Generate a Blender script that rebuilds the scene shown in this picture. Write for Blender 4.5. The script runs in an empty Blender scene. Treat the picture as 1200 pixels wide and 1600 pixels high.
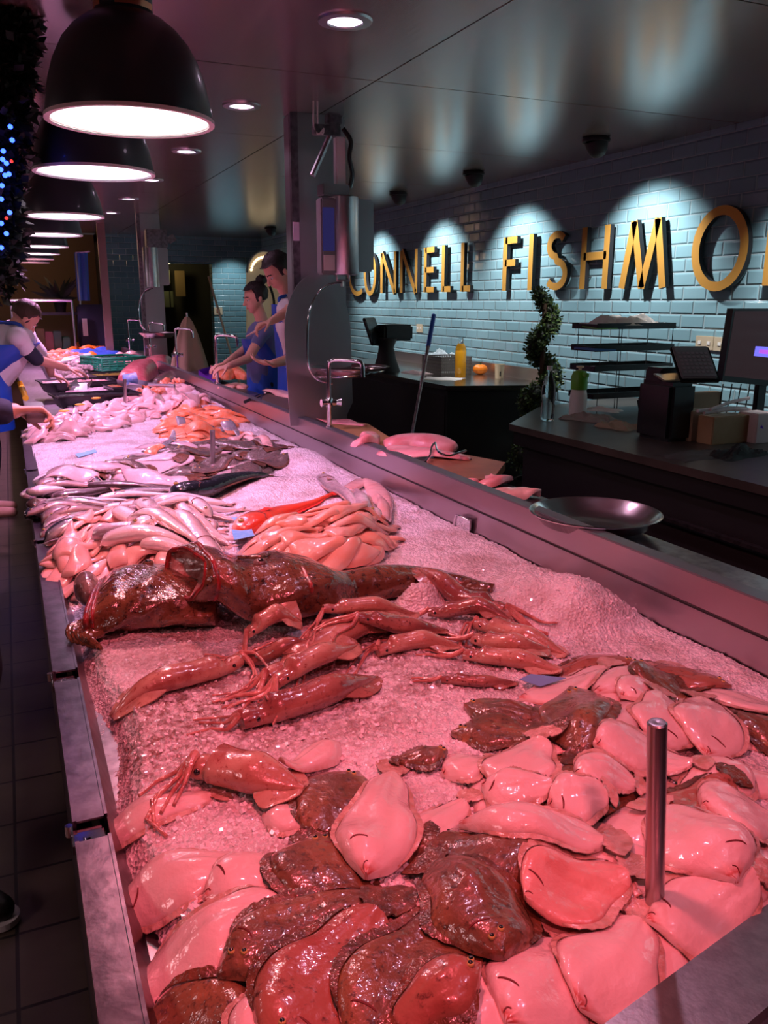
import bpy, bmesh, math, random
import numpy as np
from mathutils import Vector, Matrix
random.seed(7); RNG = np.random.RandomState(11)
PI = math.pi
sc = bpy.context.scene
COL = sc.collection
# ---------------- camera ----------------
FPX = 1300.0; YAW, PITCH, ROLL = math.radians(23.9), math.radians(14.2), math.radians(0.1)
cy_, sy_, cp_, sp_ = math.cos(YAW), math.sin(YAW), math.cos(PITCH), math.sin(PITCH)
f0 = Vector((sy_, cy_, 0)); r0 = Vector((cy_, -sy_, 0)); u0 = Vector((0, 0, 1))
FW = f0*cp_ - u0*sp_; UP = u0*cp_ + f0*sp_
c_, s_ = math.cos(ROLL), math.sin(ROLL)
RT, UP = r0*c_ + UP*s_, UP*c_ - r0*s_
CAM = Vector((0, 0, 1.6))
cd = bpy.data.cameras.new('camera'); cam = bpy.data.objects.new('camera', cd); COL.objects.link(cam)
cam.matrix_world = Matrix(((RT.x, UP.x, -FW.x, CAM.x), (RT.y, UP.y, -FW.y, CAM.y), (RT.z, UP.z, -FW.z, CAM.z), (0, 0, 0, 1)))
cd.sensor_fit = 'VERTICAL'; cd.sensor_height = 24.0; cd.lens = FPX/1600*24.0
cd.clip_start = .02; cd.clip_end = 100
sc.camera = cam
# ---------------- world, exposure ----------------
w = bpy.data.worlds.new('world'); sc.world = w; w.use_nodes = True
w.node_tree.nodes['Background'].inputs[0].default_value = (.30, .22, .26, 1)
w.node_tree.nodes['Background'].inputs[1].default_value = .10
sc.view_settings.view_transform = 'Standard'; sc.view_settings.look = 'None'
sc.view_settings.exposure = 0.0; sc.view_settings.gamma = 1.0; sc.view_settings.use_curve_mapping = False
# lamps of the market hall: pendants over the fish, downlights, wall spots
PENDANT_Y = [2.67, 3.75, 5.70, 7.3, 8.9, 10.3, 11.6, 12.6]
PENDANT_UNSEEN = [1.0, -.15]
NEARCOL = (1.0, .135, .18); MIDCOL = (1.0, .43, .92)
PEND_W = 12.3
DOWN_Y = [-1.33, .17, 1.67, 3.17, 4.67, 6.17, 7.70, 9.17, 10.67]
SPOT_Y = [1.5, 3.1, 4.62, 6.16, 7.58, 9.1, 11.83]
def light(name, kind, loc, power, color, size=.1, spot=None, blend=.3, target=None):
    l = bpy.data.lights.new(name, kind); l.energy = power; l.color = color
    if kind == 'AREA': l.shape = 'DISK'; l.size = size
    else: l.shadow_soft_size = size
    if spot: l.spot_size = math.radians(spot); l.spot_blend = blend
    o = bpy.data.objects.new(name, l); COL.objects.link(o); o.location = loc
    if target is not None: o.rotation_euler = (Vector(target)-Vector(loc)).to_track_quat('-Z', 'Y').to_euler()
    return o
for i, y in enumerate(PENDANT_Y+PENDANT_UNSEEN):
    colr = NEARCOL if y < 3 else MIDCOL
    pw = PEND_W*(1.0 if y < 3 else 2.1)
    light('pendant_light', 'SPOT', (.385, y, 2.085), pw*4.2, colr, .045, 132 if y < 3 else 116, .55, (.385+.1, y, 0))
for y in DOWN_Y:
    light('down_light', 'SPOT', (1.245, y, 2.58), 16, (1, .55, .85), .03, 105, .6, (1.245, y, 0))
for y in SPOT_Y:
    light('wall_spot', 'SPOT', (3.36, y, 2.47), 105, (1.0, .98, .97), .03, 92, .7, (3.98, y-.02, 1.62))

for (x, y) in [(-3.2, .5), (-3.2, 5.0), (-3.2, 9.5)]:      # unseen area lights added on the customers' side to lift the ambient light
    light('hall_fill_light', 'AREA', (x, y, 2.55), 34, (1, .62, .66), 1.2, target=(x, y, 0))
light('pier_spot', 'SPOT', (3.42, 13.35, 2.46), 45, (.9, .97, 1.0), .03, 80, .7, (3.45, 14.0, 1.5))
def ray(px, py): return RT*((px-600)/FPX) - UP*((py-800)/FPX) + FW
def PZ(px, py, z): d = ray(px, py); return CAM + d*((z-CAM.z)/d.z)
def PX(px, py, x): d = ray(px, py); return CAM + d*(x/d.x)
def PY(px, py, y): d = ray(px, py); return CAM + d*(y/d.y)

# ---------------- materials ----------------
def nodes(name):
    m = bpy.data.materials.new(name); m.use_nodes = True
    nt = m.node_tree; return m, nt, nt.nodes['Principled BSDF']
def mat(name, col, rough=.5, metal=0., coat=0., bump=0., bscale=40., col2=None, cscale=8., emis=None, estr=0., trans=0., ior=1.45,
        stretch=None, spec=.5, coatr=.05, detail=4., c2pos=(.4, .65), sss=0., alpha=1.):
    m, nt, b = nodes(name); N, L = nt.nodes, nt.links
    b.inputs['Base Color'].default_value = (*col, 1); b.inputs['Roughness'].default_value = rough
    b.inputs['Metallic'].default_value = metal; b.inputs['Coat Weight'].default_value = coat
    b.inputs['Coat Roughness'].default_value = coatr; b.inputs['IOR'].default_value = ior
    b.inputs['Transmission Weight'].default_value = trans; b.inputs['Specular IOR Level'].default_value = spec
    b.inputs['Alpha'].default_value = alpha
    if emis: b.inputs['Emission Color'].default_value = (*emis, 1); b.inputs['Emission Strength'].default_value = estr
    if bump or col2:
        tc = N.new('ShaderNodeTexCoord'); oi = N.new('ShaderNodeObjectInfo')
        ad = N.new('ShaderNodeVectorMath'); ad.operation = 'MULTIPLY_ADD'
        L.new(oi.outputs['Random'], ad.inputs[0]); ad.inputs[1].default_value = (17, 31, 9); L.new(tc.outputs['Object'], ad.inputs[2])
        mp = N.new('ShaderNodeMapping'); L.new(ad.outputs[0], mp.inputs[0])
        if stretch: mp.inputs['Scale'].default_value = stretch
    if col2:
        nz = N.new('ShaderNodeTexNoise'); nz.inputs['Scale'].default_value = cscale; nz.inputs['Detail'].default_value = detail
        L.new(mp.outputs[0], nz.inputs[0])
        cr = N.new('ShaderNodeValToRGB'); cr.color_ramp.elements[0].position = c2pos[0]; cr.color_ramp.elements[1].position = c2pos[1]
        cr.color_ramp.elements[0].color = (*col, 1); cr.color_ramp.elements[1].color = (*col2, 1)
        L.new(nz.outputs[0], cr.inputs[0]); L.new(cr.outputs[0], b.inputs['Base Color'])
    if bump:
        nz = N.new('ShaderNodeTexNoise'); nz.inputs['Scale'].default_value = bscale; nz.inputs['Detail'].default_value = 3
        L.new(mp.outputs[0], nz.inputs[0])
        bp = N.new('ShaderNodeBump'); bp.inputs['Strength'].default_value = bump; bp.inputs['Distance'].default_value = .01
        L.new(nz.outputs[0], bp.inputs['Height']); L.new(bp.outputs[0], b.inputs['Normal']); 
        if coat: L.new(bp.outputs[0], b.inputs['Coat Normal'])
    return m
def mat_pig(name, stops, rough=.3, bump=.15, bscale=60., coat=.8, nz_amt=.12, nscale=30., metal=0., coatr=.06, fine=None):
    """skin whose pigment runs across the body (attribute pig), broken up by noise"""
    m, nt, b = nodes(name); N, L = nt.nodes, nt.links
    b.inputs['Roughness'].default_value = rough; b.inputs['Coat Weight'].default_value = coat; b.inputs['Coat Roughness'].default_value = coatr
    b.inputs['Metallic'].default_value = metal
    tc = N.new('ShaderNodeTexCoord'); oi = N.new('ShaderNodeObjectInfo')
    ad = N.new('ShaderNodeVectorMath'); ad.operation = 'MULTIPLY_ADD'
    L.new(oi.outputs['Random'], ad.inputs[0]); ad.inputs[1].default_value = (17, 31, 9); L.new(tc.outputs['Object'], ad.inputs[2])
    at = N.new('ShaderNodeAttribute'); at.attribute_name = 'pig'
    nz = N.new('ShaderNodeTexNoise'); nz.inputs['Scale'].default_value = nscale; nz.inputs['Detail'].default_value = 5; nz.inputs['Roughness'].default_value = .65
    L.new(ad.outputs[0], nz.inputs[0])
    ma = N.new('ShaderNodeMath'); ma.operation = 'SUBTRACT'; L.new(nz.outputs[0], ma.inputs[0]); ma.inputs[1].default_value = .5
    mb = N.new('ShaderNodeMath'); mb.operation = 'MULTIPLY_ADD'; L.new(ma.outputs[0], mb.inputs[0]); mb.inputs[1].default_value = nz_amt*4; L.new(at.outputs['Fac'], mb.inputs[2])
    cr = N.new('ShaderNodeValToRGB'); cr.color_ramp.interpolation = 'EASE'
    while len(cr.color_ramp.elements) < len(stops): cr.color_ramp.elements.new(.5)
    for e, (p, c) in zip(cr.color_ramp.elements, stops): e.position = p; e.color = (*c, 1)
    L.new(mb.outputs[0], cr.inputs[0])
    out = cr.outputs[0]
    if fine:      # fine speckles of a second pigment
        n2 = N.new('ShaderNodeTexNoise'); n2.inputs['Scale'].default_value = fine[1]; n2.inputs['Detail'].default_value = 6; n2.inputs['Roughness'].default_value = .7
        L.new(ad.outputs[0], n2.inputs[0])
        r2 = N.new('ShaderNodeValToRGB'); r2.color_ramp.elements[0].position = fine[2]; r2.color_ramp.elements[1].position = fine[2]+.12
        L.new(n2.outputs[0], r2.inputs[0])
        mx = N.new('ShaderNodeMix'); mx.data_type = 'RGBA'; L.new(r2.outputs[0], mx.inputs[0]); L.new(out, mx.inputs[6]); mx.inputs[7].default_value = (*fine[0], 1)
        out = mx.outputs[2]
    L.new(out, b.inputs['Base Color'])
    n3 = N.new('ShaderNodeTexNoise'); n3.inputs['Scale'].default_value = bscale; n3.inputs['Detail'].default_value = 3
    L.new(ad.outputs[0], n3.inputs[0])
    bp = N.new('ShaderNodeBump'); bp.inputs['Strength'].default_value = bump; bp.inputs['Distance'].default_value = .01
    L.new(n3.outputs[0], bp.inputs['Height']); L.new(bp.outputs[0], b.inputs['Normal']); L.new(bp.outputs[0], b.inputs['Coat Normal'])
    return m
M = {}
M['steel'] = mat('brushed_steel', (.56, .56, .58), .34, 1., bump=.05, bscale=30, stretch=(1, 14, 14))
M['steel_worn'] = mat('wet_worn_steel', (.34, .31, .34), .34, 1., bump=.06, bscale=60, col2=(.20, .18, .20), cscale=30)
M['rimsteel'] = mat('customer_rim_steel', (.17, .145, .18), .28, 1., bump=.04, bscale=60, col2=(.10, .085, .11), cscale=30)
M['endplate'] = mat('wet_end_plate_steel', (.62, .58, .58), .33, 1., bump=.04, bscale=160, col2=(.50, .46, .47), cscale=60)
M['railsteel'] = mat('rail_steel', (.44, .38, .40), .32, 1., bump=.04, bscale=30, stretch=(1, 1, 14))
M['chrome'] = mat('chrome', (.75, .75, .78), .1, 1.)
M['rod'] = mat('dull_rod_steel', (.40, .38, .38), .3, 1., bump=.03, bscale=60)
M['bowl'] = mat('bowl_steel', (.62, .57, .56), .22, 1., bump=.06, bscale=25)
M['black'] = mat('black_matt', (.008, .008, .009), .6)
M['blackgloss'] = mat('black_plastic', (.015, .015, .017), .25)
M['void'] = mat('dark_laminate', (.010, .009, .010), .5)
M['ceilgap'] = mat('ceiling_gap', (.005, .005, .005), .9)
M['gold'] = mat('brushed_brass', (.66, .35, .075), .40, .45, bump=.05, bscale=60)
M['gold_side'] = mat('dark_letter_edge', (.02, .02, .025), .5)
M['lampout'] = mat('slate_enamel', (.032, .046, .056), .35, coat=.3)
M['copper'] = mat('copper', (.9, .38, .22), .3, 1.)
M['white'] = mat('white_plastic', (.75, .74, .72), .45)
M['board'] = mat('brown_cutting_board', (.22, .09, .045), .45, bump=.05, bscale=30, col2=(.30, .13, .06), cscale=9)
M['wood'] = mat('beech_veneer', (.40, .25, .13), .5, bump=.04, bscale=20, col2=(.33, .19, .09), cscale=6)
M['card'] = mat('cardboard', (.42, .29, .20), .8, bump=.05, bscale=60)
M['paper'] = mat('white_paper', (.75, .72, .70), .8, bump=.1, bscale=30)
M['paperpink'] = mat('pink_paper', (.72, .58, .58), .8, bump=.1, bscale=30)
M['bluecard'] = mat('blue_price_card', (.10, .42, .78), .4, col2=(.22, .52, .82), cscale=60)
M['bluegrey'] = mat('faded_blue_card', (.16, .28, .50), .5)
M['blue'] = mat('blue_plastic', (.02, .10, .50), .4)
M['green'] = mat('green_plastic', (.0, .20, .10), .4)
M['purple'] = mat('purple_plastic', (.13, .01, .38), .35)
M['glass'] = mat('clear_plastic', (.85, .92, .95), .05, trans=1., ior=1.3)
M['juice'] = mat('orange_juice', (.9, .42, .02), .15, coat=.5)
M['pumpkin'] = mat('pumpkin_skin', (.85, .22, .015), .35, bump=.1)
M['cream'] = mat('cream_enamel', (.75, .62, .42), .4)
M['red'] = mat('red_label', (.5, .02, .02), .4)
M['greenlid'] = mat('green_pump', (.12, .42, .03), .35)
M['screen'] = mat('dark_screen', (.01, .012, .02), .12)
M['greypanel'] = mat('grey_button_panel', (.22, .21, .22), .4)
M['beige'] = mat('beige_plastic', (.50, .42, .30), .5)
M['leaf'] = mat('box_leaf', (.020, .055, .012), .5, col2=(.075, .11, .025), cscale=60)
M['leafdark'] = mat('dark_fir', (.006, .012, .008), .6)
M['trunk'] = mat('bark', (.06, .035, .02), .8, bump=.3)
M['bulb_blue'] = mat('blue_bulb', (.02, .05, .9), .3, emis=(.02, .06, 1.0), estr=9)
M['bulb_red'] = mat('red_bulb', (.5, .01, .01), .3, emis=(1.0, .05, .03), estr=1.5)
M['lampglow_near'] = mat('rosy_diffuser', (.9, .9, .9), .5, emis=(1.0, .78, .78), estr=9)
M['lampglow'] = mat('lilac_diffuser', (.9, .9, .9), .5, emis=(1.0, .80, 1.0), estr=6)
M['lampglow_far'] = mat('pink_diffuser', (.9, .9, .9), .5, emis=(1.0, .45, .5), estr=2.2)
M['downglow'] = mat('downlight_diffuser', (.9, .9, .9), .5, emis=(1.0, .72, 1.0), estr=8)
M['rim_near'] = mat('white_inner_enamel', (.85, .82, .82), .5)
M['skin'] = mat('skin', (.62, .33, .24), .5, bump=.05, bscale=60)
M['hair_dark'] = mat('dark_hair', (.012, .008, .007), .6, bump=.5, bscale=120, stretch=(1, 1, .2))
M['hair_brown'] = mat('brown_hair', (.05, .025, .014), .6, bump=.5, bscale=120, stretch=(1, 1, .2))
M['shirt'] = mat('white_work_shirt', (.62, .60, .63), .75, bump=.25, bscale=14)
M['apron'] = mat('blue_apron', (.008, .07, .45), .5, bump=.3, bscale=12)
M['bluebox'] = mat('dusty_blue_tabard', (.10, .12, .28), .6, bump=.3, bscale=14)
M['trousers'] = mat('dark_trousers', (.012, .013, .02), .8, bump=.2, bscale=20)
M['navy'] = mat('navy_sleeve', (.012, .016, .035), .8, bump=.2, bscale=20)
M['shoe'] = mat('black_shoe', (.01, .01, .01), .5)
# fish skins: pigment 0 = head / back, 1 = belly / edge as each kind sets it
M['belly'] = mat_pig('white_flatfish_belly', [(0, (.50, .11, .09)), (.22, (.68, .42, .38)), (.45, (.74, .56, .53)), (.86, (.70, .48, .43)), (1, (.52, .24, .18))], .36, .20, 60, 1., .06, 14, coatr=.035)
M['brownflat'] = mat_pig('brown_flatfish_back', [(0, (.26, .08, .045)), (.45, (.15, .075, .04)), (.7, (.24, .115, .055)), (1, (.42, .19, .08))], .3, .38, 55, 1., .14, 26, fine=((.055, .028, .018), 90, .53), coatr=.035)
M['rufflat'] = mat_pig('reddish_flatfish_back', [(0, (.30, .07, .05)), (.5, (.33, .12, .08)), (1, (.38, .15, .09))], .3, .3, 45, 1., .14, 24, fine=((.07, .02, .012), 60, .56))
M['fin_brown'] = mat('brown_fin', (.16, .055, .025), .35, coat=.8, bump=.6, bscale=70, col2=(.07, .03, .015), cscale=45)
M['fin_pale'] = mat('pale_pink_fin', (.60, .38, .32), .35, coat=.8, bump=.5, bscale=70, col2=(.42, .22, .16), cscale=40)
M['gill'] = mat('gill_slit', (.14, .02, .018), .5)
M['eye'] = mat('fish_eye', (.005, .005, .006), .08, coat=1.)
M['eyering'] = mat('fish_eye_ring', (.55, .40, .12), .25)
M['monk'] = mat_pig('monkfish_skin', [(0, (.10, .028, .016)), (.35, (.13, .050, .024)), (.7, (.20, .085, .040)), (1, (.38, .12, .075))], .26, .75, 38, 1., .18, 16, fine=((.035, .014, .009), 55, .52))
M['monkmouth'] = mat('monkfish_mouth_lining', (.80, .52, .46), .3, coat=1., bump=.5, bscale=45, col2=(.42, .10, .08), cscale=40)
M['monklip'] = mat('monkfish_lip', (.36, .03, .03), .28, coat=1., bump=.6, bscale=45, col2=(.10, .02, .015), cscale=40)
M['monkgrey'] = mat('monkfish_jaw_skin', (.26, .17, .15), .3, coat=1., bump=.5, bscale=40, col2=(.14, .07, .06), cscale=30)
M['squid'] = mat_pig('squid_mantle', [(0, (.30, .09, .07)), (.4, (.56, .33, .24)), (.75, (.44, .20, .14)), (1, (.26, .07, .06))], .26, .30, 40, 1., .16, 20, fine=((.26, .05, .04), 90, .56))
M['squid_dark'] = mat_pig('dark_squid_mantle', [(0, (.22, .06, .05)), (.5, (.36, .15, .11)), (1, (.18, .05, .045))], .24, .35, 40, 1., .16, 24, fine=((.10, .02, .02), 80, .55))
M['tent'] = mat('squid_arms', (.60, .27, .21), .28, coat=1., bump=.5, bscale=60, col2=(.38, .10, .08), cscale=40)
M['fillet'] = mat('pink_fillet', (.86, .55, .48), .32, coat=.9, bump=.35, bscale=26, col2=(.80, .42, .36), cscale=14)
M['fillet_orange'] = mat('peach_fillet', (.86, .40, .28), .32, coat=.9, bump=.4, bscale=26, col2=(.84, .52, .42), cscale=14)
M['monktail'] = mat('pearly_fillet', (.84, .58, .55), .28, coat=1., bump=.35, bscale=30, col2=(.76, .42, .40), cscale=18)
M['salmon'] = mat('salmon_flesh', (.90, .22, .08), .32, coat=.9, bump=.35, bscale=40, stretch=(1, 1, 1), col2=(.92, .36, .20), cscale=30)
M['tuna'] = mat('red_tuna_flesh', (.48, .10, .12), .35, coat=.7, bump=.3, bscale=30, col2=(.62, .20, .20), cscale=16)
M['fleshside'] = mat('pale_pink_fish_side', (.86, .42, .42), .4, coat=.6, bump=.35, bscale=20, col2=(.70, .22, .22), cscale=11)
M['silver'] = mat_pig('silver_fish_skin', [(0, (.26, .20, .22)), (.3, (.55, .45, .46)), (.55, (.84, .74, .74)), (1, (.90, .80, .78))], .26, .25, 60, .9, .10, 30, metal=.1)
M['greybelly'] = mat_pig('greyish_flatfish_belly', [(0, (.40, .20, .18)), (.3, (.52, .38, .38)), (.6, (.62, .48, .48)), (1, (.38, .26, .25))], .32, .3, 60, 1., .10, 20)
M['orangeflesh'] = mat('salmon_tinted_flesh', (.70, .36, .31), .32, coat=.9, bump=.3, bscale=60, col2=(.62, .26, .22), cscale=14)
M['greyfish'] = mat_pig('grey_fish_skin', [(0, (.05, .03, .03)), (.35, (.13, .09, .09)), (.65, (.30, .21, .21)), (1, (.52, .39, .38))], .3, .3, 60, .9, .14, 30)
M['mack'] = mat_pig('mackerel_skin', [(0, (.012, .016, .022)), (.5, (.035, .045, .055)), (.72, (.30, .30, .31)), (1, (.62, .60, .60))], .2, .25, 60, 1., .06, 40, metal=.25)
M['gurn'] = mat_pig('red_gurnard_skin', [(0, (.68, .05, .02)), (.5, (.72, .10, .05)), (.8, (.84, .34, .24)), (1, (.85, .52, .44))], .3, .3, 60, 1., .10, 40)
M['gurnfin'] = mat('red_gurnard_fin', (.85, .035, .02), .4, coat=.6)
M['slatefish'] = mat_pig('greybrown_flatfish_skin', [(0, (.10, .07, .06)), (.5, (.13, .10, .085)), (1, (.30, .20, .17))], .26, .4, 60, 1., .12, 26, fine=((.05, .035, .03), 90, .53))
M['trayblack'] = mat('black_tray', (.010, .010, .012), .3)
M['oyster'] = mat('oyster_shell', (.20, .15, .13), .5, coat=.4, bump=1., bscale=50, col2=(.42, .34, .32), cscale=30)
M['prawn'] = mat('cooked_prawn', (.85, .20, .08), .3, coat=.8, bump=.3, bscale=60, col2=(.88, .42, .28), cscale=50)
M['olive'] = mat('marinated_mix', (.30, .22, .03), .3, coat=.8, bump=.6, bscale=50, col2=(.10, .12, .02), cscale=40)
M['pinkmix'] = mat('pink_seafood_mix', (.80, .48, .46), .3, coat=.8, bump=.8, bscale=45, col2=(.55, .22, .22), cscale=40)

# crushed ice
def ice_mat():
    m, nt, b = nodes('crushed_ice'); N, L = nt.nodes, nt.links
    b.inputs['Roughness'].default_value = .28; b.inputs['Coat Weight'].default_value = .8; b.inputs['Coat Roughness'].default_value = .08
    tc = N.new('ShaderNodeTexCoord')
    n1 = N.new('ShaderNodeTexNoise'); n1.inputs['Scale'].default_value = 5; n1.inputs['Detail'].default_value = 8; n1.inputs['Roughness'].default_value = .7
    L.new(tc.outputs['Object'], n1.inputs[0])
    cr = N.new('ShaderNodeValToRGB'); cr.color_ramp.elements[0].position = .36; cr.color_ramp.elements[1].position = .56
    cr.color_ramp.elements[0].color = (.52, .40, .38, 1); cr.color_ramp.elements[1].color = (.84, .80, .82, 1)
    L.new(n1.outputs[0], cr.inputs[0])
    at = N.new('ShaderNodeAttribute'); at.attribute_name = 'stain'      # melt water and slime around the squid
    n4 = N.new('ShaderNodeTexNoise'); n4.inputs['Scale'].default_value = 60; n4.inputs['Detail'].default_value = 5; L.new(tc.outputs['Object'], n4.inputs[0])
    ad = N.new('ShaderNodeMath'); ad.operation = 'MULTIPLY'; L.new(at.outputs['Fac'], ad.inputs[0]); 
    r4 = N.new('ShaderNodeValToRGB'); r4.color_ramp.elements[0].position = .38; r4.color_ramp.elements[1].position = .62; L.new(n4.outputs[0], r4.inputs[0])
    L.new(r4.outputs[0], ad.inputs[1])
    mx = N.new('ShaderNodeMix'); mx.data_type = 'RGBA'; L.new(ad.outputs[0], mx.inputs[0]); L.new(cr.outputs[0], mx.inputs[6]); mx.inputs[7].default_value = (.22, .09, .06, 1)
    L.new(mx.outputs[2], b.inputs['Base Color'])
    vo = N.new('ShaderNodeTexVoronoi'); vo.inputs['Scale'].default_value = 130; L.new(tc.outputs['Object'], vo.inputs[0])
    n2 = N.new('ShaderNodeTexNoise'); n2.inputs['Scale'].default_value = 300; n2.inputs['Detail'].default_value = 2; L.new(tc.outputs['Object'], n2.inputs[0])
    su = N.new('ShaderNodeMath'); su.operation = 'MULTIPLY_ADD'; L.new(n2.outputs[0], su.inputs[0]); su.inputs[1].default_value = .5; L.new(vo.outputs['Distance'], su.inputs[2])
    bp = N.new('ShaderNodeBump'); bp.inputs['Strength'].default_value = .8; bp.inputs['Distance'].default_value = .006
    L.new(su.outputs[0], bp.inputs['Height']); L.new(bp.outputs[0], b.inputs['Normal']); L.new(bp.outputs[0], b.inputs['Coat Normal'])
    return m
M['ice'] = ice_mat()
def tile_mat(name, axis, c1, c2, mortar, rough=.12):
    m, nt, b = nodes(name); N, L = nt.nodes, nt.links
    b.inputs['Roughness'].default_value = rough
    tc = N.new('ShaderNodeTexCoord'); sp = N.new('ShaderNodeSeparateXYZ'); L.new(tc.outputs['Object'], sp.inputs[0])
    cb = N.new('ShaderNodeCombineXYZ'); L.new(sp.outputs[axis], cb.inputs[0]); L.new(sp.outputs[2], cb.inputs[1])
    def brick(ms, smooth):
        br = N.new('ShaderNodeTexBrick'); L.new(cb.outputs[0], br.inputs[0])
        br.inputs['Scale'].default_value = 1; br.inputs['Brick Width'].default_value = .20; br.inputs['Row Height'].default_value = .0865
        br.inputs['Mortar Size'].default_value = ms; br.inputs['Mortar Smooth'].default_value = smooth; br.inputs['Bias'].default_value = 0
        br.inputs['Color1'].default_value = (*c1, 1); br.inputs['Color2'].default_value = (*c2, 1); br.inputs['Mortar'].default_value = (*mortar, 1)
        return br
    b1 = brick(.0022, .1); b2 = brick(.013, 1.)
    L.new(b1.outputs['Color'], b.inputs['Base Color'])
    nz = N.new('ShaderNodeTexNoise'); nz.inputs['Scale'].default_value = 9; L.new(tc.outputs['Object'], nz.inputs[0])
    ma = N.new('ShaderNodeMath'); ma.operation = 'MULTIPLY_ADD'; L.new(nz.outputs[0], ma.inputs[0]); ma.inputs[1].default_value = -.25; L.new(b2.outputs['Fac'], ma.inputs[2])
    bp = N.new('ShaderNodeBump'); bp.invert = True; bp.inputs['Strength'].default_value = .9; bp.inputs['Distance'].default_value = .008
    L.new(ma.outputs[0], bp.inputs['Height']); L.new(bp.outputs[0], b.inputs['Normal'])
    return m
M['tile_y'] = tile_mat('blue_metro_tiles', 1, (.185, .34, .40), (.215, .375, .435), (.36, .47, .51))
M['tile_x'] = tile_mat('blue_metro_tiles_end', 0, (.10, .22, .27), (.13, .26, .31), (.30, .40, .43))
def floor_mat():
    m, nt, b = nodes('floor_tiles'); N, L = nt.nodes, nt.links
    b.inputs['Roughness'].default_value = .35
    tc = N.new('ShaderNodeTexCoord')
    br = N.new('ShaderNodeTexBrick'); L.new(tc.outputs['Object'], br.inputs[0]); br.offset = 0
    br.inputs['Scale'].default_value = 1; br.inputs['Brick Width'].default_value = .26; br.inputs['Row Height'].default_value = .26
    br.inputs['Mortar Size'].default_value = .005
    br.inputs['Color1'].default_value = (.11, .085, .062, 1); br.inputs['Color2'].default_value = (.14, .11, .08, 1); br.inputs['Mortar'].default_value = (.02, .018, .016, 1)
    nz = N.new('ShaderNodeTexNoise'); nz.inputs['Scale'].default_value = 7; nz.inputs['Detail'].default_value = 6; L.new(tc.outputs['Object'], nz.inputs[0])
    mx = N.new('ShaderNodeMix'); mx.data_type = 'RGBA'; mx.blend_type = 'MULTIPLY'; mx.inputs[0].default_value = .6
    L.new(br.outputs['Color'], mx.inputs[6]); L.new(nz.outputs[0], mx.inputs[7]); L.new(mx.outputs[2], b.inputs['Base Color'])
    bp = N.new('ShaderNodeBump'); bp.invert = True; bp.inputs['Strength'].default_value = .4; bp.inputs['Distance'].default_value = .004
    L.new(br.outputs['Fac'], bp.inputs['Height']); L.new(bp.outputs[0], b.inputs['Normal'])
    return m
M['floor'] = floor_mat()
M['ceiling'] = mat('dark_stained_veneer', (.105, .078, .068), .26, bump=.05, bscale=3.0, stretch=(12, 1.2, 1), col2=(.15, .115, .10), cscale=2.0, spec=1., coat=.5, coatr=.2)

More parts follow.
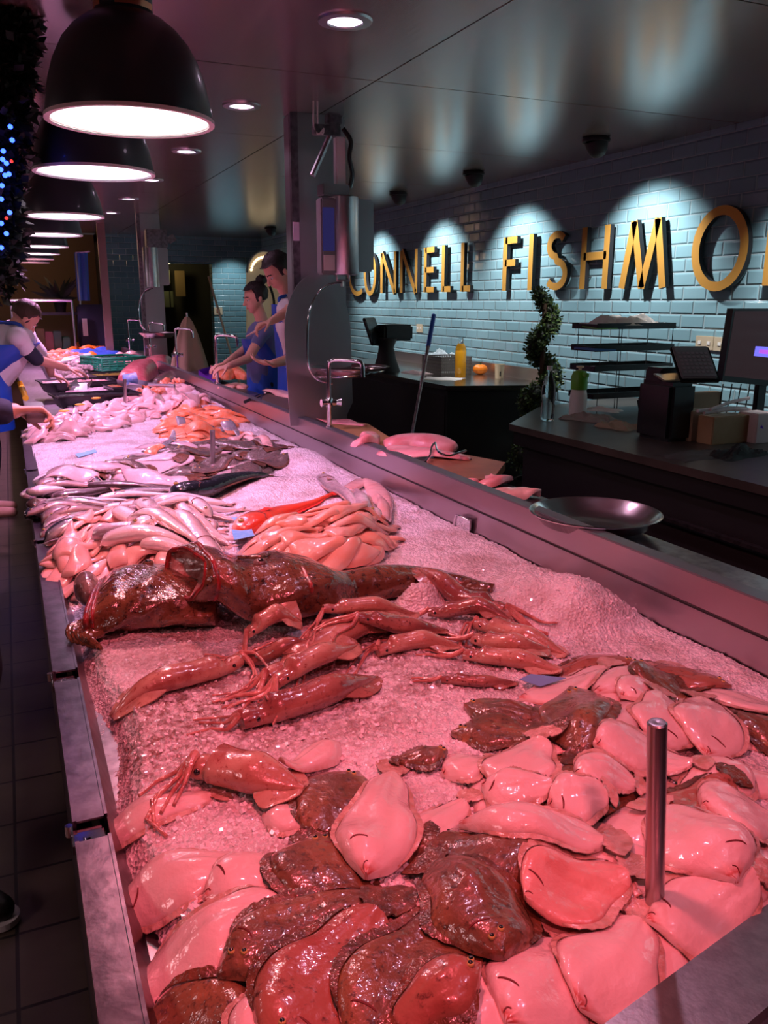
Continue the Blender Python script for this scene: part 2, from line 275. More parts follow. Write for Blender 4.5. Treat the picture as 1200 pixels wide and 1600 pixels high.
# ---------------- mesh helpers ----------------
class MB:
    def __init__(s): s.v = []; s.f = []; s.a = []
    def add(s, vs, fs, at=None):
        n = len(s.v); s.v += [Vector(v) for v in vs]; s.f += [tuple(n+i for i in f) for f in fs]
        s.a += list(at) if at is not None else [0.5]*len(vs)
        return s
    def box(s, a, b, bev=0, rot=None, piv=None):
        x0, y0, z0 = a; x1, y1, z1 = b
        if bev:
            bm = bmesh.new(); bmesh.ops.create_cube(bm, size=1)
            for v in bm.verts: v.co = Vector(((x0+x1)/2+v.co.x*(x1-x0), (y0+y1)/2+v.co.y*(y1-y0), (z0+z1)/2+v.co.z*(z1-z0)))
            bmesh.ops.bevel(bm, geom=bm.edges[:], offset=bev, segments=2, affect='EDGES')
            bm.verts.index_update(); vs = [v.co.copy() for v in bm.verts]; fs = [tuple(v.index for v in f.verts) for f in bm.faces]; bm.free()
        else:
            vs = [Vector(p) for p in [(x0,y0,z0),(x1,y0,z0),(x1,y1,z0),(x0,y1,z0),(x0,y0,z1),(x1,y0,z1),(x1,y1,z1),(x0,y1,z1)]]
            fs = [(0,3,2,1),(4,5,6,7),(0,1,5,4),(1,2,6,5),(2,3,7,6),(3,0,4,7)]
        if rot is not None:
            pv = Vector(piv) if piv is not None else Vector(((x0+x1)/2,(y0+y1)/2,(z0+z1)/2))
            vs = [rot @ (v-pv) + pv for v in vs]
        return s.add(vs, fs)
    def tube(s, pts, rad, seg=10, cap=True, flat=None):
        pts = [Vector(p) for p in pts]; n = len(pts)
        if not hasattr(rad, '__len__'): rad = [rad]*n
        vs = []; T = []
        for i in range(n): T.append((pts[min(i+1, n-1)]-pts[max(i-1, 0)]).normalized())
        ref = Vector((0, 0, 1)) if abs(T[0].z) < .9 else Vector((1, 0, 0))
        nn = (ref - T[0]*ref.dot(T[0])).normalized()
        for i in range(n):
            nn = (nn - T[i]*nn.dot(T[i])).normalized(); bb = T[i].cross(nn)
            for k in range(seg):
                a = 2*PI*k/seg; vs.append(pts[i] + (nn*math.cos(a)+bb*math.sin(a))*rad[i])
        fs = [(i*seg+k, i*seg+(k+1) % seg, (i+1)*seg+(k+1) % seg, (i+1)*seg+k) for i in range(n-1) for k in range(seg)]
        if cap: fs += [tuple(range(seg))[::-1], tuple((n-1)*seg+k for k in range(seg))]
        return s.add(vs, fs)
    def cyl(s, c, r, h, seg=24, r2=None): 
        c = Vector(c); return s.tube([c, c+Vector((0, 0, h))], [r, r if r2 is None else r2], seg)
    def lathe(s, c, prof, seg=40, axis=None, ang=2*PI):
        c = Vector(c); vs = []; n = len(prof)
        for (r, z) in prof:
            for k in range(seg): a = ang*k/seg; vs.append(Vector((r*math.cos(a), r*math.sin(a), z)))
        if axis is not None:
            q = Vector((0, 0, 1)).rotation_difference(Vector(axis)); vs = [q @ v for v in vs]
        vs = [v+c for v in vs]
        return s.add(vs, [(i*seg+k, i*seg+(k+1) % seg, (i+1)*seg+(k+1) % seg, (i+1)*seg+k) for i in range(n-1) for k in range(seg)])
    def ell(s, c, r, seg=16, rings=10, rot=None, cut=None):
        c = Vector(c); r = (r, r, r) if not hasattr(r, '__len__') else r; vs = []
        for i in range(rings+1):
            th = PI*i/rings
            for k in range(seg):
                a = 2*PI*k/seg; v = Vector((math.sin(th)*math.cos(a)*r[0], math.sin(th)*math.sin(a)*r[1], math.cos(th)*r[2]))
                vs.append((rot @ v if rot is not None else v)+c)
        return s.add(vs, [(i*seg+k, (i+1)*seg+k, (i+1)*seg+(k+1) % seg, i*seg+(k+1) % seg) for i in range(rings) for k in range(seg)])
    def grid(s, rows, close=False, at=None):
        n, m = len(rows), len(rows[0]); vs = [p for r in rows for p in r]
        mm = m if close else m-1
        return s.add(vs, [(i*m+j, i*m+(j+1) % m, (i+1)*m+(j+1) % m, (i+1)*m+j) for i in range(n-1) for j in range(mm)], at)
    def prism(s, poly, d, h0=0.):       # poly: list of Vector, extruded by vector d
        n = len(poly); poly = [Vector(p) for p in poly]; d = Vector(d)
        return s.add(poly+[p+d for p in poly], [tuple(range(n))[::-1], tuple(range(n, 2*n))]+[(i, (i+1) % n, n+(i+1) % n, n+i) for i in range(n)])
    def build(s, name, m, parent=None, origin=None, smooth=True, ang=40, label=None, recalc=True):
        me = bpy.data.meshes.new(name)
        if origin is None:
            if parent is not None: origin = Vector(parent['_o'])
            else:
                o3 = Vector((sum(v.x for v in s.v), sum(v.y for v in s.v), 0))/max(1, len(s.v)); o3.z = min(v.z for v in s.v); origin = o3
        origin = Vector(origin)
        me.from_pydata([tuple(v-origin) for v in s.v], [], s.f)
        a = me.attributes.new('pig', 'FLOAT', 'POINT'); a.data.foreach_set('value', s.a)
        bm = bmesh.new(); bm.from_mesh(me)
        bmesh.ops.remove_doubles(bm, verts=bm.verts, dist=1e-6)
        if recalc: bmesh.ops.recalc_face_normals(bm, faces=bm.faces)
        bm.to_mesh(me); bm.free()
        me.materials.append(m if not isinstance(m, str) else M[m])
        me.validate()
        if smooth: me.shade_smooth()
        if smooth and ang: me.set_sharp_from_angle(angle=math.radians(ang))
        o = bpy.data.objects.new(name, me); COL.objects.link(o)
        if parent is not None: o.parent = parent
        else: o.location = origin
        o['_o'] = tuple(origin)
        if label: o['label'] = label
        return o
def thing(name, label, cat, loc, group=None):
    o = bpy.data.objects.new(name, None); COL.objects.link(o); o.location = loc; o.empty_display_size = .05
    o['label'] = label; o['category'] = cat; o['_o'] = tuple(loc)
    if group: o['group'] = group
    return o
def tag(o, label, cat, group=None, kind=None):
    o['label'] = label; o['category'] = cat
    if group: o['group'] = group
    if kind: o['kind'] = kind
    return o
def struct(name, mb, m, **k):
    o = mb.build(name, m, smooth=False, **k); o['kind'] = 'structure'; return o
def dup(root, off, label=None, group=None):
    r = root.copy(); COL.objects.link(r); r.location = Vector(root.location)+Vector(off)
    if label: r['label'] = label
    if group: r['group'] = group
    for ch in list(root.children):
        c = ch.copy(); COL.objects.link(c); c.parent = r
        for g in list(ch.children):
            d = g.copy(); COL.objects.link(d); d.parent = c
    return r
def catmull(pts, n):
    pts = [Vector(p) for p in pts]
    if len(pts) == 2: return [pts[0].lerp(pts[1], i/(n-1)) for i in range(n)]
    P = [pts[0]*2-pts[1]]+pts+[pts[-1]*2-pts[-2]]; out = []
    L = [0]
    for a, b in zip(pts, pts[1:]): L.append(L[-1]+(b-a).length)
    for i in range(n):
        t = L[-1]*i/(n-1); k = 0
        while k < len(pts)-2 and t > L[k+1]: k += 1
        u = (t-L[k])/max(1e-9, L[k+1]-L[k]); p0, p1, p2, p3 = P[k], P[k+1], P[k+2], P[k+3]
        out.append(.5*((2*p1)+(p2-p0)*u+(2*p0-5*p1+4*p2-p3)*u*u+(3*p1-p0-3*p2+p3)*u**3))
    return out
def sstep(a, b, x):
    t = max(0., min(1., (x-a)/(b-a))); return t*t*(3-2*t)
# ================= setting =================
YB = 14.0; XW = 3.98
b = MB(); b.box((-6, -3, -.1), (XW+.2, YB+3, 0)); struct('floor', b, 'floor')
# ceiling: veneer panels with open joints, a dark void above
b = MB()
xs = [-6, -2.6, -.45, 1.69, 3.84-.0, XW]; xs = [-6, -2.6, -.45, 1.69, XW]
ys = [-3, -.64, .9, 2.42, 3.92, 5.44, 7.05, 8.6, 10.2, 11.8, YB]
for x0, x1 in zip(xs, xs[1:]):
    for y0, y1 in zip(ys, ys[1:]): b.box((x0+.004, y0+.004, 2.60), (x1-.004, y1-.004, 2.62))
struct('ceiling', b, 'ceiling')
b = MB(); b.box((-6, -3, 2.621), (XW+.2, YB, 2.7)); struct('trim_1', b, 'ceilgap')
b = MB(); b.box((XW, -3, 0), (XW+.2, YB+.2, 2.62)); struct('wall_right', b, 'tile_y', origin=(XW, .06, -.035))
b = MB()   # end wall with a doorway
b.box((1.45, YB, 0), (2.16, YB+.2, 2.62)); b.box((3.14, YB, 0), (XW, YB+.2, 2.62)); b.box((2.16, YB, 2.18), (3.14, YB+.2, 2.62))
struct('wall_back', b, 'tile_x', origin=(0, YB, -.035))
M['roomdark'] = mat('dim_back_room_paint', (.05, .045, .03), .8)
b = MB(); b.box((1.2, YB+1.9, 0), (3.9, YB+2, 2.62)); b.box((1.4, YB+.2, 0), (1.5, YB+1.9, 2.62)); b.box((3.7, YB+.2, 0), (3.8, YB+1.9, 2.62)); struct('wall_backroom', b, 'roomdark')
b = MB(); b.box((1.4, YB+.2, 2.5), (3.8, YB+1.9, 2.6)); struct('ceiling_backroom', b, 'roomdark')
M['hallbrown'] = mat('dim_brown_render', (.16, .10, .05), .8, bump=.1, bscale=10)
b = MB(); b.box((-6, YB+.6, 0), (1.45, YB+.8, 2.62)); struct('wall_far_left', b, 'hallbrown')
b = MB(); b.box((-6.1, -3, 0), (-6, YB+.8, 2.62)); struct('wall_left', b, 'void')
b = MB(); b.box((-6, -3.1, 0), (XW+.2, -3, 2.62)); struct('wall_front', b, 'void')
light('back_room_lamp', 'POINT', (2.6, YB+1.2, 2.2), 5, (1, .85, .45), .1)
light('far_hall_lamp', 'POINT', (.3, YB-.6, 2.3), 7, (1, .62, .35), .1)

# ================= pendant lamps =================
def make_pendant(y, near, label):
    t = thing('pendant_lamp', label, 'lamp', (.385, y, 2.1), 'enamel pendant lamps hanging over the fish')
    R_ = .232
    prof = [(R_, 0), (R_*1.0, .012), (R_*.975, .05), (R_*.93, .10), (R_*.86, .15), (R_*.75, .20), (R_*.62, .235), (R_*.47, .262), (R_*.35, .275), (R_*.335, .29)]
    inn = [(r-.006, z) for r, z in prof[::-1]]
    b = MB(); b.lathe((.385, y, 2.1), prof+[(.07, .29)], 48); b.lathe((.385, y, 2.1), [(R_, 0), (R_-.006, .0)], 48); b.build('shade', 'lampout', t)
    b = MB(); b.lathe((.385, y, 2.1), [(R_-.004, .001), (R_-.008, .03), (R_-.02, .055)], 48); b.lathe((.385, y, 2.1), [(R_-.012, -.004), (R_+.004, -.004), (R_+.004, .006), (R_-.012, .004)], 48)
    b.build('rim', 'rim_near', t)
    b = MB(); b.lathe((.385, y, 2.1), [(.0001, .012), (R_-.012, .012)], 48); b.build('diffuser', 'lampglow_near' if near == 2 else ('lampglow' if near else 'lampglow_far'), t)
    b = MB()
    for k in range(3):
        a0 = k*2*PI/3+.1; vs = []
        rows = [[Vector((.385+.0815*math.cos(a0+j*1.5/10), y+.0815*math.sin(a0+j*1.5/10), 2.1+z)) for j in range(11)] for z in (.283, .300)]
        b.grid(rows)
    b.build('copper_vent', 'copper', t)
    b = MB(); b.lathe((.385, y, 2.1), [(.079, .275), (.079, .33), (.074, .40), (.05, .43), (.012, .44), (.012, .50)], 32); b.build('neck', 'lampout', t)
    b = MB(); b.lathe((.385, y, 2.1), [(.04, .498), (.04, .48), (.005, .47)], 24); b.build('ceiling_rose', 'black', t)
    return t
nm = ['largest and nearest enamel pendant lamp with copper vents, glowing rosy white', 'second nearest slate pendant lamp, partly behind the largest one', 'third pendant lamp in the row above the fish counter',
      'fourth pendant lamp in the row, half behind the third', 'fifth pendant lamp in the receding row', 'sixth pendant lamp in the receding row', 'last but one pendant lamp, far down the row', 'farthest pendant lamp, glowing pink above the counter end']
for i, y in enumerate(PENDANT_Y): make_pendant(y, 2 if i == 0 else (1 if i < 6 else 0), nm[i])
dn = ['largest round recessed downlight at the top of the photo', 'second recessed downlight, left above the steel pillar', 'third recessed downlight along the ceiling', 'fourth recessed downlight beside the second pendant lamp',
      'fifth recessed downlight along the ceiling', 'sixth recessed downlight, small and far', 'farthest recessed downlight over the counter end']
for y, n in zip(DOWN_Y[3:], dn):
    t = thing('recessed_downlight', n, 'downlight', (1.245, y, 2.6), 'recessed downlights along the counter')
    b = MB(); b.lathe((1.245, y, 2.6), [(.062, -.003), (.066, -.010), (.098, -.008), (.102, 0)], 40); b.build('trim_ring', 'steel', t)
    b = MB(); b.lathe((1.245, y, 2.6), [(.0001, -.004), (.063, -.004)], 32); b.build('lens', 'downglow', t)
sn = [None, None, 'black cone wall spotlight nearest the camera, above the letters SH', 'middle black cone spotlight above the letters LL', 'small black cone spotlight left, beside the hanging scale', 'fourth black cone spotlight, mostly behind the scale', 'far black cone spotlight above the man behind the pillar']
for y, n in zip(SPOT_Y, sn):
    if not n: continue
    t = thing('wall_spotlight', n, 'spotlight', (3.5, y, 2.6), 'cone spotlights aimed at the tiled wall')
    b = MB(); b.lathe((3.5, y, 2.585), [(.085, .01), (.088, 0), (.085, -.012), (.06, -.012)], 32); b.build('flange', 'black', t)
    ax = Vector((.35, 0, -1)).normalized()
    b = MB(); b.lathe((3.5, y, 2.585), [(.074, 0), (.07, .03), (.058, .07), (.035, .10), (.0001, .108)], 32, axis=ax); b.build('cone_body', 'black', t)

# ================= brass wall letters =================
def arc(cx, cy, rx, ry, a0, a1, n=20): return [(cx+rx*math.cos(math.radians(a0+(a1-a0)*i/n)), cy+ry*math.sin(math.radians(a0+(a1-a0)*i/n))) for i in range(n+1)]
S_ = .125
def letter_strokes(ch):     # unit height 1, returns strokes (polylines) and width
    return {
     'I': ([[(0, 0), (0, 1)]], 0), 'L': ([[(0, 0), (0, 1)], [(0, S_/2), (.40, S_/2)]], .40),
     'E': ([[(0, 0), (0, 1)], [(0, S_/2), (.42, S_/2)], [(0, .5), (.40, .5)], [(0, 1-S_/2), (.42, 1-S_/2)]], .42),
     'F': ([[(0, 0), (0, 1)], [(0, .52), (.36, .52)], [(0, 1-S_/2), (.40, 1-S_/2)]], .40),
     'H': ([[(0, 0), (0, 1)], [(.52, 0), (.52, 1)], [(0, .53), (.52, .53)]], .52),
     'N': ([[(0, 0), (0, 1)], [(.02, 1.0), (.58, 0.)], [(.60, 0), (.60, 1)]], .60),
     'M': ([[(0, 0), (.20, 1.0)], [(.20, 1.0), (.46, 0.0)], [(.46, 0.0), (.72, 1.0)], [(.72, 1.0), (.92, 0)]], .92),
     'O': ([arc(.5, .5, .50, .50, 0, 360, 48)], 1.0), 'C': ([arc(.5, .5, .50, .50, 55, 305, 36)], .8),
     'S': ([arc(.24, .755, .19, .185, 35, 262, 20)+arc(.24, .27, .225, .215, 85, -145, 22)], .46)}[ch]
def make_letter(ch, y_left, y_right, label, z0=1.69, h=.435):
    st, wd = letter_strokes(ch)
    wreal = abs(y_left-y_right); sy = (wreal/wd if wd else 1)*1.0
    t = thing('brass_letter', label, 'letter', (XW-.06, y_left, z0), 'brass letters of the wall sign')
    th = S_*h/2
    face, side = MB(), MB()
    for pl in st:
        pts = [Vector((0, -p[0]*sy if wd else 0, p[1]*h)) for p in pl]
        n = len(pts); closed = (pts[0]-pts[-1]).length < 1e-4
        inner, outer = [], []
        for i in range(n):
            a = pts[i-1] if i else (pts[-2] if closed else pts[0]); c = pts[i+1] if i < n-1 else (pts[1] if closed else pts[-1])
            T = (c-a).normalized(); nn = Vector((0, -T.z, T.y)) 
            tw = th*(1.12 if abs(T.z) > .5 else 1)
            inner.append(pts[i]-nn*tw); outer.append(pts[i]+nn*tw)
        o = Vector((XW-.06, y_left, z0)); dx = Vector((.034, 0, 0))
        I = [p+o for p in inner]; O = [p+o for p in outer]
        face.grid([I, O]); 
        side.grid([I, [p+dx for p in I]]); side.grid([O, [p+dx for p in O]]); side.grid([[p+dx for p in I], [p+dx for p in O]])
        if not closed:
            for k in (0, -1): side.grid([[I[k], O[k]], [I[k]+dx, O[k]+dx]])
    face.build('face', 'gold', t, smooth=False); side.build('return_edge', 'gold_side', t, smooth=False)
    b = MB()
    for (yy, zz) in ((.1, .2), (.1, .8)): b.tube([(XW-.03, y_left-yy*wreal, z0+zz*h), (XW, y_left-yy*wreal, z0+zz*h)], .004, 6)
    b.build('mounting_pin', 'gold_side', t)
def yw(px, py=430): return PX(px, py, XW-.06).y
LET = [('C', 546, 566, 'brass letter C at the left start of the visible sign'), ('O', 570, 586, 'narrow looking brass letter O right after the C'), ('N', 596, 617, 'first brass letter N of the sign'),
       ('N', 627, 650, 'second brass letter N of the sign'), ('E', 664, 678, 'brass letter E between the second N and the L'), ('L', 692, 704, 'first brass letter L after the E'), ('L', 722, 735, 'second brass letter L, last before the gap'),
       ('F', 788, 806, 'brass letter F after the gap'), ('I', 828, 828, 'brass letter I between F and S'), ('S', 853, 882, 'brass letter S over the spiral topiary'), ('H', 910, 945, 'brass letter H right of the S'),
       ('M', 972, 1036, 'brass letter M beside the big round O'), ('O', 1083, 1158, 'biggest brass letter O near the right edge'), ('N', 1199, 1255, 'brass letter N cut off by the right edge of the photo')]
for ch, a, c, lb in LET: make_letter(ch, yw(a), yw(c), lb)
# ================= the fish counter =================
ZR = .80          # rim height
def endline(x): return .60 + (x-.50)*.205      # y of the skewed near end, inner lip
# the front counter, near section
ct = thing('fish_counter', 'long stainless steel fish display counter with a raised back rail, filled with ice', 'display counter', (.76, 1.2, 0))
b = MB()
YE = 14.0
x0 = .018
# left rim: flat flange with rolled outer edge and inner lip, in lengths with gaps at the glass clamps
segs = [(.44, 1.20), (1.255, 1.80), (1.855, 2.95), (3.0, 4.3), (4.35, 5.75)]
for (ya, yb_) in segs:
    b.box((x0, ya, ZR-.035), (x0+.006, yb_, ZR+.002)); b.box((x0+.003, ya, ZR-.004), (x0+.050, yb_, ZR)); b.box((x0+.048, ya, ZR-.05), (x0+.053, yb_, ZR+.003))
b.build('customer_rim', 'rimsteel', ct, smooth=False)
for k, (yy) in enumerate([1.228, 1.828, 2.975, 4.325]):
    b = MB(); b.box((x0-.004, yy-.022, ZR-.03), (x0+.045, yy+.022, ZR-.010), .003); b.tube([(x0-.006, yy+.012, ZR-.012), (x0-.006, yy+.012, ZR+.006)], .006, 10); b.tube([(x0+.02, yy-.01, ZR-.012), (x0+.02, yy-.01, ZR-.004)], .007, 10)
    b.build('glass_clamp', 'chrome', ct)
b = MB(); b.box((x0+.004, .44, .08), (x0+.03, 5.75, ZR-.036)); b.box((x0+.35, 5.78, .08), (x0+.38, YE-1.2, ZR-.036)); b.build('front_panel', 'void', ct, smooth=False)
b = MB(); b.box((x0+.05, .3, .70), (1.50, YE-1.0, .745)); b.build('tray_floor', 'steel_worn', ct, smooth=False)
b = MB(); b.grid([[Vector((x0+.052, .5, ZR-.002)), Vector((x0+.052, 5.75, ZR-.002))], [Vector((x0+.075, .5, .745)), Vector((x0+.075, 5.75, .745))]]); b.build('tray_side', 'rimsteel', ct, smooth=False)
# raised back rail: two overlapping plates, top flange, clip
b = MB()
b.box((1.503, .5, .70), (1.509, YE-1.2, .868)); b.box((1.494, .5, .868), (1.500, YE-1.2, .945), ); b.box((1.494, .5, .866), (1.509, YE-1.2, .8695))
b.build('rail_face', 'railsteel', ct, smooth=False)
M['railtop'] = mat('grey_rail_top', (.24, .25, .27), .42, .9)
b = MB(); b.box((1.494, .5, .943), (1.545, YE-1.2, .950), .002); b.box((1.540, .5, .895), (1.546, YE-1.2, .945)); b.build('rail_top', 'railtop', ct, smooth=False)
b = MB(); b.box((1.4905, .5, .8625), (1.5025, YE-1.2, .8665)); b.build('rail_groove', 'black', ct, smooth=False)
b = MB(); p_ = PX(722, 822, 1.485); y1_, z1_ = p_.y, p_.z
pr_ = [(-.055, -.03), (.05, -.03), (.055, .0), (.045, .028), (.02, .036), (-.055, .036)]
b.prism([Vector((1.4915, y1_+u, z1_+v)) for u, v in pr_], (-.006, 0, 0)); b.tube(catmull([(1.482, y1_-.055, z1_+.036), (1.480, y1_+.02, z1_+.037), (1.482, y1_+.046, z1_+.028), (1.482, y1_+.056, z1_), (1.484, y1_+.05, z1_-.03)], 18), .0035, 8)
b.build('rail_clip', 'chrome', ct)
b = MB(); b.box((1.546, .5, .865), (1.765, YE-1.2, .895)); b.build('worktop', 'steel_worn', ct, smooth=False)
b = MB(); b.box((1.70, .6, .05), (1.74, YE-1.2, .865)); b.build('back_panel', 'void', ct, smooth=False)
# skewed near end plate
b = MB()
A = [(-.02, endline(-.02)), (1.52, endline(1.52))]
dn_ = Vector((.205, -1, 0)).normalized()
p = [Vector((x, y, ZR)) for x, y in A]
W_ = .095
q = [v+dn_*W_ for v in p]
dz = Vector((0, 0, .012))
b.grid([[p[0]-dz*5, p[1]-dz*5], [p[0], p[1]], [q[0], q[1]], [q[0]+dn_*.006-dz*.5, q[1]+dn_*.006-dz*.5], [q[0]+dn_*.004-dz*4, q[1]+dn_*.004-dz*4]])
b.build('end_plate', 'endplate', ct, smooth=False)
b = MB(); b.prism([q[0]-dz*3-dn_*.01, q[1]-dz*3-dn_*.01, q[1]-dz*3-dn_*.02, q[0]-dz*3-dn_*.02], (0, 0, -.70)); b.build('end_panel', 'void', ct, smooth=False)
# divider across the counter between ice and prepared dishes, and the narrower far section
# ================= ice and height field =================
CX, CY0, CS = .02, .45, .006
HX, HY = 250, 2130
def noise2(x, y, s, seed=0):
    r = np.random.RandomState(seed); v = 0
    for o in range(5):
        k = s*(1.9**o); a = r.uniform(0, 2*PI, 4)
        th = r.uniform(0, 2*PI, 3)
        v = v + sum(np.sin(k*(x*np.cos(t)+y*np.sin(t))+a[i]+1.3*np.sin(k*.7*(y*np.cos(t)-x*np.sin(t))+a[3])) for i, t in enumerate(th))/3/(1.7**o)
    return v
def bump(x, y, cx, cy, rx, ry, h, rot=0):
    c, s = math.cos(rot), math.sin(rot); u = ((x-cx)*c+(y-cy)*s)/rx; v = (-(x-cx)*s+(y-cy)*c)/ry
    return h*np.exp(-(u*u+v*v)**1.5)
def ice_h(x, y):
    z = .790 + .006*noise2(x, y, 9, 3) 
    # thins out towards the left rim, steel shows between
    lim = .145 + .02*np.sin(y*9)
    fall = np.clip((lim-x)/.05, 0, 1)*np.clip((2.6-y)/.4, 0, 1)
    z = z - .05*fall
    fall2 = np.clip((x-1.44)/.06, 0, 1); z = z-.02*fall2
    fe = np.clip((.60+(x-.5)*.205+.03-y)/.04, 0, 1); z = z-.03*fe
    z = z + bump(x, y, PZ(860, 940, .8).x, PZ(860, 940, .8).y, .16, .11, .080) + bump(x, y, PZ(925, 965, .8).x, PZ(925, 965, .8).y, .12, .08, .070)
    a = PZ(830, 905, .8); z = z+bump(x, y, a.x, a.y, .1, .08, .04)
    a = PZ(660, 925, .83); z = z+bump(x, y, a.x, a.y, .07, .05, .065)
    a = PZ(440, 770, .8); z = z+bump(x, y, a.x, a.y, .30, .36, .045)
    a = PZ(520, 800, .8); z = z+bump(x, y, a.x, a.y, .16, .14, .05)
    a = PZ(170, 700, .8); z = z+bump(x, y, a.x, a.y, .42, .55, .03)
    a = PZ(465, 720, .8); z = z+bump(x, y, a.x, a.y, .14, .22, .07)
    return z
gx = CX+CS*np.arange(HX); gy = CY0+CS*np.arange(HY)
GX, GY = np.meshgrid(gx, gy, indexing='ij')
H = ice_h(GX, GY)
def hs(x, y):
    i = min(HX-2, max(0, int((x-CX)/CS))); j = min(HY-2, max(0, int((y-CY0)/CS))); return H[i, j]
# ice mesh: rows get longer with distance
ys_ = [.50]
while ys_[-1] < 6.3: ys_.append(ys_[-1]+max(.0045, ys_[-1]*.0030))
xs_ = np.linspace(.062, 1.497, 300); ysa = np.array(ys_)
IX, IY = np.meshgrid(xs_, ysa, indexing='ij')
r_ = np.random.RandomState(5)
IZ = ice_h(IX, IY) + r_.normal(0, .0016, IX.shape) + .0022*noise2(IX, IY, 130, 9)
ok = (IY > .60+(IX-.5)*.205)
me = bpy.data.meshes.new('crushed_ice')
V = np.stack([IX, IY, IZ], -1).reshape(-1, 3); n1, n2 = IX.shape
idx = np.arange(n1*n2).reshape(n1, n2)
F = np.stack([idx[:-1, :-1], idx[1:, :-1], idx[1:, 1:], idx[:-1, 1:]], -1)[ok[:-1, :-1]].reshape(-1, 4)
me.from_pydata(V.tolist(), [], F.tolist())
st = np.zeros(n1*n2)
for (px, py, r, s) in [(300, 1120, .20, 1.), (230, 1170, .14, 1.), (560, 1110, .16, .8), (420, 1110, .18, 1.), (660, 1060, .14, .8), (560, 1020, .2, 1.), (750, 1000, .14, .9), (300, 1040, .14, .8), (480, 1150, .1, .7), (150, 1030, .05, 1), (120, 1000, .05, 1)]:
    a = PZ(px, py, .79); st = np.maximum(st, s*np.exp(-(((V[:, 0]-a.x)**2+(V[:, 1]-a.y)**2)/r**2)))
at_ = me.attributes.new('stain', 'FLOAT', 'POINT'); at_.data.foreach_set('value', st)
me.materials.append(M['ice']); me.update()
me.shade_smooth()
ice = bpy.data.objects.new('crushed_ice', me); COL.objects.link(ice)
tag(ice, 'bed of crushed ice filling the steel display counter under the fish', 'ice', kind='stuff')
# loose ice chips lying about
b = MB()
rr = random.Random(4)
for _ in range(2600):
    px, py = rr.uniform(110, 1000), rr.uniform(880, 1460)
    a = PZ(px, py, .79)
    if not (.07 < a.x < 1.47 and a.y > endline(a.x)+.05): continue
    z = float(ice_h(np.array(a.x), np.array(a.y))); s = rr.uniform(.0015, .0045)
    if z < .775: continue
    R3 = Matrix.Rotation(rr.uniform(0, 3), 3, Vector((rr.random(), rr.random(), rr.random()+.1)).normalized())
    b.box((a.x-s, a.y-s*.8, z-s*.3), (a.x+s, a.y+s*.8, z+s*1.2), rot=R3)
M['chip'] = mat('clear_ice_chip', (.9, .88, .9), .1, coat=1.)
o = b.build('ice_chips', 'chip', smooth=False, recalc=False); tag(o, 'loose glassy chips of ice strewn over the crushed ice around squid and flatfish', 'ice', kind='stuff')

# ================= draping tools =================
class Base:
    def __init__(s, pts, pad, dil=2, blur=5, stiff=0.):
        xs = [p[0] for p in pts]; ysn = [p[1] for p in pts]
        s.i0 = max(0, int((min(xs)-pad-CX)/CS)); s.i1 = min(HX, int((max(xs)+pad-CX)/CS)+2)
        s.j0 = max(0, int((min(ysn)-pad-CY0)/CS)); s.j1 = min(HY, int((max(ysn)+pad-CY0)/CS)+2)
        if s.i1-s.i0 < 4: s.i0 = max(0, min(s.i0, HX-6)); s.i1 = s.i0+6
        if s.j1-s.j0 < 4: s.j0 = max(0, min(s.j0, HY-6)); s.j1 = s.j0+6
        P = H[s.i0:s.i1, s.j0:s.j1].copy()
        for _ in range(dil):
            Q = np.pad(P, 1, mode='edge'); P = np.maximum.reduce([Q[1:-1, 1:-1], Q[:-2, 1:-1], Q[2:, 1:-1], Q[1:-1, :-2], Q[1:-1, 2:]])
        for _ in range(3):
            k = blur; Q = np.pad(P, k, mode='edge')
            c = np.cumsum(np.pad(Q, ((1, 0), (0, 0))), 0); Q = (c[2*k+1:]-c[:-2*k-1])/(2*k+1)
            c = np.cumsum(np.pad(Q, ((0, 0), (1, 0))), 1); P = (c[:, 2*k+1:]-c[:, :-2*k-1])/(2*k+1)
        s.P = P
    def __call__(s, x, y):
        u = (x-CX)/CS-s.i0; v = (y-CY0)/CS-s.j0
        u = min(max(u, 0), s.P.shape[0]-1.001); v = min(max(v, 0), s.P.shape[1]-1.001)
        i, j = int(u), int(v); fu, fv = u-i, v-j; P = s.P
        return (P[i, j]*(1-fu)+P[i+1, j]*fu)*(1-fv)+(P[i, j+1]*(1-fu)+P[i+1, j+1]*fu)*fv
def stamp(rows):
    """raise the height field under a finished surface (rows of Vectors)"""
    A = np.array([[tuple(p) for p in r] for r in rows])
    def up(A, ax, k):
        n = A.shape[ax]; t = np.linspace(0, n-1, (n-1)*k+1); i = np.minimum(t.astype(int), n-2); f = t-i
        sh = [1, 1, 1]; sh[ax] = -1; f = f.reshape(sh)
        return np.take(A, i, ax)*(1-f)+np.take(A, i+1, ax)*f
    A = up(up(A, 0, 6), 1, 4).reshape(-1, 3)
    i = ((A[:, 0]-CX)/CS).round().astype(int); j = ((A[:, 1]-CY0)/CS).round().astype(int)
    k = (i >= 0) & (i < HX) & (j >= 0) & (j < HY)
    np.maximum.at(H, (i[k], j[k]), A[k, 2])
def spine(pts, n):
    S = catmull([Vector((p[0], p[1], 0)) for p in pts], n); T = []
    for i in range(n): T.append((S[min(i+1, n-1)]-S[max(i-1, 0)]).normalized())
    return S, T, [Vector((-t.y, t.x, 0)) for t in T]
def px2(pts, z=.82): return [tuple(PZ(p[0], p[1], z))[:2] for p in pts]

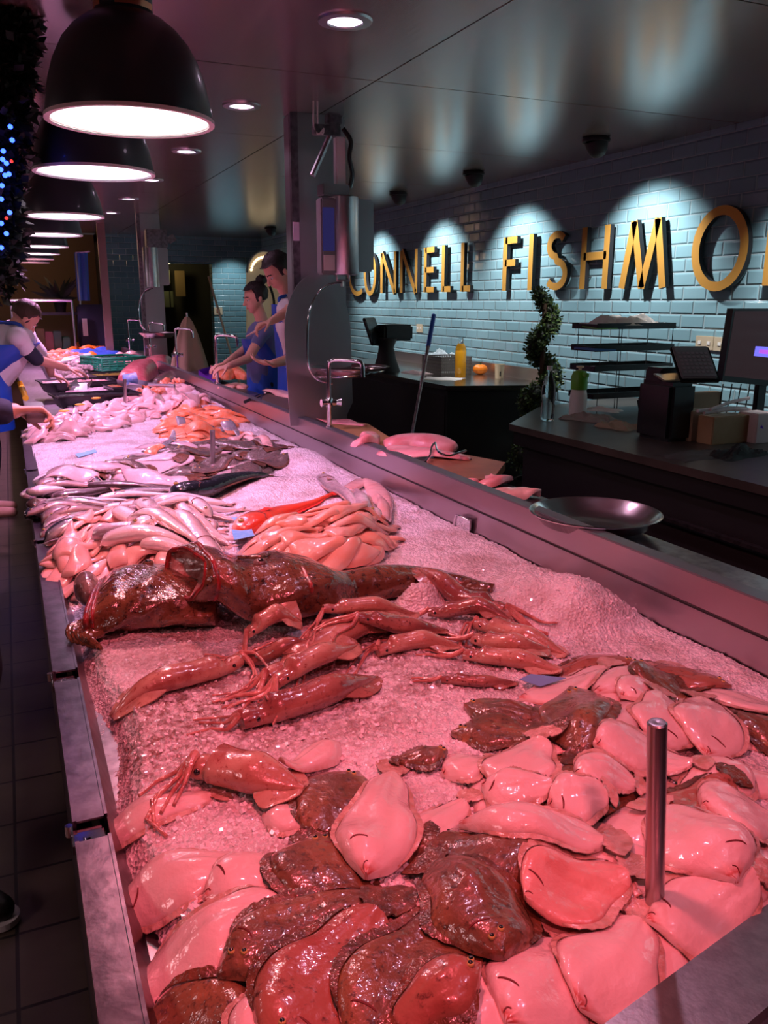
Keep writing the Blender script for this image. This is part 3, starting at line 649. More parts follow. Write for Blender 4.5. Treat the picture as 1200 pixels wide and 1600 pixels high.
def flatfish(pts, width, label, side='belly', thick=.022, name='flatfish', cat='fish', group=None, z=.82, lift=0., tail=True, finw=.016, seed=0, nu=34, nv=17, detail=True, world=False, blur=3, asym=0.):
    P = pts if world else px2(pts, z)
    rg = random.Random(seed+len(P)*7+int(abs(P[0][0])*997))
    S, T, N_ = spine(P, nu); L = sum((S[i+1]-S[i]).length for i in range(nu-1))
    base = Base(P, width*.7+.03, blur=blur)
    ub = .86 if tail else .99
    hw = width/2
    def prof(u):
        t = min(1, u/ub); return max(.0, math.sin(PI*min(1, t**.84)))**.78*(.93+.07*math.cos(9*t+len(P)))*sstep(-.10, .12, t) + .23*sstep(.66, 1, t) + .05*(1-sstep(0, .06, t))
    wav = [rg.uniform(0, 6) for _ in range(4)]
    def surf(u, v, off=0.):
        i = u*(nu-1); k = min(nu-2, int(i)); f = i-k
        c = S[k].lerp(S[k+1], f); n = N_[k].lerp(N_[k+1], f)
        p = c+n*(v*hw*prof(u)+asym*hw*math.sin(PI*u))
        tt = thick*.86*(sstep(-.12, .22, u))*(1-.66*sstep(.45, ub, u))
        rr = abs(v); d = tt*max(0, 1-rr**2.1)**.62
        d += tt*.10*math.exp(-(v/.12)**2)*sstep(.2, .4, u)      # backbone ridge
        d -= tt*.10*math.exp(-((abs(v)-.32)/.13)**2)*sstep(.25, .4, u)
        d += .0010*math.sin(16*u+5*v+wav[0])*math.sin(7*v+wav[1])
        return Vector((p.x, p.y, base(p.x, p.y)+.0015+d+off+lift*(1-u)))
    us = [ub*i/(nu-1) for i in range(nu)]; vs = [-1+2*j/(nv-1) for j in range(nv)]
    vs = [math.copysign(abs(v)**.8, v) for v in vs]
    top = [[surf(u, v) for v in vs] for u in us]
    bot = [[Vector((p.x, p.y, p.z)) for p in r] for r in top]
    for i, u in enumerate(us):
        for j, v in enumerate(vs):
            p = bot[i][j]; p.z = base(p.x, p.y)-.001+lift*(1-u)
    at = []
    for u in us:
        for v in vs:
            if side in ('belly', 'greybelly'):
                a = .60+.06*math.sin(9*v+wav[2])
                if u < .13: a = .60-.62*(1-sstep(.0, .13, u))
                if abs(v) > .86: a = max(a, .60+.36*sstep(.86, 1., abs(v)))
                if u > .80*1: a = max(a, .6+.25*sstep(.76, .86, u))
            else:
                a = .5+.25*math.sin(5*u+wav[2])*math.cos(3*v+wav[3])
                if abs(v) > .85: a += .4*sstep(.85, 1, abs(v))
                if u < .1: a -= .35*(1-sstep(0, .1, u))
            at.append(a)
    o3 = S[nu//2]; o3 = Vector((o3.x, o3.y, base(o3.x, o3.y)))
    t = thing(name, label, cat, o3, group)
    b = MB(); b.grid(top, at=at); b.grid(bot, at=at)
    b.grid([[r[0] for r in top], [r[0] for r in bot]]); b.grid([[r[-1] for r in top], [r[-1] for r in bot]])
    b.grid([top[0], bot[0]]); b.grid([top[-1], bot[-1]])
    mt = {'belly': 'belly', 'brown': 'brownflat', 'ruf': 'rufflat', 'slate': 'slatefish', 'orange': 'orangeflesh', 'greybelly': 'greybelly'}[side]
    b.build('body', mt, t, ang=70)
    stamp(top)
    fm = 'fin_pale' if side in ('belly', 'orange') else 'fin_brown'
    if finw and detail:
        for sgn in (-1, 1):
            rows = []
            for q in range(4):
                r = []
                for i in range(36):
                    u = .14+.68*i/35; e = surf(u, sgn*.985); n = N_[min(nu-1, int(u*(nu-1)))]*sgn
                    amp = math.sin(PI*i/35)**.5; w_ = finw*(.62 if side == 'belly' else 1)*amp*q/3*(1+.07*math.sin(i*2.3))
                    pp = Vector((e.x, e.y, 0))+n*w_
                    pp.z = base(pp.x, pp.y)+.002+.0009*math.sin(i*1.7)*q/3+lift*(1-u)+.001*(3-q)
                    r.append(pp)
                rows.append(r)
            b = MB(); b.grid(rows); b.grid([[p-Vector((0, 0, .0012)) for p in r] for r in rows]); b.build('fin', fm, t, ang=None)
    if tail:
        rows = []
        for q in range(7):
            f = q/6; u = ub+(1-ub)*f; c = S[min(nu-1, int(u*(nu-1)))]+T[-1]*(f*L*.03); n = N_[-1]; r = []
            for j in range(11):
                v = -1+2*j/10; w_ = hw*(.22+.34*f**.8); e = c+n*(v*w_)-T[-1]*(abs(v)**2*.014*f)
                r.append(Vector((e.x, e.y, base(e.x, e.y)+.0025+.0012*math.sin(j*2.4+q)+.004*(1-f))))
            rows.append(r)
        b = MB(); b.grid(rows); b.grid([[p-Vector((0, 0, .0018)) for p in r] for r in rows]); b.build('tail_fin', fm, t, ang=None); stamp(rows)
    sg = rg.choice([-1, 1])
    if detail:
        pts_ = []
        for i in range(14):
            v = sg*(.1+.58*i/13); u = .140+.05*(1-((v*sg-.25)/.6)**2); pts_.append(surf(u, v, .0000))
        b = MB(); b.tube(pts_, [.0003]+[.0009+.0007*math.sin(PI*i/13) for i in range(1, 13)]+[.0003], 6); (b.build('gill_slit', 'gill', t) if rg.random() < .5 or 'cut' in label else None)
        if side in ('brown', 'ruf', 'slate'):
            for (u, v) in ((.085, .28*sg), (.125, -.12*sg)):
                e = surf(u, v); b = MB(); b.ell(e+Vector((0, 0, .0)), (.0045, .0045, .0035), 12, 8); ey = b.build('eye', 'eyering', t)
                b = MB(); b.ell(e+Vector((0, 0, .0018)), (.0034, .0034, .0024), 10, 6); b.build('pupil', 'eye', ey)
        else:
            b = MB(); m_ = [surf(.03+.03*math.cos(a*.3), .55*sg*(a/6), .0002) for a in range(7)]; b.tube(m_, .0009, 6); b.build('mouth', 'gill', t)
    return t

def roundfish(pts, r, label, m='silver', name='whole_fish', cat='fish', group=None, z=.82, flat=.62, tail=True, head=.24, world=False, detail=True, tails='fork', nu=30, seg=16, lift=0, pigshift=0., belly=1, rise=0., finmat='fin_pale', blur=4, rp=None):
    P = pts if world else px2(pts, z)
    S, T, N_ = spine(P, nu); base = Base(P, r+.03, dil=0, blur=9); L = sum((S[i+1]-S[i]).length for i in range(nu-1))
    ub = .88 if tail else 1.
    def prof(u):
        if rp: return rp(u)
        t = min(1, u/ub); return max(.02, (math.sin(PI*min(1., t**.62*.985+.005))**.62)*(1-.25*t)*.98+.10*sstep(.6, 1, t))
    rows, at = [], []
    for i in range(nu):
        u = ub*i/(nu-1); k = min(nu-1, int(u*(nu-1)+.5)); ff = u*(nu-1); kk = min(nu-2, int(ff)); c = S[kk].lerp(S[kk+1], ff-kk); n = N_[kk].lerp(N_[kk+1], ff-kk)
        rr = r*prof(u); zz = base(c.x, c.y)+rr*flat+.001+lift*math.sin(PI*u)+rise*u; row = []
        for s in range(seg):
            a = 2*PI*s/seg; ca, sa = math.cos(a), math.sin(a)
            row.append(Vector((c.x+n.x*rr*ca, c.y+n.y*rr*ca, zz+rr*flat*sa)))
            g = (.5-.5*ca*belly)*.95+pigshift
            at.append(g)
        rows.append(row)
    o3 = S[nu//2]; o3 = Vector((o3.x, o3.y, base(o3.x, o3.y)))
    t = thing(name, label, cat, o3, group)
    b = MB(); b.grid(rows, close=True, at=at); b.f.append(tuple(range(seg))[::-1]); b.f.append(tuple((nu-1)*seg+k for k in range(seg))); b.build('body', m, t, ang=60)
    stamp([[rw[k] for k in range(0, seg//2+1)] for rw in rows])
    def sp(u, a, o=0.):
        kk = min(nu-1, int(u/ub*(nu-1))); c = sum(rows[kk], Vector())/seg; n = N_[min(nu-1, int(u*(nu-1)))]; rr = r*prof(u)+o
        return Vector((c.x+n.x*rr*math.cos(a), c.y+n.y*rr*math.cos(a), c.z+rr*flat*math.sin(a)))
    if tail:
        c0 = S[int(ub*(nu-1))]; c1 = S[-1]+T[-1]*.0; n = N_[-1]; z0 = sum((p.z for p in rows[-1]), 0)/seg; rws = []
        for q in range(6):
            f = q/5; rw = []
            for j in range(9):
                v = -1+2*j/8; w_ = r*(.14+.75*f); back = (0 if tails == 'fan' else (1-abs(v))*f*L*.06)
                e = c0.lerp(c1, f)+n*(v*w_)-T[-1]*back
                rw.append(Vector((e.x, e.y, max(base(e.x, e.y)+.003, z0*(1-f)+f*(base(e.x, e.y)+.004))+.001*math.sin(j*2.2))))
            rws.append(rw)
        b = MB(); b.grid(rws); b.grid([[p-Vector((0, 0, .0016)) for p in rw] for rw in rws]); b.build('tail_fin', finmat, t, ang=None); stamp(rws)
    if detail:
        e = sp(.075, PI*.44); er = r*.17
        b = MB(); b.ell(e, (er, er, er*.55), 14, 8); ey = b.build('eye', 'eyering', t)
        b = MB(); b.ell(e+Vector((0, 0, er*.35)), (er*.6, er*.6, er*.38), 12, 6); b.build('pupil', 'eye', ey)
        b = MB(); b.tube([sp(.20+.03*math.sin(PI*i/9), PI*(.12+.72*i/9), .0006) for i in range(10)], [.0004]+[.0016]*8+[.0004], 6); b.build('gill_slit', 'gill', t)
        for a0, u0 in ((PI*.55, .24),):
            f0_ = sp(u0, a0, .001); d = T[int(.3*nu)]; n = N_[int(.3*nu)]
            rws = [[f0_+d*(L*.10*f)+n*(r*.30*(v)*f)+Vector((0, 0, .003*f-.001*abs(v))) for v in (-1, -.5, 0, .5, 1)] for f in (0, .35, .7, 1)]
            b = MB(); b.grid(rws); b.grid([[p-Vector((0, 0, .001)) for p in q] for q in rws]); b.build('side_fin', finmat, t, ang=None)
        for sg in (1, -1):
            rws = []
            for q in range(3):
                rws.append([sp(.30+.5*i/15, 0 if sg > 0 else PI, -.001+q/2*r*.34*math.sin(PI*(i+.5)/16)**.7) for i in range(16)])
            b = MB(); b.grid(rws); b.grid([[p-Vector((0, 0, .001)) for p in q] for q in rws]); b.build('back_fin' if sg > 0 else 'belly_fin', finmat, t, ang=None)
    return t

def fillet(pts, width, label, m='fillet', thick=.018, group=None, z=.82, seed=0, world=False, name='fish_fillet', nu=14, nv=9, curl=.008, blunt=.5, cat='fish fillet', stampit=True, blur=3, skinm=None):
    P = pts if world else px2(pts, z); rg = random.Random(seed)
    S, T, N_ = spine(P, nu); base = Base(P, width*.6+.02, dil=1, blur=blur); w_ = [rg.uniform(0, 6) for _ in range(4)]; hw = width/2
    rows, bot = [], []
    for i in range(nu):
        u = i/(nu-1); pr = (math.sin(PI*min(1, (u*.92+.05)**blunt))**.6); r, rb = [], []
        for j in range(nv):
            v = -1+2*j/(nv-1); v = math.copysign(abs(v)**.8, v)
            p = S[i]+N_[i]*(v*hw*pr*(1+.12*math.sin(7*u+w_[0])))
            tk = thick*max(0, 1-abs(v)**2.5)**.5*(math.sin(PI*(u*.96+.02))**.35)
            wz = curl*(math.sin(5*u+w_[1])*v+.6*math.sin(9*u+w_[2])*.5+abs(v)*.5*math.sin(3*u+w_[3]))
            zb = base(p.x, p.y)+.001+max(-.002, wz)
            r.append(Vector((p.x, p.y, zb+tk+.001))); rb.append(Vector((p.x, p.y, zb)))
        rows.append(r); bot.append(rb)
    b = MB(); b.grid(rows); b.grid(bot); b.grid([[r[0] for r in rows], [r[0] for r in bot]]); b.grid([[r[-1] for r in rows], [r[-1] for r in bot]]); b.grid([rows[0], bot[0]]); b.grid([rows[-1], bot[-1]])
    o = b.build(name, m, ang=80); tag(o, label, cat, group)
    if stampit: stamp(rows)
    return o
def squid(pts, r, label, m='squid', arms=None, z=.83, group='whole squid on the ice', fins=True, flat=.8, seed=0, armn=6, lift=0.):
    """pts runs from the pointed mantle tip to the head; arms: list of pixel paths starting at the head"""
    nu, seg = 26, 14; P = px2(pts, z); S, T, N_ = spine(P, nu); base = Base(P, r+.03, dil=2, blur=4); rows, at = [], []
    rg = random.Random(seed)
    def prof(u): 
        if u < .82: return max(.05, sstep(-.12, .45, u))*(1-.06*u)*(1+.03*math.sin(17*u+seed))
        return .94-.40*sstep(.82, .86, u) if u < .86 else .54+.10*math.sin(PI*(u-.86)/.14)
    for i in range(nu):
        u = i/(nu-1); rr = r*prof(u); c = S[i]; zz = base(c.x, c.y)+rr*flat+lift
        rows.append([Vector((c.x+N_[i].x*rr*math.cos(a), c.y+N_[i].y*rr*math.cos(a), zz+rr*flat*math.sin(a)*(1+.04*math.sin(3*a+u*8)))) for a in [2*PI*k/seg for k in range(seg)]])
        at += [.45+.35*math.sin(4*u+a*1.0+seed) for a in [2*PI*k/seg for k in range(seg)]]
    t = thing('squid', label, 'squid', Vector((S[12].x, S[12].y, base(S[12].x, S[12].y))), group)
    b = MB(); b.grid(rows, close=True, at=at); b.f.append(tuple(range(seg))[::-1]); b.f.append(tuple((nu-1)*seg+k for k in range(seg))); b.build('mantle', m, t, ang=60)
    stamp([[rw[k] for k in range(0, seg//2+1)] for rw in rows])
    if fins:
        for sg in (-1, 1):
            rws = []
            for q in range(4):
                rr_ = []
                for i in range(12):
                    f = i/11; k = int(f*.42*(nu-1)); c = sum(rows[k], Vector())/seg; n = N_[k]*sg; e = c+n*(r*prof(k/(nu-1))*.7+r*1.0*math.sin(PI*f)**.8*q/3); 
                    e.z = max(base(e.x, e.y)+.003, c.z-.3*r*q/3)+.002*math.sin(i+q); rr_.append(e)
                rws.append(rr_)
            b = MB(); b.grid(rws); b.grid([[p-Vector((0, 0, .002)) for p in q] for q in rws]); b.build('mantle_fin', m, t, ang=None)
    hd = sum(rows[-1], Vector())/seg
    for sg in (-1, 1):
        k = int(.92*(nu-1)); c = sum(rows[k], Vector())/seg; b = MB(); b.ell(c+N_[k]*(sg*r*.52)+Vector((0, 0, r*.10)), r*.15, 12, 8); b.build('eye', 'eye', t)
    if arms is None:
        arms = []
        for a in range(armn):
            an = (a-(armn-1)/2)*.32+rg.uniform(-.1, .1); d = T[-1]; dd = Vector((d.x*math.cos(an)-d.y*math.sin(an), d.x*math.sin(an)+d.y*math.cos(an), 0)); nn = Vector((-dd.y, dd.x, 0)); w0 = rg.uniform(-1, 1)
            Lr = r*rg.uniform(3., 5.2); arms.append([hd+dd*(Lr*f)+nn*(w0*r*1.4*f*f)+nn*(.25*r*math.sin(6*f)) for f in (0, .25, .5, .75, 1)])
    else: arms = [[hd]+[Vector((*q, 0)) for q in px2(a, z)] for a in arms]
    for a in arms:
        Q = catmull(a, 18); bs = Base([(p.x, p.y) for p in Q], .02, dil=1, blur=2); path = []
        for i, p in enumerate(Q):
            f = i/17; rr = r*.20*(1-.72*f)+.0007; zz = bs(p.x, p.y)+rr*.9; zz = max(zz, hd.z*(1-f*5)) if f < .2 else zz
            path.append(Vector((p.x, p.y, zz)))
        b = MB(); b.tube(path, [r*.20*(1-.72*i/17)+.0007 for i in range(18)], 8); b.build('tentacle', 'tent', t)
        stamp([[p+Vector((dx, 0, 0)) for dx in (-.002, 0, .002)] for p in path])
    return t
def card(pts, label, m='bluecard', z=.83):
    P = [PZ(*p, z) for p in pts]; zz = max(hs(p.x, p.y) for p in P)+.003
    P = [Vector((p.x, p.y, max(hs(p.x, p.y)+.003, zz-.006))) for p in P]
    b = MB(); b.prism(P, (0, 0, .0012)); o = b.build('price_card', m, smooth=False); tag(o, label, 'price card', 'blue price cards on the ice'); return o
# ================= foreground flatfish (lowest first) =================
FG = 'flatfish piled on ice at the near end'
def F(pts, w, label, side='belly', **k): return flatfish(pts, w*1.02, label, side, group=FG, **k)
rg = random.Random(77)
def inpoly(x, y, poly):
    c = False
    for i in range(len(poly)):
        x1, y1 = poly[i]; x2, y2 = poly[i-1]
        if (y1 > y) != (y2 > y) and x < (x2-x1)*(y-y1)/(y2-y1)+x1: c = not c
    return c
_q = [tuple(PZ(*p, .82))[:2] for p in [(760, 1165), (1010, 1040), (1190, 1100), (1215, 1330), (1010, 1450), (800, 1560), (620, 1500), (650, 1330), (760, 1240)]]
_n = 0; _us = []
while _n < 26:
    x, y = rg.uniform(.3, 1.42), rg.uniform(.62, 1.6)
    if not inpoly(x, y, _q) or any((x-a)**2+(y-c)**2 < .07**2 for a, c in _us): continue
    _us.append((x, y)); a_ = rg.uniform(-.7, .7)+(PI if rg.random() < .7 else 0); l_ = .14; dx, dy = math.cos(a_)*l_, math.sin(a_)*l_
    k_ = _n % 4 == 3
    flatfish([(min(1.46, x+dx), y+dy), (x, y), (min(1.46, x-dx), y-dy)], rg.uniform(.12, .14), 'brown flatfish in the lower layer, mostly covered by the white ones around the post' if k_ else 'white flatfish in the lower layer around the thick post, mostly covered', 'brown' if k_ else 'belly', group='lower layer brown flatfish' if k_ else 'lower layer white flatfish', thick=.02, world=True, detail=False, nu=22, nv=11); _n += 1
F([(700, 1640), (780, 1560), (860, 1470)], .14, 'white flatfish lying lowest at the bottom, under the reddish tail', thick=.02)
F([(790, 1600), (850, 1520), (890, 1430)], .13, 'white flatfish with a shadowed middle, left of the skewed steel end plate', seed=2)
F([(905, 1560), (965, 1480), (1010, 1405)], .13, 'white flatfish reaching down to the end plate left of the steel post foot')
F([(1190, 1350), (1140, 1335), (1060, 1350)], .10, 'white flatfish tucked low at the right edge above the end plate', seed=3)
F([(1010, 1432), (1085, 1418), (1200, 1360)], .105, 'white flatfish with a small pink snout touching the foot of the steel post', z=.82)
F([(1275, 1150), (1195, 1130), (1140, 1108)], .12, 'dark brown flatfish at the right edge below the steel rail', 'brown')
F([(1250, 1110), (1150, 1085), (1070, 1050)], .11, 'long white flatfish lying highest at the right, along the steel rail')
F([(1000, 1018), (930, 1020), (850, 1038)], .09, 'thin brown flatfish edge farthest back, beside the faded blue card', 'ruf')
F([(1145, 1062), (1065, 1045), (1000, 1020)], .12, 'reddish brown flatfish on top at the back right, by the rail shadow', 'ruf')
F([(930, 1090), (975, 1062), (1010, 1030)], .10, 'white flatfish behind the head of the brown one at the back')
F([(812, 1073), (885, 1062), (960, 1025)], .12, 'white flatfish with a dark red snout pointing left, just before the blue card')
F([(985, 1045), (1045, 1075), (1110, 1098)], .105, 'brown flatfish with its dark snout pointing left, on white ones at the back', 'brown')
F([(968, 1102), (1005, 1092), (1055, 1098)], .085, 'short white flatfish with a curved cut under its head, left of the two square ones')
F([(1030, 1165), (1035, 1130), (1030, 1090)], .12, 'square looking white flatfish directly behind the steel post top')
F([(1105, 1170), (1105, 1130), (1090, 1085)], .13, 'square looking white flatfish right of the steel post top')
F([(850, 1215), (900, 1235), (960, 1262)], .12, 'brown flatfish half buried left of the steel post middle', 'brown')
F([(1170, 1190), (1120, 1210), (1060, 1240)], .11, 'white flatfish with a shaded fold right of the steel post, by the frame edge')
F([(1060, 1290), (1085, 1265), (1150, 1210)], .12, 'brown flatfish patch between white ones right of the steel post', 'ruf')
F([(725, 1085), (785, 1098), (860, 1120)], .105, 'brown flatfish lying behind another at the edge of open ice', 'brown')
F([(890, 1078), (900, 1130), (905, 1210)], .14, 'brown flatfish with a knob like head up, covered in bright glints', 'brown', thick=.026)
F([(705, 1128), (780, 1135), (880, 1165)], .105, 'brown flatfish pointing left, its snout farthest out on the open ice', 'brown', thick=.026)
F([(925, 1190), (1000, 1182), (1110, 1198)], .105, 'long white flatfish running behind the steel post, snout left')
F([(897, 1232), (945, 1222), (1010, 1228)], .085, 'small white flatfish with a red snout, just left of the steel post')
F([(1096, 1275), (1150, 1270), (1240, 1265)], .15, 'big round white flatfish at the right edge', thick=.03)
F([(640, 1315), (680, 1270), (740, 1225)], .09, 'narrow white flatfish between the upright white one and the big right one')
F([(690, 1192), (730, 1185), (775, 1175)], .10, 'blunt white flatfish left of the wet shiny one, beside the ragged fins')
F([(790, 1235), (818, 1195), (850, 1160)], .13, 'wet shiny white flatfish under the brown pair')
F([(752, 1226), (800, 1238), (880, 1240)], .075, 'white flatfish showing a small round snout below the wet shiny one')
F([(855, 1262), (905, 1258), (960, 1250)], .09, 'flatfish showing pale flesh and a brown flap, left of the post')
F([(1150, 1390), (1085, 1325), (1010, 1255)], .155, 'broad white flatfish lying behind the steel post toward the end plate', thick=.028)
# left side
F([(129, 1272), (230, 1258), (360, 1228)], .085, 'white flatfish uppermost at the left rim, red snout over the steel', z=.80)
F([(408, 1252), (450, 1256), (520, 1262)], .075, 'small white flatfish tip below the curled squid')
F([(160, 1352), (280, 1342), (460, 1325)], .12, 'white flatfish with its red cut snout at the left rim, second from the top', thick=.03)
F([(316, 1386), (400, 1360), (520, 1335)], .12, 'white flatfish overlapping the left one, tail under the dark brown fish', thick=.028)
F([(183, 1496), (290, 1462), (400, 1418), (480, 1385)], .135, 'long white flatfish with a lilac sheen, lowest of those at the left rim', thick=.034)
F([(345, 1640), (270, 1570), (180, 1545)], .17, 'dark brown flatfish in the bottom left corner', 'brown')
F([(395, 1640), (420, 1565), (450, 1490)], .085, 'white flatfish strip between two brown ones at the bottom')
F([(560, 1185), (520, 1228), (490, 1300)], .15, 'dark brown flatfish left of and under the upright white one', 'brown', thick=.026)
F([(495, 1290), (515, 1360), (600, 1430)], .155, 'brown flatfish whose rounded edge covers the tails of the left white ones', 'brown', thick=.026)
F([(340, 1514), (430, 1465), (520, 1425), (640, 1390)], .115, 'brown flatfish with a small black eye, snout pointing down left', 'brown', thick=.03)
F([(420, 1650), (510, 1530), (610, 1400)], .15, 'reddish raw looking flatfish in the middle of the bottom', 'ruf', thick=.028)
F([(862, 1368), (770, 1330), (650, 1300)], .17, 'broad brown flatfish with a dark red snout pointing right', 'brown', thick=.03)
F([(560, 1650), (640, 1530), (750, 1395)], .15, 'big brown flatfish at the bottom right of centre, streaked with fins', 'brown', thick=.03)
F([(785, 1518), (750, 1440), (660, 1330)], .135, 'brown flatfish with a big dark head hanging over the white ones', 'brown', thick=.042)
F([(750, 1545), (680, 1575), (600, 1625)], .075, 'reddish flatfish with a raised narrow tail at the bottom', 'ruf', lift=.012)
F([(820, 1425), (900, 1385), (1002, 1352)], .125, 'salmon tinted flatfish with a brown fringe along its lower edge', 'orange', thick=.024)
F([(717, 1291), (800, 1298), (880, 1310), (980, 1322)], .125, 'long shiny white flatfish right of centre with a cut behind its small snout', thick=.036)
F([(572, 1372), (590, 1285), (618, 1170)], .125, 'upright white flatfish in the centre with a black cut at its head', thick=.042)
# ================= monkfish =================
def monkfish(base_z):
    # head mesh: lofted rings along the axis from lips to trunk
    def head(P, prof, hprof, label, gape, nu=40, seg=40, m='monk', tailfrac=1., seed=0, open_=True, name='monkfish'):
        S, T, N_ = spine(P, nu); base = Base(P, .05, dil=1, blur=6); rows, at = [], []
        t = thing(name, label, 'fish', Vector((S[nu//3].x, S[nu//3].y, base(S[nu//3].x, S[nu//3].y))), 'monkfish')
        rr_ = np.random.RandomState(seed)
        for i in range(nu):
            u = i/(nu-1); hw, hh = np.interp(u, *zip(*prof)), np.interp(u, *zip(*hprof)); c = S[i]; zb = base(c.x, c.y); r = []
            for k in range(seg):
                a = 2*PI*k/seg; ca, sa = math.cos(a), math.sin(a)
                sl = gape*(hw)*(ca if True else 0)*max(0, 1-u*6)          # slanted mouth plane
                sq = abs(ca)**.85*math.copysign(1, ca); sh = abs(sa)**.9*math.copysign(1, sa)
                bm_ = 1+.035*math.sin(7*a+9*u+seed)+.02*math.sin(23*u+5*a)
                p = Vector((c.x+N_[i].x*hw*sq*bm_+T[i].x*sl, c.y+N_[i].y*hw*sq*bm_+T[i].y*sl, zb+hh+hh*sh*bm_))
                p += Vector((.0, 0, .004*math.sin(17*u+3*a)*(1 if sa > 0 else 0)))
                r.append(p); at.append(.45+.35*(-sa*.9 if sa < 0 else 0)+.18*math.sin(3*a+5*u)+(.2 if u < .06 else 0))
            rows.append(r)
        b = MB(); b.grid(rows, close=True, at=at); b.f.append(tuple((nu-1)*seg+k for k in range(seg)))
        b.build('body', m, t, ang=None)
        stamp([[rw[k] for k in range(0, seg//2+1)] for rw in rows])
        return t, rows, S, T, N_, base
    return head
mk = monkfish(0)
# left monkfish: broad flat head, mouth at the left, seen from above, cut behind the head
def w2(px, py, z=.80): p = PZ(px, py, z); return (p.x, p.y)
P1 = [w2(152, 968), w2(240, 960), w2(345, 960)]
t1, R1, S1, T1, N1, B1 = mk(P1, [(0, .145), (.15, .160), (.5, .155), (.85, .13), (1, .10)], [(0, .052), (.15, .062), (.5, .066), (.85, .055), (1, .04)], 'left monkfish with a broad flat brown head, red lipped mouth facing the left rim', .12, seed=2)
def lip(rows, i, t, r, m='monklip', k0=0, k1=None, off=(0, 0, 0)):
    seg = len(rows[i]); ks = range(k0, (k1 if k1 is not None else seg)+1)
    pts = [rows[i][k % seg]+Vector(off) for k in ks]; b = MB(); b.tube(catmull(pts, len(pts)*2), r, 10); return b.build('lip', m, t)
lip(R1, 0, t1, .0075)
lip(R1, 1, t1, .005, off=(.004, 0, .003), k0=0, k1=20)
# mouth lining: a bowl going in
def bowl_in(rows, t, T0, depth, m='monkmouth'):
    seg = len(rows[0]); c = sum(rows[0], Vector())/seg; rws = [rows[0]]
    for q in range(1, 7):
        f = q/6; rws.append([c+(p-c)*math.cos(f*PI/2*.97)+T0*depth*math.sin(f*PI/2) for p in rows[0]])
    b = MB(); b.grid(rws, close=True); b.build('mouth_lining', m, t, ang=None)
bowl_in(R1, t1, T1[0], .05, 'monkgrey')
# lower jaw bulging out at the left
c = w2(132, 945); z = hs(*c); 
b = MB(); b.ell((c[0]+.012, c[1]+.03, .835), (.035, .085, .045), 24, 16); b.build('lower_jaw', 'monkgrey', t1)
for k in range(6):        # pectoral fin rags in front of the jaw
    a = PZ(112+6*k, 1000+3*k, .80); b = MB(); b.tube(catmull([a+Vector((.03, .05, .02)), a+Vector((.0, .02, .022)), a+Vector((.0+.004*k, -.02, .008)), a+Vector((.02, -.035, .012))], 12), [.012, .013, .012, .012, .011, .011, .010, .009, .008, .007, .005, .003], 8); b.build('fin_ray', 'monk', t1)
for (px, py) in ((225, 912), (232, 912)):
    pass
def on_rows(rows, u, k): 
    i = u*(len(rows)-1); a = int(i); return rows[a][k].lerp(rows[min(a+1, len(rows)-1)][k], i-a)
e = on_rows(R1, .40, 7); b = MB(); b.ell(e, (.016, .016, .010), 16, 10); ey = b.build('eye', 'monk', t1); b = MB(); b.ell(e+Vector((0, -.002, .006)), (.009, .009, .006), 12, 8); b.build('pupil', 'eye', ey)
for k in range(14):
    f = k/13; b = MB(); p = R1[0][int(2+f*16)]+Vector((.004, 0, -.002)); b.tube([p, p+Vector((-.004, 0, -.010))], [.0018, .0003], 6); b.build('tooth', 'white', t1)
# centre monkfish: tall head with gaping pale mouth at the left, long tail running right under the squid
P2 = [w2(322, 968), w2(400, 957), w2(490, 945), w2(610, 925), w2(700, 918), w2(770, 932)]
t2, R2, S2, T2, N2, B2 = mk(P2, [(0, .118), (.06, .142), (.25, .152), (.38, .115), (.46, .070), (.6, .068), (.8, .055), (.92, .03), (1, .015)],
    [(0, .060), (.06, .074), (.25, .080), (.38, .064), (.46, .044), (.6, .040), (.8, .032), (.92, .020), (1, .010)], 'centre monkfish with a gaping pale mouth and long dark tail running right', -.10, nu=60, seed=5)
lip(R2, 0, t2, .008); 
# wide lower jaw: pale lining crescent and dark outer skin, pushed out to the left
seg = 40; c0 = sum(R2[0], Vector())/seg; tdir = -T2[0]
rws, rws2 = [], []
for q in range(9):
    f = q/8; r, r2 = [], []
    for k in range(seg+1):
        p = R2[0][k % seg]; d = p-c0; a = 2*PI*k/seg
        ext = .060*(.5+.5*math.cos(a+.9))**.7+.010            # jaw juts out where it gapes (towards the far, upper side)
        r.append(p+tdir*ext*f+d*(.05*math.sin(PI*f)-.10*f)); r2.append(p+tdir*(ext*f+.004)+d*(.05*math.sin(PI*f)-.10*f+.06))
    rws.append(r); rws2.append(r2)
b = MB(); b.grid(rws); 
inner = [rws[-1]]
for q in range(1, 8):
    f = q/7; inner.append([p.lerp(c0+(p-c0)*.0, f*.98)-tdir*(.05*math.sin(PI*f*.5)) for p in rws[-1]])
b.grid(inner); jw = b.build('lower_jaw', 'monkmouth', t2, ang=None)
b = MB(); b.grid(rws2); b.grid([rws2[-1], rws[-1]]); b.build('jaw_skin', 'monk', t2, ang=None)
b = MB(); b.tube([p+tdir*.002 for p in rws[-1]], .0065, 8, cap=False); b.build('jaw_lip', 'monklip', t2)
for k in range(0, 40, 2):
    p = rws[-1][k]; b = MB(); b.tube([p, p+(c0-p).normalized()*.014-tdir*.002], [.0018, .0003], 6); b.build('tooth', 'white', t2)
e = on_rows(R2, .17, 11); b = MB(); b.ell(e, (.019, .019, .013), 18, 10); ey = b.build('eye', 'monkgrey', t2); b = MB(); b.ell(e+Vector((0, -.005, .006)), (.010, .010, .008), 12, 8); b.build('pupil', 'eye', ey)
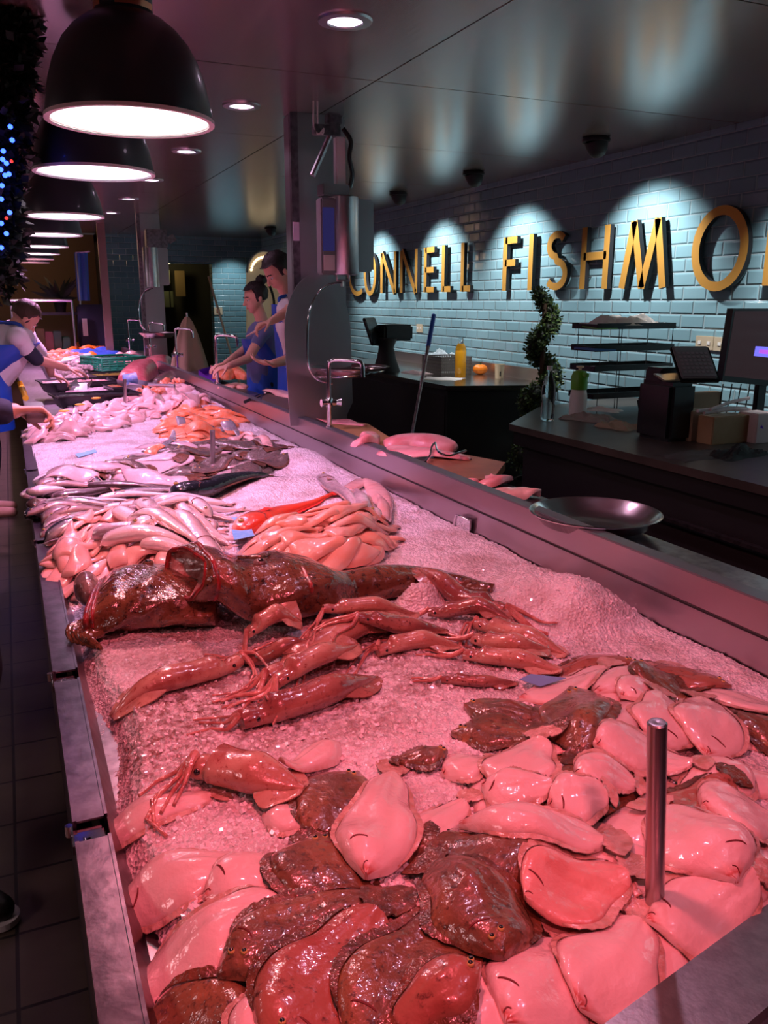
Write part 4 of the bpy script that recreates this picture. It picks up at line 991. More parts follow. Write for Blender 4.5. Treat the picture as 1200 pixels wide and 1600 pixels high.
b = MB(); b.tube(catmull([on_rows(R2, .12, 9)+Vector((0, 0, .004)), e+Vector((0, .01, .013)), on_rows(R2, .22, 9)+Vector((0, 0, .003))], 12), .005, 8); b.build('brow', 'monk', t2)
b = MB(); b.tube(catmull([on_rows(R2, .30, k)+Vector((0, 0, .001)) for k in (19, 17, 15, 12)], 14), [.001]+[.006]*12+[.001], 8); b.build('gill_slit', 'monklip', t2)
# ================= squid =================
def SQ(pts, r, label, **k): return squid(pts, r, label, **k)
SQ([(650, 905), (700, 925), (790, 950)], 0.0338, 'dark squid lying along the monkfish tail beside the ice lump', m='squid_dark', armn=3)
SQ([(888, 1002), (830, 985), (745, 962)], 0.0312, 'pinkish squid at the right end with curled arms at its left', arms=[[(735, 965), (728, 985), (740, 995), (738, 975)], [(735, 960), (722, 975), (722, 998)], [(745, 955), (725, 960), (718, 985), (728, 1002)]])
SQ([(880, 1030), (810, 1015), (725, 1005)], 0.0273, 'slim squid in front of the right one, by the faded blue card', m='squid', armn=3)
SQ([(810, 1042), (750, 1046), (690, 1042)], 0.0169, 'tiny brown squid remains on the ice between the slim squid and flatfish', m='squid_dark', armn=3)
SQ([(800, 962), (740, 950), (670, 945)], 0.0273, 'dark squid behind the curled arms, right of centre', m='squid_dark', armn=3)
SQ([(720, 990), (650, 992), (590, 1002)], 0.0273, 'squid in the middle with pale arms hanging to the lower left', arms=[[(575, 1000), (560, 1020), (545, 1035)], [(580, 992), (565, 1008), (556, 1030)], [(590, 985), (570, 990), (552, 1012), (540, 1028)], [(600, 980), (640, 978), (664, 990)]])
SQ([(640, 950), (560, 960), (480, 985)], 0.0312, 'brown squid lying over the others below the monkfish trunk', m='squid_dark', armn=4)
SQ([(590, 1035), (500, 1075), (375, 1112)], 0.0377, 'long dark red squid in front, streaked with bright highlights', m='squid_dark', arms=[[(350, 1118), (320, 1115), (290, 1125)], [(350, 1110), (310, 1105)], [(360, 1105), (330, 1095), (300, 1100)]])
SQ([(640, 950), (540, 985), (415, 1042)], 0.0390, 'large brown squid running down left, most highlighted of the heap', m='squid', arms=[[(395, 1060), (370, 1075), (345, 1080)], [(390, 1050), (360, 1065), (330, 1072)], [(400, 1062), (380, 1080), (375, 1095)]])
SQ([(480, 1010), (430, 1015), (375, 1010)], 0.0260, 'dark squid pushed under the pale stubby one', m='squid_dark', armn=4)
SQ([(170, 1078), (250, 1056), (375, 1022)], 0.0338, 'lone orange brown squid at the left, below the left monkfish head', arms=[[(400, 1015), (430, 1010), (450, 1000)], [(395, 1025), (400, 1045), (360, 1060), (330, 1062)], [(395, 1030), (390, 1050), (350, 1065)], [(400, 1020), (420, 1035), (400, 1055)]])
SQ([(472, 972), (430, 975), (385, 985)], 0.0286, 'pale stubby squid right under the centre monkfish gill', arms=[[(375, 1000), (372, 1015)], [(380, 1005), (368, 1022), (360, 1030)]])
SQ([(655, 925), (580, 932), (505, 940)], 0.0247, 'slim pale squid lying highest, with long arms draped down over the heap', arms=[[(480, 955), (470, 1000), (455, 1040), (440, 1075)], [(490, 960), (475, 1010), (462, 1050), (425, 1085)], [(485, 950), (460, 965), (440, 985)], [(495, 950), (490, 985), (482, 1000)]], z=.87)
SQ([(860, 1000), (800, 1000), (740, 985)], .028, 'brown squid between the right end squid and the slim one', m='squid', armn=3)
SQ([(560, 1000), (500, 1025), (430, 1055)], .030, 'wrinkled brown squid in front of the most highlighted one', m='squid', armn=5)
SQ([(700, 968), (640, 975), (560, 985)], .027, 'dark squid in the middle layer of the heap, under the pale arms', m='squid_dark', armn=4)
SQ([(475, 1215), (400, 1200), (305, 1182)], 0.0442, 'plump pale squid lying apart in front of the open ice, dark arms curled left', arms=[[(280, 1190), (255, 1205), (235, 1235), (240, 1262)], [(275, 1195), (250, 1220), (228, 1240), (232, 1268), (258, 1270)], [(285, 1200), (262, 1225), (250, 1245)], [(270, 1185), (235, 1195), (215, 1215)], [(290, 1205), (270, 1235)]], flat=.75)
F([(531, 1143), (495, 1166), (440, 1200)], .075, 'pink fish tip poking out behind the plump pale squid', thick=.03, tail=False, finw=0)
F([(700, 1165), (660, 1168), (610, 1172)], .07, 'small brown fish with ragged fins at the edge of the open ice', 'brown', thick=.02)
card([(812, 1048), (830, 1040), (885, 1050), (845, 1060)], 'faded blue card half under the flatfish at the back right', 'bluegrey')

# ================= middle of the counter =================
rg = random.Random(21)
def inpoly(x, y, poly):
    c = False
    for i in range(len(poly)):
        x1, y1 = poly[i]; x2, y2 = poly[i-1]
        if (y1 > y) != (y2 > y) and x < (x2-x1)*(y-y1)/(y2-y1)+x1: c = not c
    return c
def scatter(poly, n, fn, L, ang, dang, zz=.82, dmin=.0):
    """n pieces of length L laid in a patch of the counter, main direction ang (deg, on the plane)"""
    W = [PZ(*p, zz) for p in poly]; W = [(p.x, p.y) for p in W]; x0, x1 = min(p[0] for p in W), max(p[0] for p in W); y0, y1 = min(p[1] for p in W), max(p[1] for p in W); k = 0; tries = 0; used_ = []
    while k < n and tries < 6000:
        tries += 1; x, y = rg.uniform(x0, x1), rg.uniform(y0, y1)
        if not inpoly(x, y, W) or any((x-a)**2+(y-b_)**2 < dmin*dmin for a, b_ in used_): continue
        used_.append((x, y)); a = math.radians(ang+rg.uniform(-dang, dang)); l = L*rg.uniform(.8, 1.2)/2; cv = rg.uniform(-.2, .2)*l
        d = (math.cos(a), math.sin(a)); fn([(max(.045, x-d[0]*l), y-d[1]*l), (x-d[1]*cv, y+d[0]*cv), (min(1.47, x+d[0]*l), y+d[1]*l)], k); k += 1
scatter([(398, 852), (440, 832), (600, 815), (610, 850), (520, 880), (400, 878)], 75, lambda P, k: fillet(P, rg.uniform(.065, .095), 'peach coloured fish fillet in the heap right behind the centre monkfish', 'fillet_orange', group='peach fillets behind the monkfish', seed=k, world=True), .17, 10, 35, dmin=.03)
scatter([(75, 860), (130, 820), (260, 800), (300, 850), (280, 885), (110, 905)], 80, lambda P, k: fillet(P, rg.uniform(.06, .085), 'pale pink fish fillet in the heap between the left rim and the monkfish heads', 'fillet', group='pink fillets by the left rim', seed=k+50, world=True), .18, 45, 45, dmin=.03)
fillet([(545, 750), (575, 735), (600, 770), (600, 800)], .10, 'wide pale fillet draped against the rail behind the two silver whiting', 'fillet', seed=5, z=.85, thick=.02)
fillet([(595, 810), (600, 780), (590, 760)], .06, 'upright pink fillet end beside the rail, right of the whiting', 'fillet', seed=6, z=.85)
roundfish([(590, 812), (565, 790), (555, 745)], .046, 'silver whiting lying nearest the rail, pointing up', 'silver', z=.85, group='silver whiting on the ice lump', name='whiting')
roundfish([(500, 738), (530, 768), (575, 808)], .042, 'silver whiting slanting down to the right, tail by the gurnard tail', 'silver', z=.85, group='silver whiting on the ice lump', name='whiting', belly=-1)
# gurnard
def gprof(u):
    t = min(1, u/.88); return (.55+.45*sstep(0, .16, t))*(1-sstep(.22, 1, t)*.82)*(sstep(-.06, .03, t))
# mackerel-like dark fish
roundfish([(250, 790), (300, 800), (360, 778)], .035, 'silver fish half under the long dark fish', 'silver', z=.83, belly=-1)
scatter([(60, 757), (110, 745), (200, 722), (290, 692), (400, 680), (450, 705), (430, 730), (330, 745), (200, 755), (70, 765)], 46, lambda P, k: flatfish(P, rg.uniform(.14, .19), ['pale belly up flatfish in the broad layer across the middle of the counter', 'slate grey flatfish in the broad layer across the middle of the counter'][int(k % 5 > 1)], ['greybelly', 'slate'][int(k % 5 > 1)], group=['pale flatfish layer', 'slate flatfish layer'][int(k % 5 > 1)], thick=.028, finw=.012, nu=16, nv=9, detail=False, world=True), .36, 10, 70, dmin=.09)
scatter([(45, 800), (60, 750), (200, 745), (240, 775), (180, 810), (80, 840)], 26, lambda P, k: roundfish(P, rg.uniform(.03, .042), 'slim grey fish in the lower layer of the pile at the left rim', ['greyfish', 'greyfish', 'mack', 'silver'][k % 4], group='lower layer of rim fish', world=True, detail=False, nu=18, seg=12, belly=rg.choice([-1, 1])), .34, 5, 22, dmin=.035)
scatter([(200, 860), (210, 800), (300, 780), (335, 800), (335, 860), (300, 880)], 16, lambda P, k: roundfish(P, rg.uniform(.036, .05), 'silvery fish in the lower layer of the bright heap behind the monkfish', 'silver', group='lower silver fish', world=True, detail=False, nu=18, seg=12, belly=rg.choice([-1, 1])), .34, -40, 50, dmin=.05)
# silver hakes heap left of centre
for i, (p, lb) in enumerate([
    ([(210, 860), (250, 845), (320, 820)], 'silver fish lying lowest in the bright heap behind the left monkfish'),
    ([(345, 870), (300, 845), (240, 805)], 'silver fish crossing the bright heap from upper left to lower right'),
    ([(205, 835), (260, 850), (330, 862)], 'bright silver fish nearest the left monkfish, almost white'),
    ([(335, 835), (300, 810), (250, 785)], 'silver fish farthest back in the bright heap'),
    ([(215, 800), (240, 825), (250, 860)], 'silver fish with a round head at the left of the bright heap'),
    ([(330, 800), (290, 795), (235, 815)], 'silver fish between the round headed one and the blue price card')]):
    roundfish(p, .040, lb, 'silver', z=.84, group='silver fish heap', belly=(-1 if i % 2 else 1), flat=.55)
# grey fish over the left rim
for i, (p, r, m, lb) in enumerate([
    ([(60, 765), (120, 758), (200, 752)], .026, 'greyfish', 'slim grey fish along the back of the rim pile'),
    ([(40, 800), (110, 790), (190, 782)], .028, 'greyfish', 'grey fish poking farthest out over the left rim'),
    ([(55, 785), (130, 775), (215, 765)], .026, 'silver', 'silver grey fish in the middle of the rim pile'),
    ([(62, 830), (110, 815), (180, 792)], .028, 'greyfish', 'dark grey fish at the near side of the rim pile'),
    ([(70, 812), (140, 800), (220, 775)], .026, 'greyfish', 'grey fish just behind the nearest of the rim pile'),
    ([(85, 760), (125, 745), (185, 760)], .028, 'mack', 'very dark curved fish on top of the rim pile'),
    ([(150, 770), (220, 762), (290, 758)], .024, 'silver', 'pale slim fish stretching from the rim pile to the long dark fish'),
    ([(160, 785), (225, 775), (285, 770)], .024, 'silver', 'second pale slim fish toward the long dark fish, nearer the heap')]):
    roundfish(p, r, lb, m, z=.84, group='grey fish by the left rim', name='whole_fish')
# grey brown flatfish across the middle
for i, (p, w_, sd, lb) in enumerate([
    ([(60, 757), (110, 752), (170, 745)], .11, 'greybelly', 'pale flatfish at the rim in front of the smooth lilac ice'),
    ([(120, 748), (180, 738), (240, 728)], .13, 'greybelly', 'pale flatfish left of the dark slit edged pair'),
    ([(150, 738), (205, 732), (260, 738)], .12, 'slate', 'dark edged flatfish on the pale ones in front of the lilac ice'),
    ([(190, 742), (250, 745), (310, 740)], .15, 'greybelly', 'broad pale flatfish in front of the lilac ice centre'),
    ([(190, 722), (240, 712), (300, 706)], .13, 'slate', 'grey brown flatfish on the near edge of the lilac ice'),
    ([(210, 695), (260, 690), (320, 700)], .14, 'greybelly', 'shining pale flatfish touching the salmon pieces'),
    ([(270, 715), (320, 705), (360, 700)], .13, 'slate', 'grey flatfish tail side left of the thin steel post'),
    ([(300, 735), (345, 722), (400, 715)], .14, 'slate', 'slate grey flatfish in front of the thin steel post'),
    ([(330, 690), (375, 695), (430, 708)], .17, 'slate', 'big slate flatfish right of the thin steel post'),
    ([(380, 675), (415, 690), (452, 705)], .16, 'slate', 'slate flatfish nearest the rail, under the white fillets'),
    ([(450, 712), (420, 718), (370, 722)], .13, 'slate', 'slate flatfish with a curled edge beside the ice hollow')]):
    flatfish(p, w_, lb, sd, z=.84, group='flatfish across the middle of the counter', thick=.022, finw=.012, nu=20, nv=11)
roundfish([(265, 773), (330, 760), (395, 742), (440, 735)], .060, 'long dark blue grey fish lying across the counter by the thin steel post', 'mack', name='mackerel', z=.85, finmat='fin_brown', flat=.75, belly=-1, pigshift=-.16)
fillet([(385, 672), (410, 680), (425, 694)], .08, 'white fillet on the slate flatfish, nearest the rail', 'fillet', z=.87, seed=8)
fillet([(360, 678), (380, 672), (395, 676)], .07, 'small white fillet left of the one nearest the rail', 'fillet', z=.87, seed=9)
M['silverskin'] = mat('silver_fillet_skin', (.62, .60, .64), .2, .6, coat=.8, bump=.15)
# salmon pieces
scatter([(262, 668), (285, 640), (330, 625), (375, 650), (345, 680), (290, 692)], 44, lambda P, k: fillet(P, rg.uniform(.10, .15), 'orange salmon fillet in the heap left of the rail behind the slate flatfish', 'salmon', name='salmon_fillet', group='salmon fillets', seed=k+200, world=True, thick=.03, blur=3), .26, 20, 50, dmin=.06)
for i, (p, lb) in enumerate([([(320, 665), (335, 655), (348, 662)], 'silver skinned fillet folded over the salmon heap'), ([(245, 690), (260, 682), (272, 668)], 'small silver skinned piece at the left foot of the salmon heap'), ([(345, 645), (365, 655), (372, 662)], 'silver skinned piece at the rail side of the salmon heap'), ([(268, 645), (280, 650), (285, 660)], 'silver skinned scrap at the back left of the salmon heap')]):
    fillet(p, .09, lb, 'silverskin', z=.87, seed=i+400, thick=.012, name='fillet_skin_side', cat='fish piece')
fillet([(230, 705), (245, 702), (258, 702)], .06, 'small orange salmon scrap lying alone on the ice edge', 'salmon', z=.83, seed=410)
# pearly fillets
scatter([(50, 688), (60, 665), (110, 640), (240, 625), (262, 645), (180, 662), (100, 690)], 85, lambda P, k: fillet(P, rg.uniform(.075, .11), 'pearly pink fillet heaped along the far side of the smooth lilac ice', 'monktail', name='monkfish_fillet', group='pearly fillets behind the lilac ice', seed=k+500, world=True, thick=.035, curl=.014, blur=3), .22, 20, 70, dmin=.06)
scatter([(230, 640), (240, 605), (290, 600), (330, 625), (300, 640)], 40, lambda P, k: fillet(P, rg.uniform(.08, .12), 'pearly pink fillet in the heap behind the salmon, in the corner by the rail', 'monktail', name='monkfish_fillet', group='pearly fillets in the corner', seed=k+700, world=True, thick=.04, curl=.014, blur=3), .26, 60, 60, dmin=.07)
card([(117, 706), (148, 700), (152, 704), (122, 711)], 'blue price card on the smooth lilac ice')
card([(225, 784), (237, 782), (240, 787), (228, 789)], 'tiny blue price card between the pale slim fish')
card([(362, 830), (392, 825), (398, 842), (366, 846)], 'blue price card with a small pale picture, nearest the gurnard head')
card([(350, 803), (358, 796), (380, 796), (372, 803)], 'blue price card tucked behind the gurnard head')
gt = roundfish([(371, 822), (430, 797), (490, 785), (536, 773)], .062, 'bright red gurnard with a big head and red tail fin on the ice', 'gurn', name='gurnard', z=.85, head=.3, finmat='gurnfin', rp=gprof, tails='fan', belly=-1)
# steel posts
for (px, py, top, r, lb) in [(1027, 1418, 1128, .0127, 'thick steel post standing among the white flatfish in the foreground'), (332, 738, 672, .012, 'thin steel post beside the long dark fish'),
                             (195, 640, 592, .012, 'steel post before the black trays'), (146, 582, 556, .012, 'small far steel post left of the green crate'), (103, 556, 532, .012, 'farthest steel post by the orange seafood')]:
    a = PZ(px, py, .80); bz = a.z-.05; top_z = PY(px, top, a.y).z
    t = thing('steel_post', lb, 'post', (a.x, a.y, .745), 'steel posts for the counter glass')
    tp = PY(px, top, a.y); bt = Vector((a.x, a.y, .745)); ax = (tp-bt).normalized(); Lp = (tp-bt).length
    b = MB(); b.lathe(bt, [(r, 0), (r, Lp-.002), (r-.002, Lp)], 28, axis=ax); b.build('shaft', 'rod', t)
    b = MB(); b.lathe(bt, [(r-.002, Lp), (r*.6, Lp+.0005), (.0001, Lp-.001)], 28, axis=ax); b.build('end_cap', 'steel', t)
# ================= steel pillar with hanging scale =================
def pillar(x0, x1, y0, y1, label):
    t = thing('steel_pillar', label, 'pillar', ((x0+x1)/2, (y0+y1)/2, 0), 'steel pillars')
    b = MB(); b.box((x0, y0, 0), (x1, y1, 2.6), .008); b.build('column', 'steel', t)
    b = MB(); b.box((x0-.012, y0-.004, .95), (x0+.03, y0+.03, 2.6)); b.build('corner_strip', 'steel_worn', t, smooth=False)
    return t
pl = pillar(1.53, 1.84, 4.70, 4.86, 'big square brushed steel pillar standing behind the counter rail')
b = MB(); b.box((1.52, 4.691, 1.93), (1.556, 4.695, 2.03)); o = b.build('sticker', mat('lilac_lit_sticker', (.85, .70, .85), .6), pl, smooth=False)
pillar(1.52, 1.78, 10.6, 10.75, 'second steel pillar far behind, with a small scale on it')
def box_tilt(b, c, sx, sy, sz, bev, rx=0, rz=0):
    R_ = Matrix.Rotation(rz, 3, 'Z') @ Matrix.Rotation(rx, 3, 'X'); c = Vector(c)
    b.box((c.x-sx/2, c.y-sy/2, c.z-sz/2), (c.x+sx/2, c.y+sy/2, c.z+sz/2), bev, rot=R_); return b
# scale hangs from an arm, in front of the pillar's right half
def hanging_scale(x, y, k, label, pan_label):
    t = thing('hanging_scale', label, 'scale', (x, y, 1.72), 'hanging scales')
    z = 1.74
    b = MB(); b.lathe((x+.06, y, z), [(.0001, 0), (.078, 0), (.083, .006), (.083, .40), (.078, .405), (.0001, .405)], 32); b.build('housing', 'steel', t)
    b = MB(); b.box((x+.12, y-.02, z+.02), (x+.235, y+.10, z+.395), .012); b.build('rear_box', 'steel', t)
    b = MB(); b.box((x-.085, y-.055, z+.0), (x+.01, y+.03, z+.39), .008); b.build('display_box', 'greypanel', t)
    b = MB(); b.box((x-.078, y-.058, z+.12), (x-.012, y-.054, z+.34), .001); b.build('screen', mat('blue_lcd', (.02, .02, .06), .15, emis=(.10, .09, .45), estr=.16), t)
    b = MB(); b.box((x-.075, y-.060, z+.02), (x-.012, y-.054, z+.10), .001); b.build('keypad', 'paperpink', t)
    b = MB(); b.box((x-.07, y-.05, z+.40), (x+.08, y+.05, z+.46), .006); b.build('hood', 'steel', t)
    b = MB(); b.box((x-.10, y-.02, z+.70), (x+.045, y+.03, z+.75), .004); b.tube([(x-.11, y, z+.50), (x-.01, y, z+.70)], .016, 8); b.box((x-.03, y-.03, z+.75), (x+.05, y+.03, z+.81), .01)
    b.build('bracket_arm', 'steel_worn', t)
    b = MB(); b.box((x+.02, y-.01, z+.45), (x+.075, y+.035, z+.70), .006); b.build('support_column', 'white', t)
    b = MB(); b.tube(catmull([(x+.06, y-.01, z+.74), (x+.10, y-.02, z+.68), (x+.09, y-.02, z+.60), (x+.11, y-.01, z+.52), (x+.10, y, z+.45)], 16), .012, 8); b.build('cable', 'blackgloss', t)
    for dx in (0, .022):
        b = MB(); b.tube(catmull([(x-.10+dx, y-.005, 2.6), (x-.10+dx, y-.01, z+.74), (x-.08+dx, y-.02, z+.70), (x-.05, y-.02, z+.73)], 14), .005, 8); b.build('conduit', 'white', t)
    b = MB(); b.tube([(x+.02, y, z), (x+.02, y, z-.03), (x+.09, y, z-.03), (x+.09, y, z)], .008, 8); b.tube([(x+.05, y, z-.03), (x+.05, y, z-.06)], .01, 8); b.build('load_hook', 'steel', t)
    # hanger: curved rod going down round the big upright disc to the weighing pan
    p = [(x+.04, y-.01, z-.04), (x-.03, y-.01, z-.05), (x-.10, y-.02, z-.10), (x-.15, y-.02, z-.20), (x-.165, y-.02, z-.36), (x-.16, y-.02, z-.48), (x-.12, y-.03, z-.555), (x-.03, y-.04, z-.585)]
    b = MB(); b.tube(catmull(p, 30), .006, 10); b.build('hanger_rod', 'chrome', t)
    z += .05; x += .02; s = thing('weighing_pan', pan_label, 'pan', (x+.07, y-.01, z-.60), 'weighing pans')
    b = MB(); b.lathe((x+.07, y-.01, z-.60), [(.0001, .0), (.10, .003), (.18, .022), (.215, .052), (.224, .055), (.216, .049), (.178, .016), (.10, -.003), (.0001, -.006)], 48); b.build('bowl', 'bowl', s)
    b = MB(); b.tube([Vector((x+.07+.20*math.cos(a), y-.01+.20*math.sin(a), z-.575+.02*math.cos(a))) for a in [2*PI*i/40 for i in range(41)]], .005, 8); b.build('ring', 'chrome', s)
    return t
hanging_scale(1.655, 4.42, 1, 'hanging scale with steel cylinder and dark blue display on the big pillar', 'round steel weighing pan hanging beside the big pillar')
t = thing('steel_disc', 'big upright oval steel guard plate behind the weighing pan', 'plate', (1.86, 4.5, .95), None)
b = MB(); pts_ = []
c = Vector((PY(497, 520, 4.6).x+.02, 4.60, 1.42)); c0_ = c
for i in range(49):
    a = PI*i/48; pts_.append(Vector((c.x-.02+.20*math.cos(a), c.y, c.z+.33*math.sin(a))))
pts_ += [Vector((c.x-.20, 4.60, .90)), Vector((c.x+.13, 4.60, .90)), Vector((c.x+.19, 4.60, 1.02))]
b.prism(pts_, (0, .006, 0)); b.build('plate', 'steel', t, ang=30)
# far small scale on second pillar
t = thing('hanging_scale', 'far small steel scale on the second pillar', 'scale', (1.62, 10.3, 1.75), 'hanging scales')
b = MB(); b.lathe((1.60, 10.3, 1.76), [(.0001, 0), (.085, 0), (.085, .44), (.0001, .44)], 24); b.build('housing', 'steel', t)
b = MB(); b.box((1.66, 10.28, 1.78), (1.80, 10.40, 2.2), .01); b.build('rear_box', 'steel', t)
b = MB(); b.box((1.56, 10.25, 2.2), (1.80, 10.4, 2.40), .01); b.box((1.80, 10.28, 2.26), (1.90, 10.32, 2.34), .01, rot=Matrix.Rotation(-.5, 3, 'Y')); b.build('bracket_arm', 'steel_worn', t)
b = MB(); b.tube(catmull([(1.60, 10.3, 1.75), (1.48, 10.28, 1.68), (1.42, 10.26, 1.5), (1.45, 10.26, 1.3), (1.6, 10.26, 1.2)], 20), .01, 8); b.build('hanger_rod', 'chrome', t)
t = thing('weighing_pan', 'far steel weighing pan below the second pillar scale', 'pan', (1.62, 10.24, 1.18), 'weighing pans')
b = MB(); b.lathe((1.62, 10.24, 1.18), [(.0001, 0), (.16, .01), (.22, .06), (.16, .004), (.0001, -.006)], 32); b.build('bowl', 'bowl', t)
# leaning pole left of second pillar
a0, a1 = PY(156, 366, 12.2), PY(172, 535, 12.2)
t = thing('slim_column', 'slim brownish metal column between counter and second pillar', 'column', (a1.x, 12.2, 0))
b = MB(); b.box((a1.x-.06, 12.15, 0), (a1.x+.04, 12.25, 2.6), .004); b.build('shaft', mat('rosy_metal', (.35, .24, .22), .4, .8), t)

# ================= taps along the rail =================
def tap(px, py, top, side, label, lever=True):
    a = PZ(px, py, .95); x, y = 1.522, a.y
    a = PX(px, py, x); y = a.y; zt = PX(px, top, x).z
    t = thing('swan_neck_tap', label, 'tap', (x, y, .95), 'swan neck taps on the rail'); h = zt-.95
    b = MB(); b.lathe((x, y, .95), [(.0001, 0), (.022, 0), (.022, .006), (.014, .01), (.0135, .10), (.02, .115), (.02, .15), (.012, .16), (.0001, .16)], 24); b.build('base', 'chrome', t)
    b = MB(); b.tube(catmull([(x, y, .95+.15), (x, y, .95+h-.04), (x+.006, y-.01, .95+h-.008), (x+.04, y-.03, .95+h), (x+.11, y-.07, .95+h-.005), (x+.15, y-.09, .95+h-.02), (x+.155, y-.095, .95+h-.09)], 34), .0115, 14); b.build('spout', 'chrome', t)
    if lever:
        b = MB(); b.tube([(x-.03, y, .95+.130), (x+.035, y, .95+.130)], .017, 14); b.tube([(x+.035, y, .95+.13), (x+.065, y-.01, .95+.13)], [.013, .022], 14); b.tube([(x-.03, y, .95+.13), (x-.045, y, .95+.13)], .02, 12); b.build('valve', 'chrome', t)
    return t
tap(515, 672, 562, 1, 'nearest chrome swan neck tap, in front of the big pillar')
tap(340, 604, 524, 1, 'tap second from the camera, in front of the working woman')
tap(277, 580, 514, 1, 'tap in front of the hanging beige cloth')
tap(236, 560, 505, 1, 'fourth tap, left of the hanging cloth')
tap(203, 548, 500, 1, 'fifth tap, at the second pillar')
# ================= bowl and boards on the worktop =================
t = thing('steel_bowl', 'wide shallow stainless bowl standing on the worktop behind the rail', 'bowl', (1.69, 2.10, .895))
b = MB(); cb = Vector((1.69, 2.10, .955))
cb = PZ(930, 800, .955); 
b.lathe((cb.x, cb.y, .895), [(.0001, .0), (.09, .0), (.12, .006), (.165, .030), (.192, .058), (.200, .064), (.206, .062), (.204, .058), (.196, .055), (.168, .024), (.12, .008), (.09, .003), (.0001, .003)], 64)
b.build('body', 'bowl', t)
def board(pts, label, z=.90, th=.03, m='board'):
    P = [PZ(*p, z+th) for p in pts]; P = [Vector((max(1.56, p.x), p.y, z-.004)) for p in P]
    b = MB(); b.prism(P, (0, 0, th+.004)); o = b.build('cutting_board', m, smooth=False); tag(o, label, 'cutting board', 'cutting boards on the worktop'); return o
board([(620, 727), (700, 705), (790, 722), (770, 748), (700, 752)], 'wet brown cutting board under the big pink fish side')
board([(470, 672), (520, 655), (575, 662), (620, 690), (545, 702)], 'tan cutting board at the foot of the nearest tap', m=mat('tan_board', (.38, .20, .08), .5, bump=.05))
board([(375, 628), (415, 606), (455, 612), (462, 640), (420, 640)], 'dark cutting board with a knife before the working pair', m=mat('dark_board', (.10, .07, .05), .5))
def slab(pts, w, label, z, m, th, seed, **k): return fillet(pts, w, label, m, thick=th, z=z, seed=seed, stampit=False, **k)
# these rest on boards: height field is not used there, so give them their own base
Hsave = H
H = np.full_like(Hsave, .93)
def shelf_piece(pts, w, label, z, m, th, seed=0, name='fish_flank', cat='fish', curl=.01, blunt=.5, world=False):
    global H
    H[:] = z
    P = pts if world else [tuple(PZ(*p, z+.02))[:2] for p in pts]
    return fillet(P, w, label, m, thick=th, seed=seed, stampit=False, world=True, name=name, cat=cat, curl=curl, blunt=blunt, nu=24, nv=13)
_i = int
class _Flat:
    pass
shelf_piece([(600, 690), (650, 690), (712, 698)], .20, 'big pink fish side with a dark red spot lying on the wet board', .93, 'fleshside', .06, 3, curl=.012, blunt=.75)
shelf_piece([(598, 700), (660, 705), (735, 712)], .16, 'pink fish flank hanging over the wet board edge', .93, 'fleshside', .03, 4)
shelf_piece([(553, 692), (572, 690), (592, 684)], .10, 'small curled pink fish belly beside the tan board', .93, 'fleshside', .05, 5, curl=.03)
shelf_piece([(500, 652), (530, 655), (572, 660)], .10, 'thin pink fish strip on the tan board', .93, 'fleshside', .012, 6)
shelf_piece([(745, 748), (770, 752), (800, 745)], .10, 'crumpled pink cloth like fish trimmings nearest the bowl', .90, 'fleshside', .035, 7, curl=.02, name='fish_trimmings', cat='fish trimmings')
shelf_piece([(770, 765), (800, 768), (845, 768)], .12, 'pale fish trimmings with bluish plastic at the bowl edge', .90, 'fillet', .03, 8, curl=.02, name='fish_trimmings', cat='fish trimmings')
shelf_piece([(732, 748), (740, 752), (752, 752)], .05, 'small tip of pink trimmings at the rail', .90, 'fleshside', .03, 9, name='fish_trimmings', cat='fish trimmings')
shelf_piece([(345, 590), (362, 585), (385, 590)], .22, 'lump of orange salmon on the board by the second tap', .93, 'salmon', .10, 10, name='salmon_piece', cat='salmon')
shelf_piece([(350, 603), (370, 600), (385, 604)], .16, 'pale salmon trimmings in front of the orange lump', .93, 'fillet_orange', .03, 11, name='salmon_piece', cat='salmon')
shelf_piece([(418, 608), (436, 612), (456, 618)], .12, 'pale fish pieces left of the big pillar foot', .93, 'fillet', .03, 12, name='fish_trimmings', cat='fish trimmings')
H = Hsave
t = thing('pan_hook', 'bent chrome wire handle lying on the wet board', 'handle', PZ(690, 712, .96))
P = [PZ(665, 722, .94), PZ(672, 712, .95), PZ(674, 700, .975), PZ(680, 692, .985), PZ(684, 705, .975), PZ(700, 712, .965), PZ(715, 708, .965), PZ(728, 704, .97)]
b = MB(); b.tube(catmull(P, 26), .005, 8); b.build('wire', 'chrome', t)
t = thing('knife', 'black handled knife on the dark board by the pillar', 'knife', PZ(400, 622, .93))
a, c_ = PZ(383, 628, .937), PZ(405, 618, .937)
b = MB(); b.tube([a, c_], .012, 8); b.build('handle', 'blackgloss', t)
d = (c_-a).normalized(); n = Vector((-d.y, d.x, 0)); b = MB(); b.prism([c_-n*.015, c_+n*.015, c_+d*.2+n*.012, c_+d*.24-n*.012], (0, 0, .002)); b.build('blade', 'chrome', t, smooth=False)
# purple tray
P = [PZ(p[0], p[1], .93) for p in [(310, 582), (335, 575), (352, 585), (335, 602)]]
t = thing('purple_tray', 'purple plastic tray behind the rail at the second tap', 'tray', P[0])
b = MB(); b.prism([Vector((p.x, p.y, .895)) for p in P], (0, 0, .004)); b.grid([[Vector((p.x, p.y, .895)) for p in P+P[:1]], [Vector((p.x, p.y, .955)) for p in P+P[:1]]]); b.build('shell', 'purple', t, smooth=False)

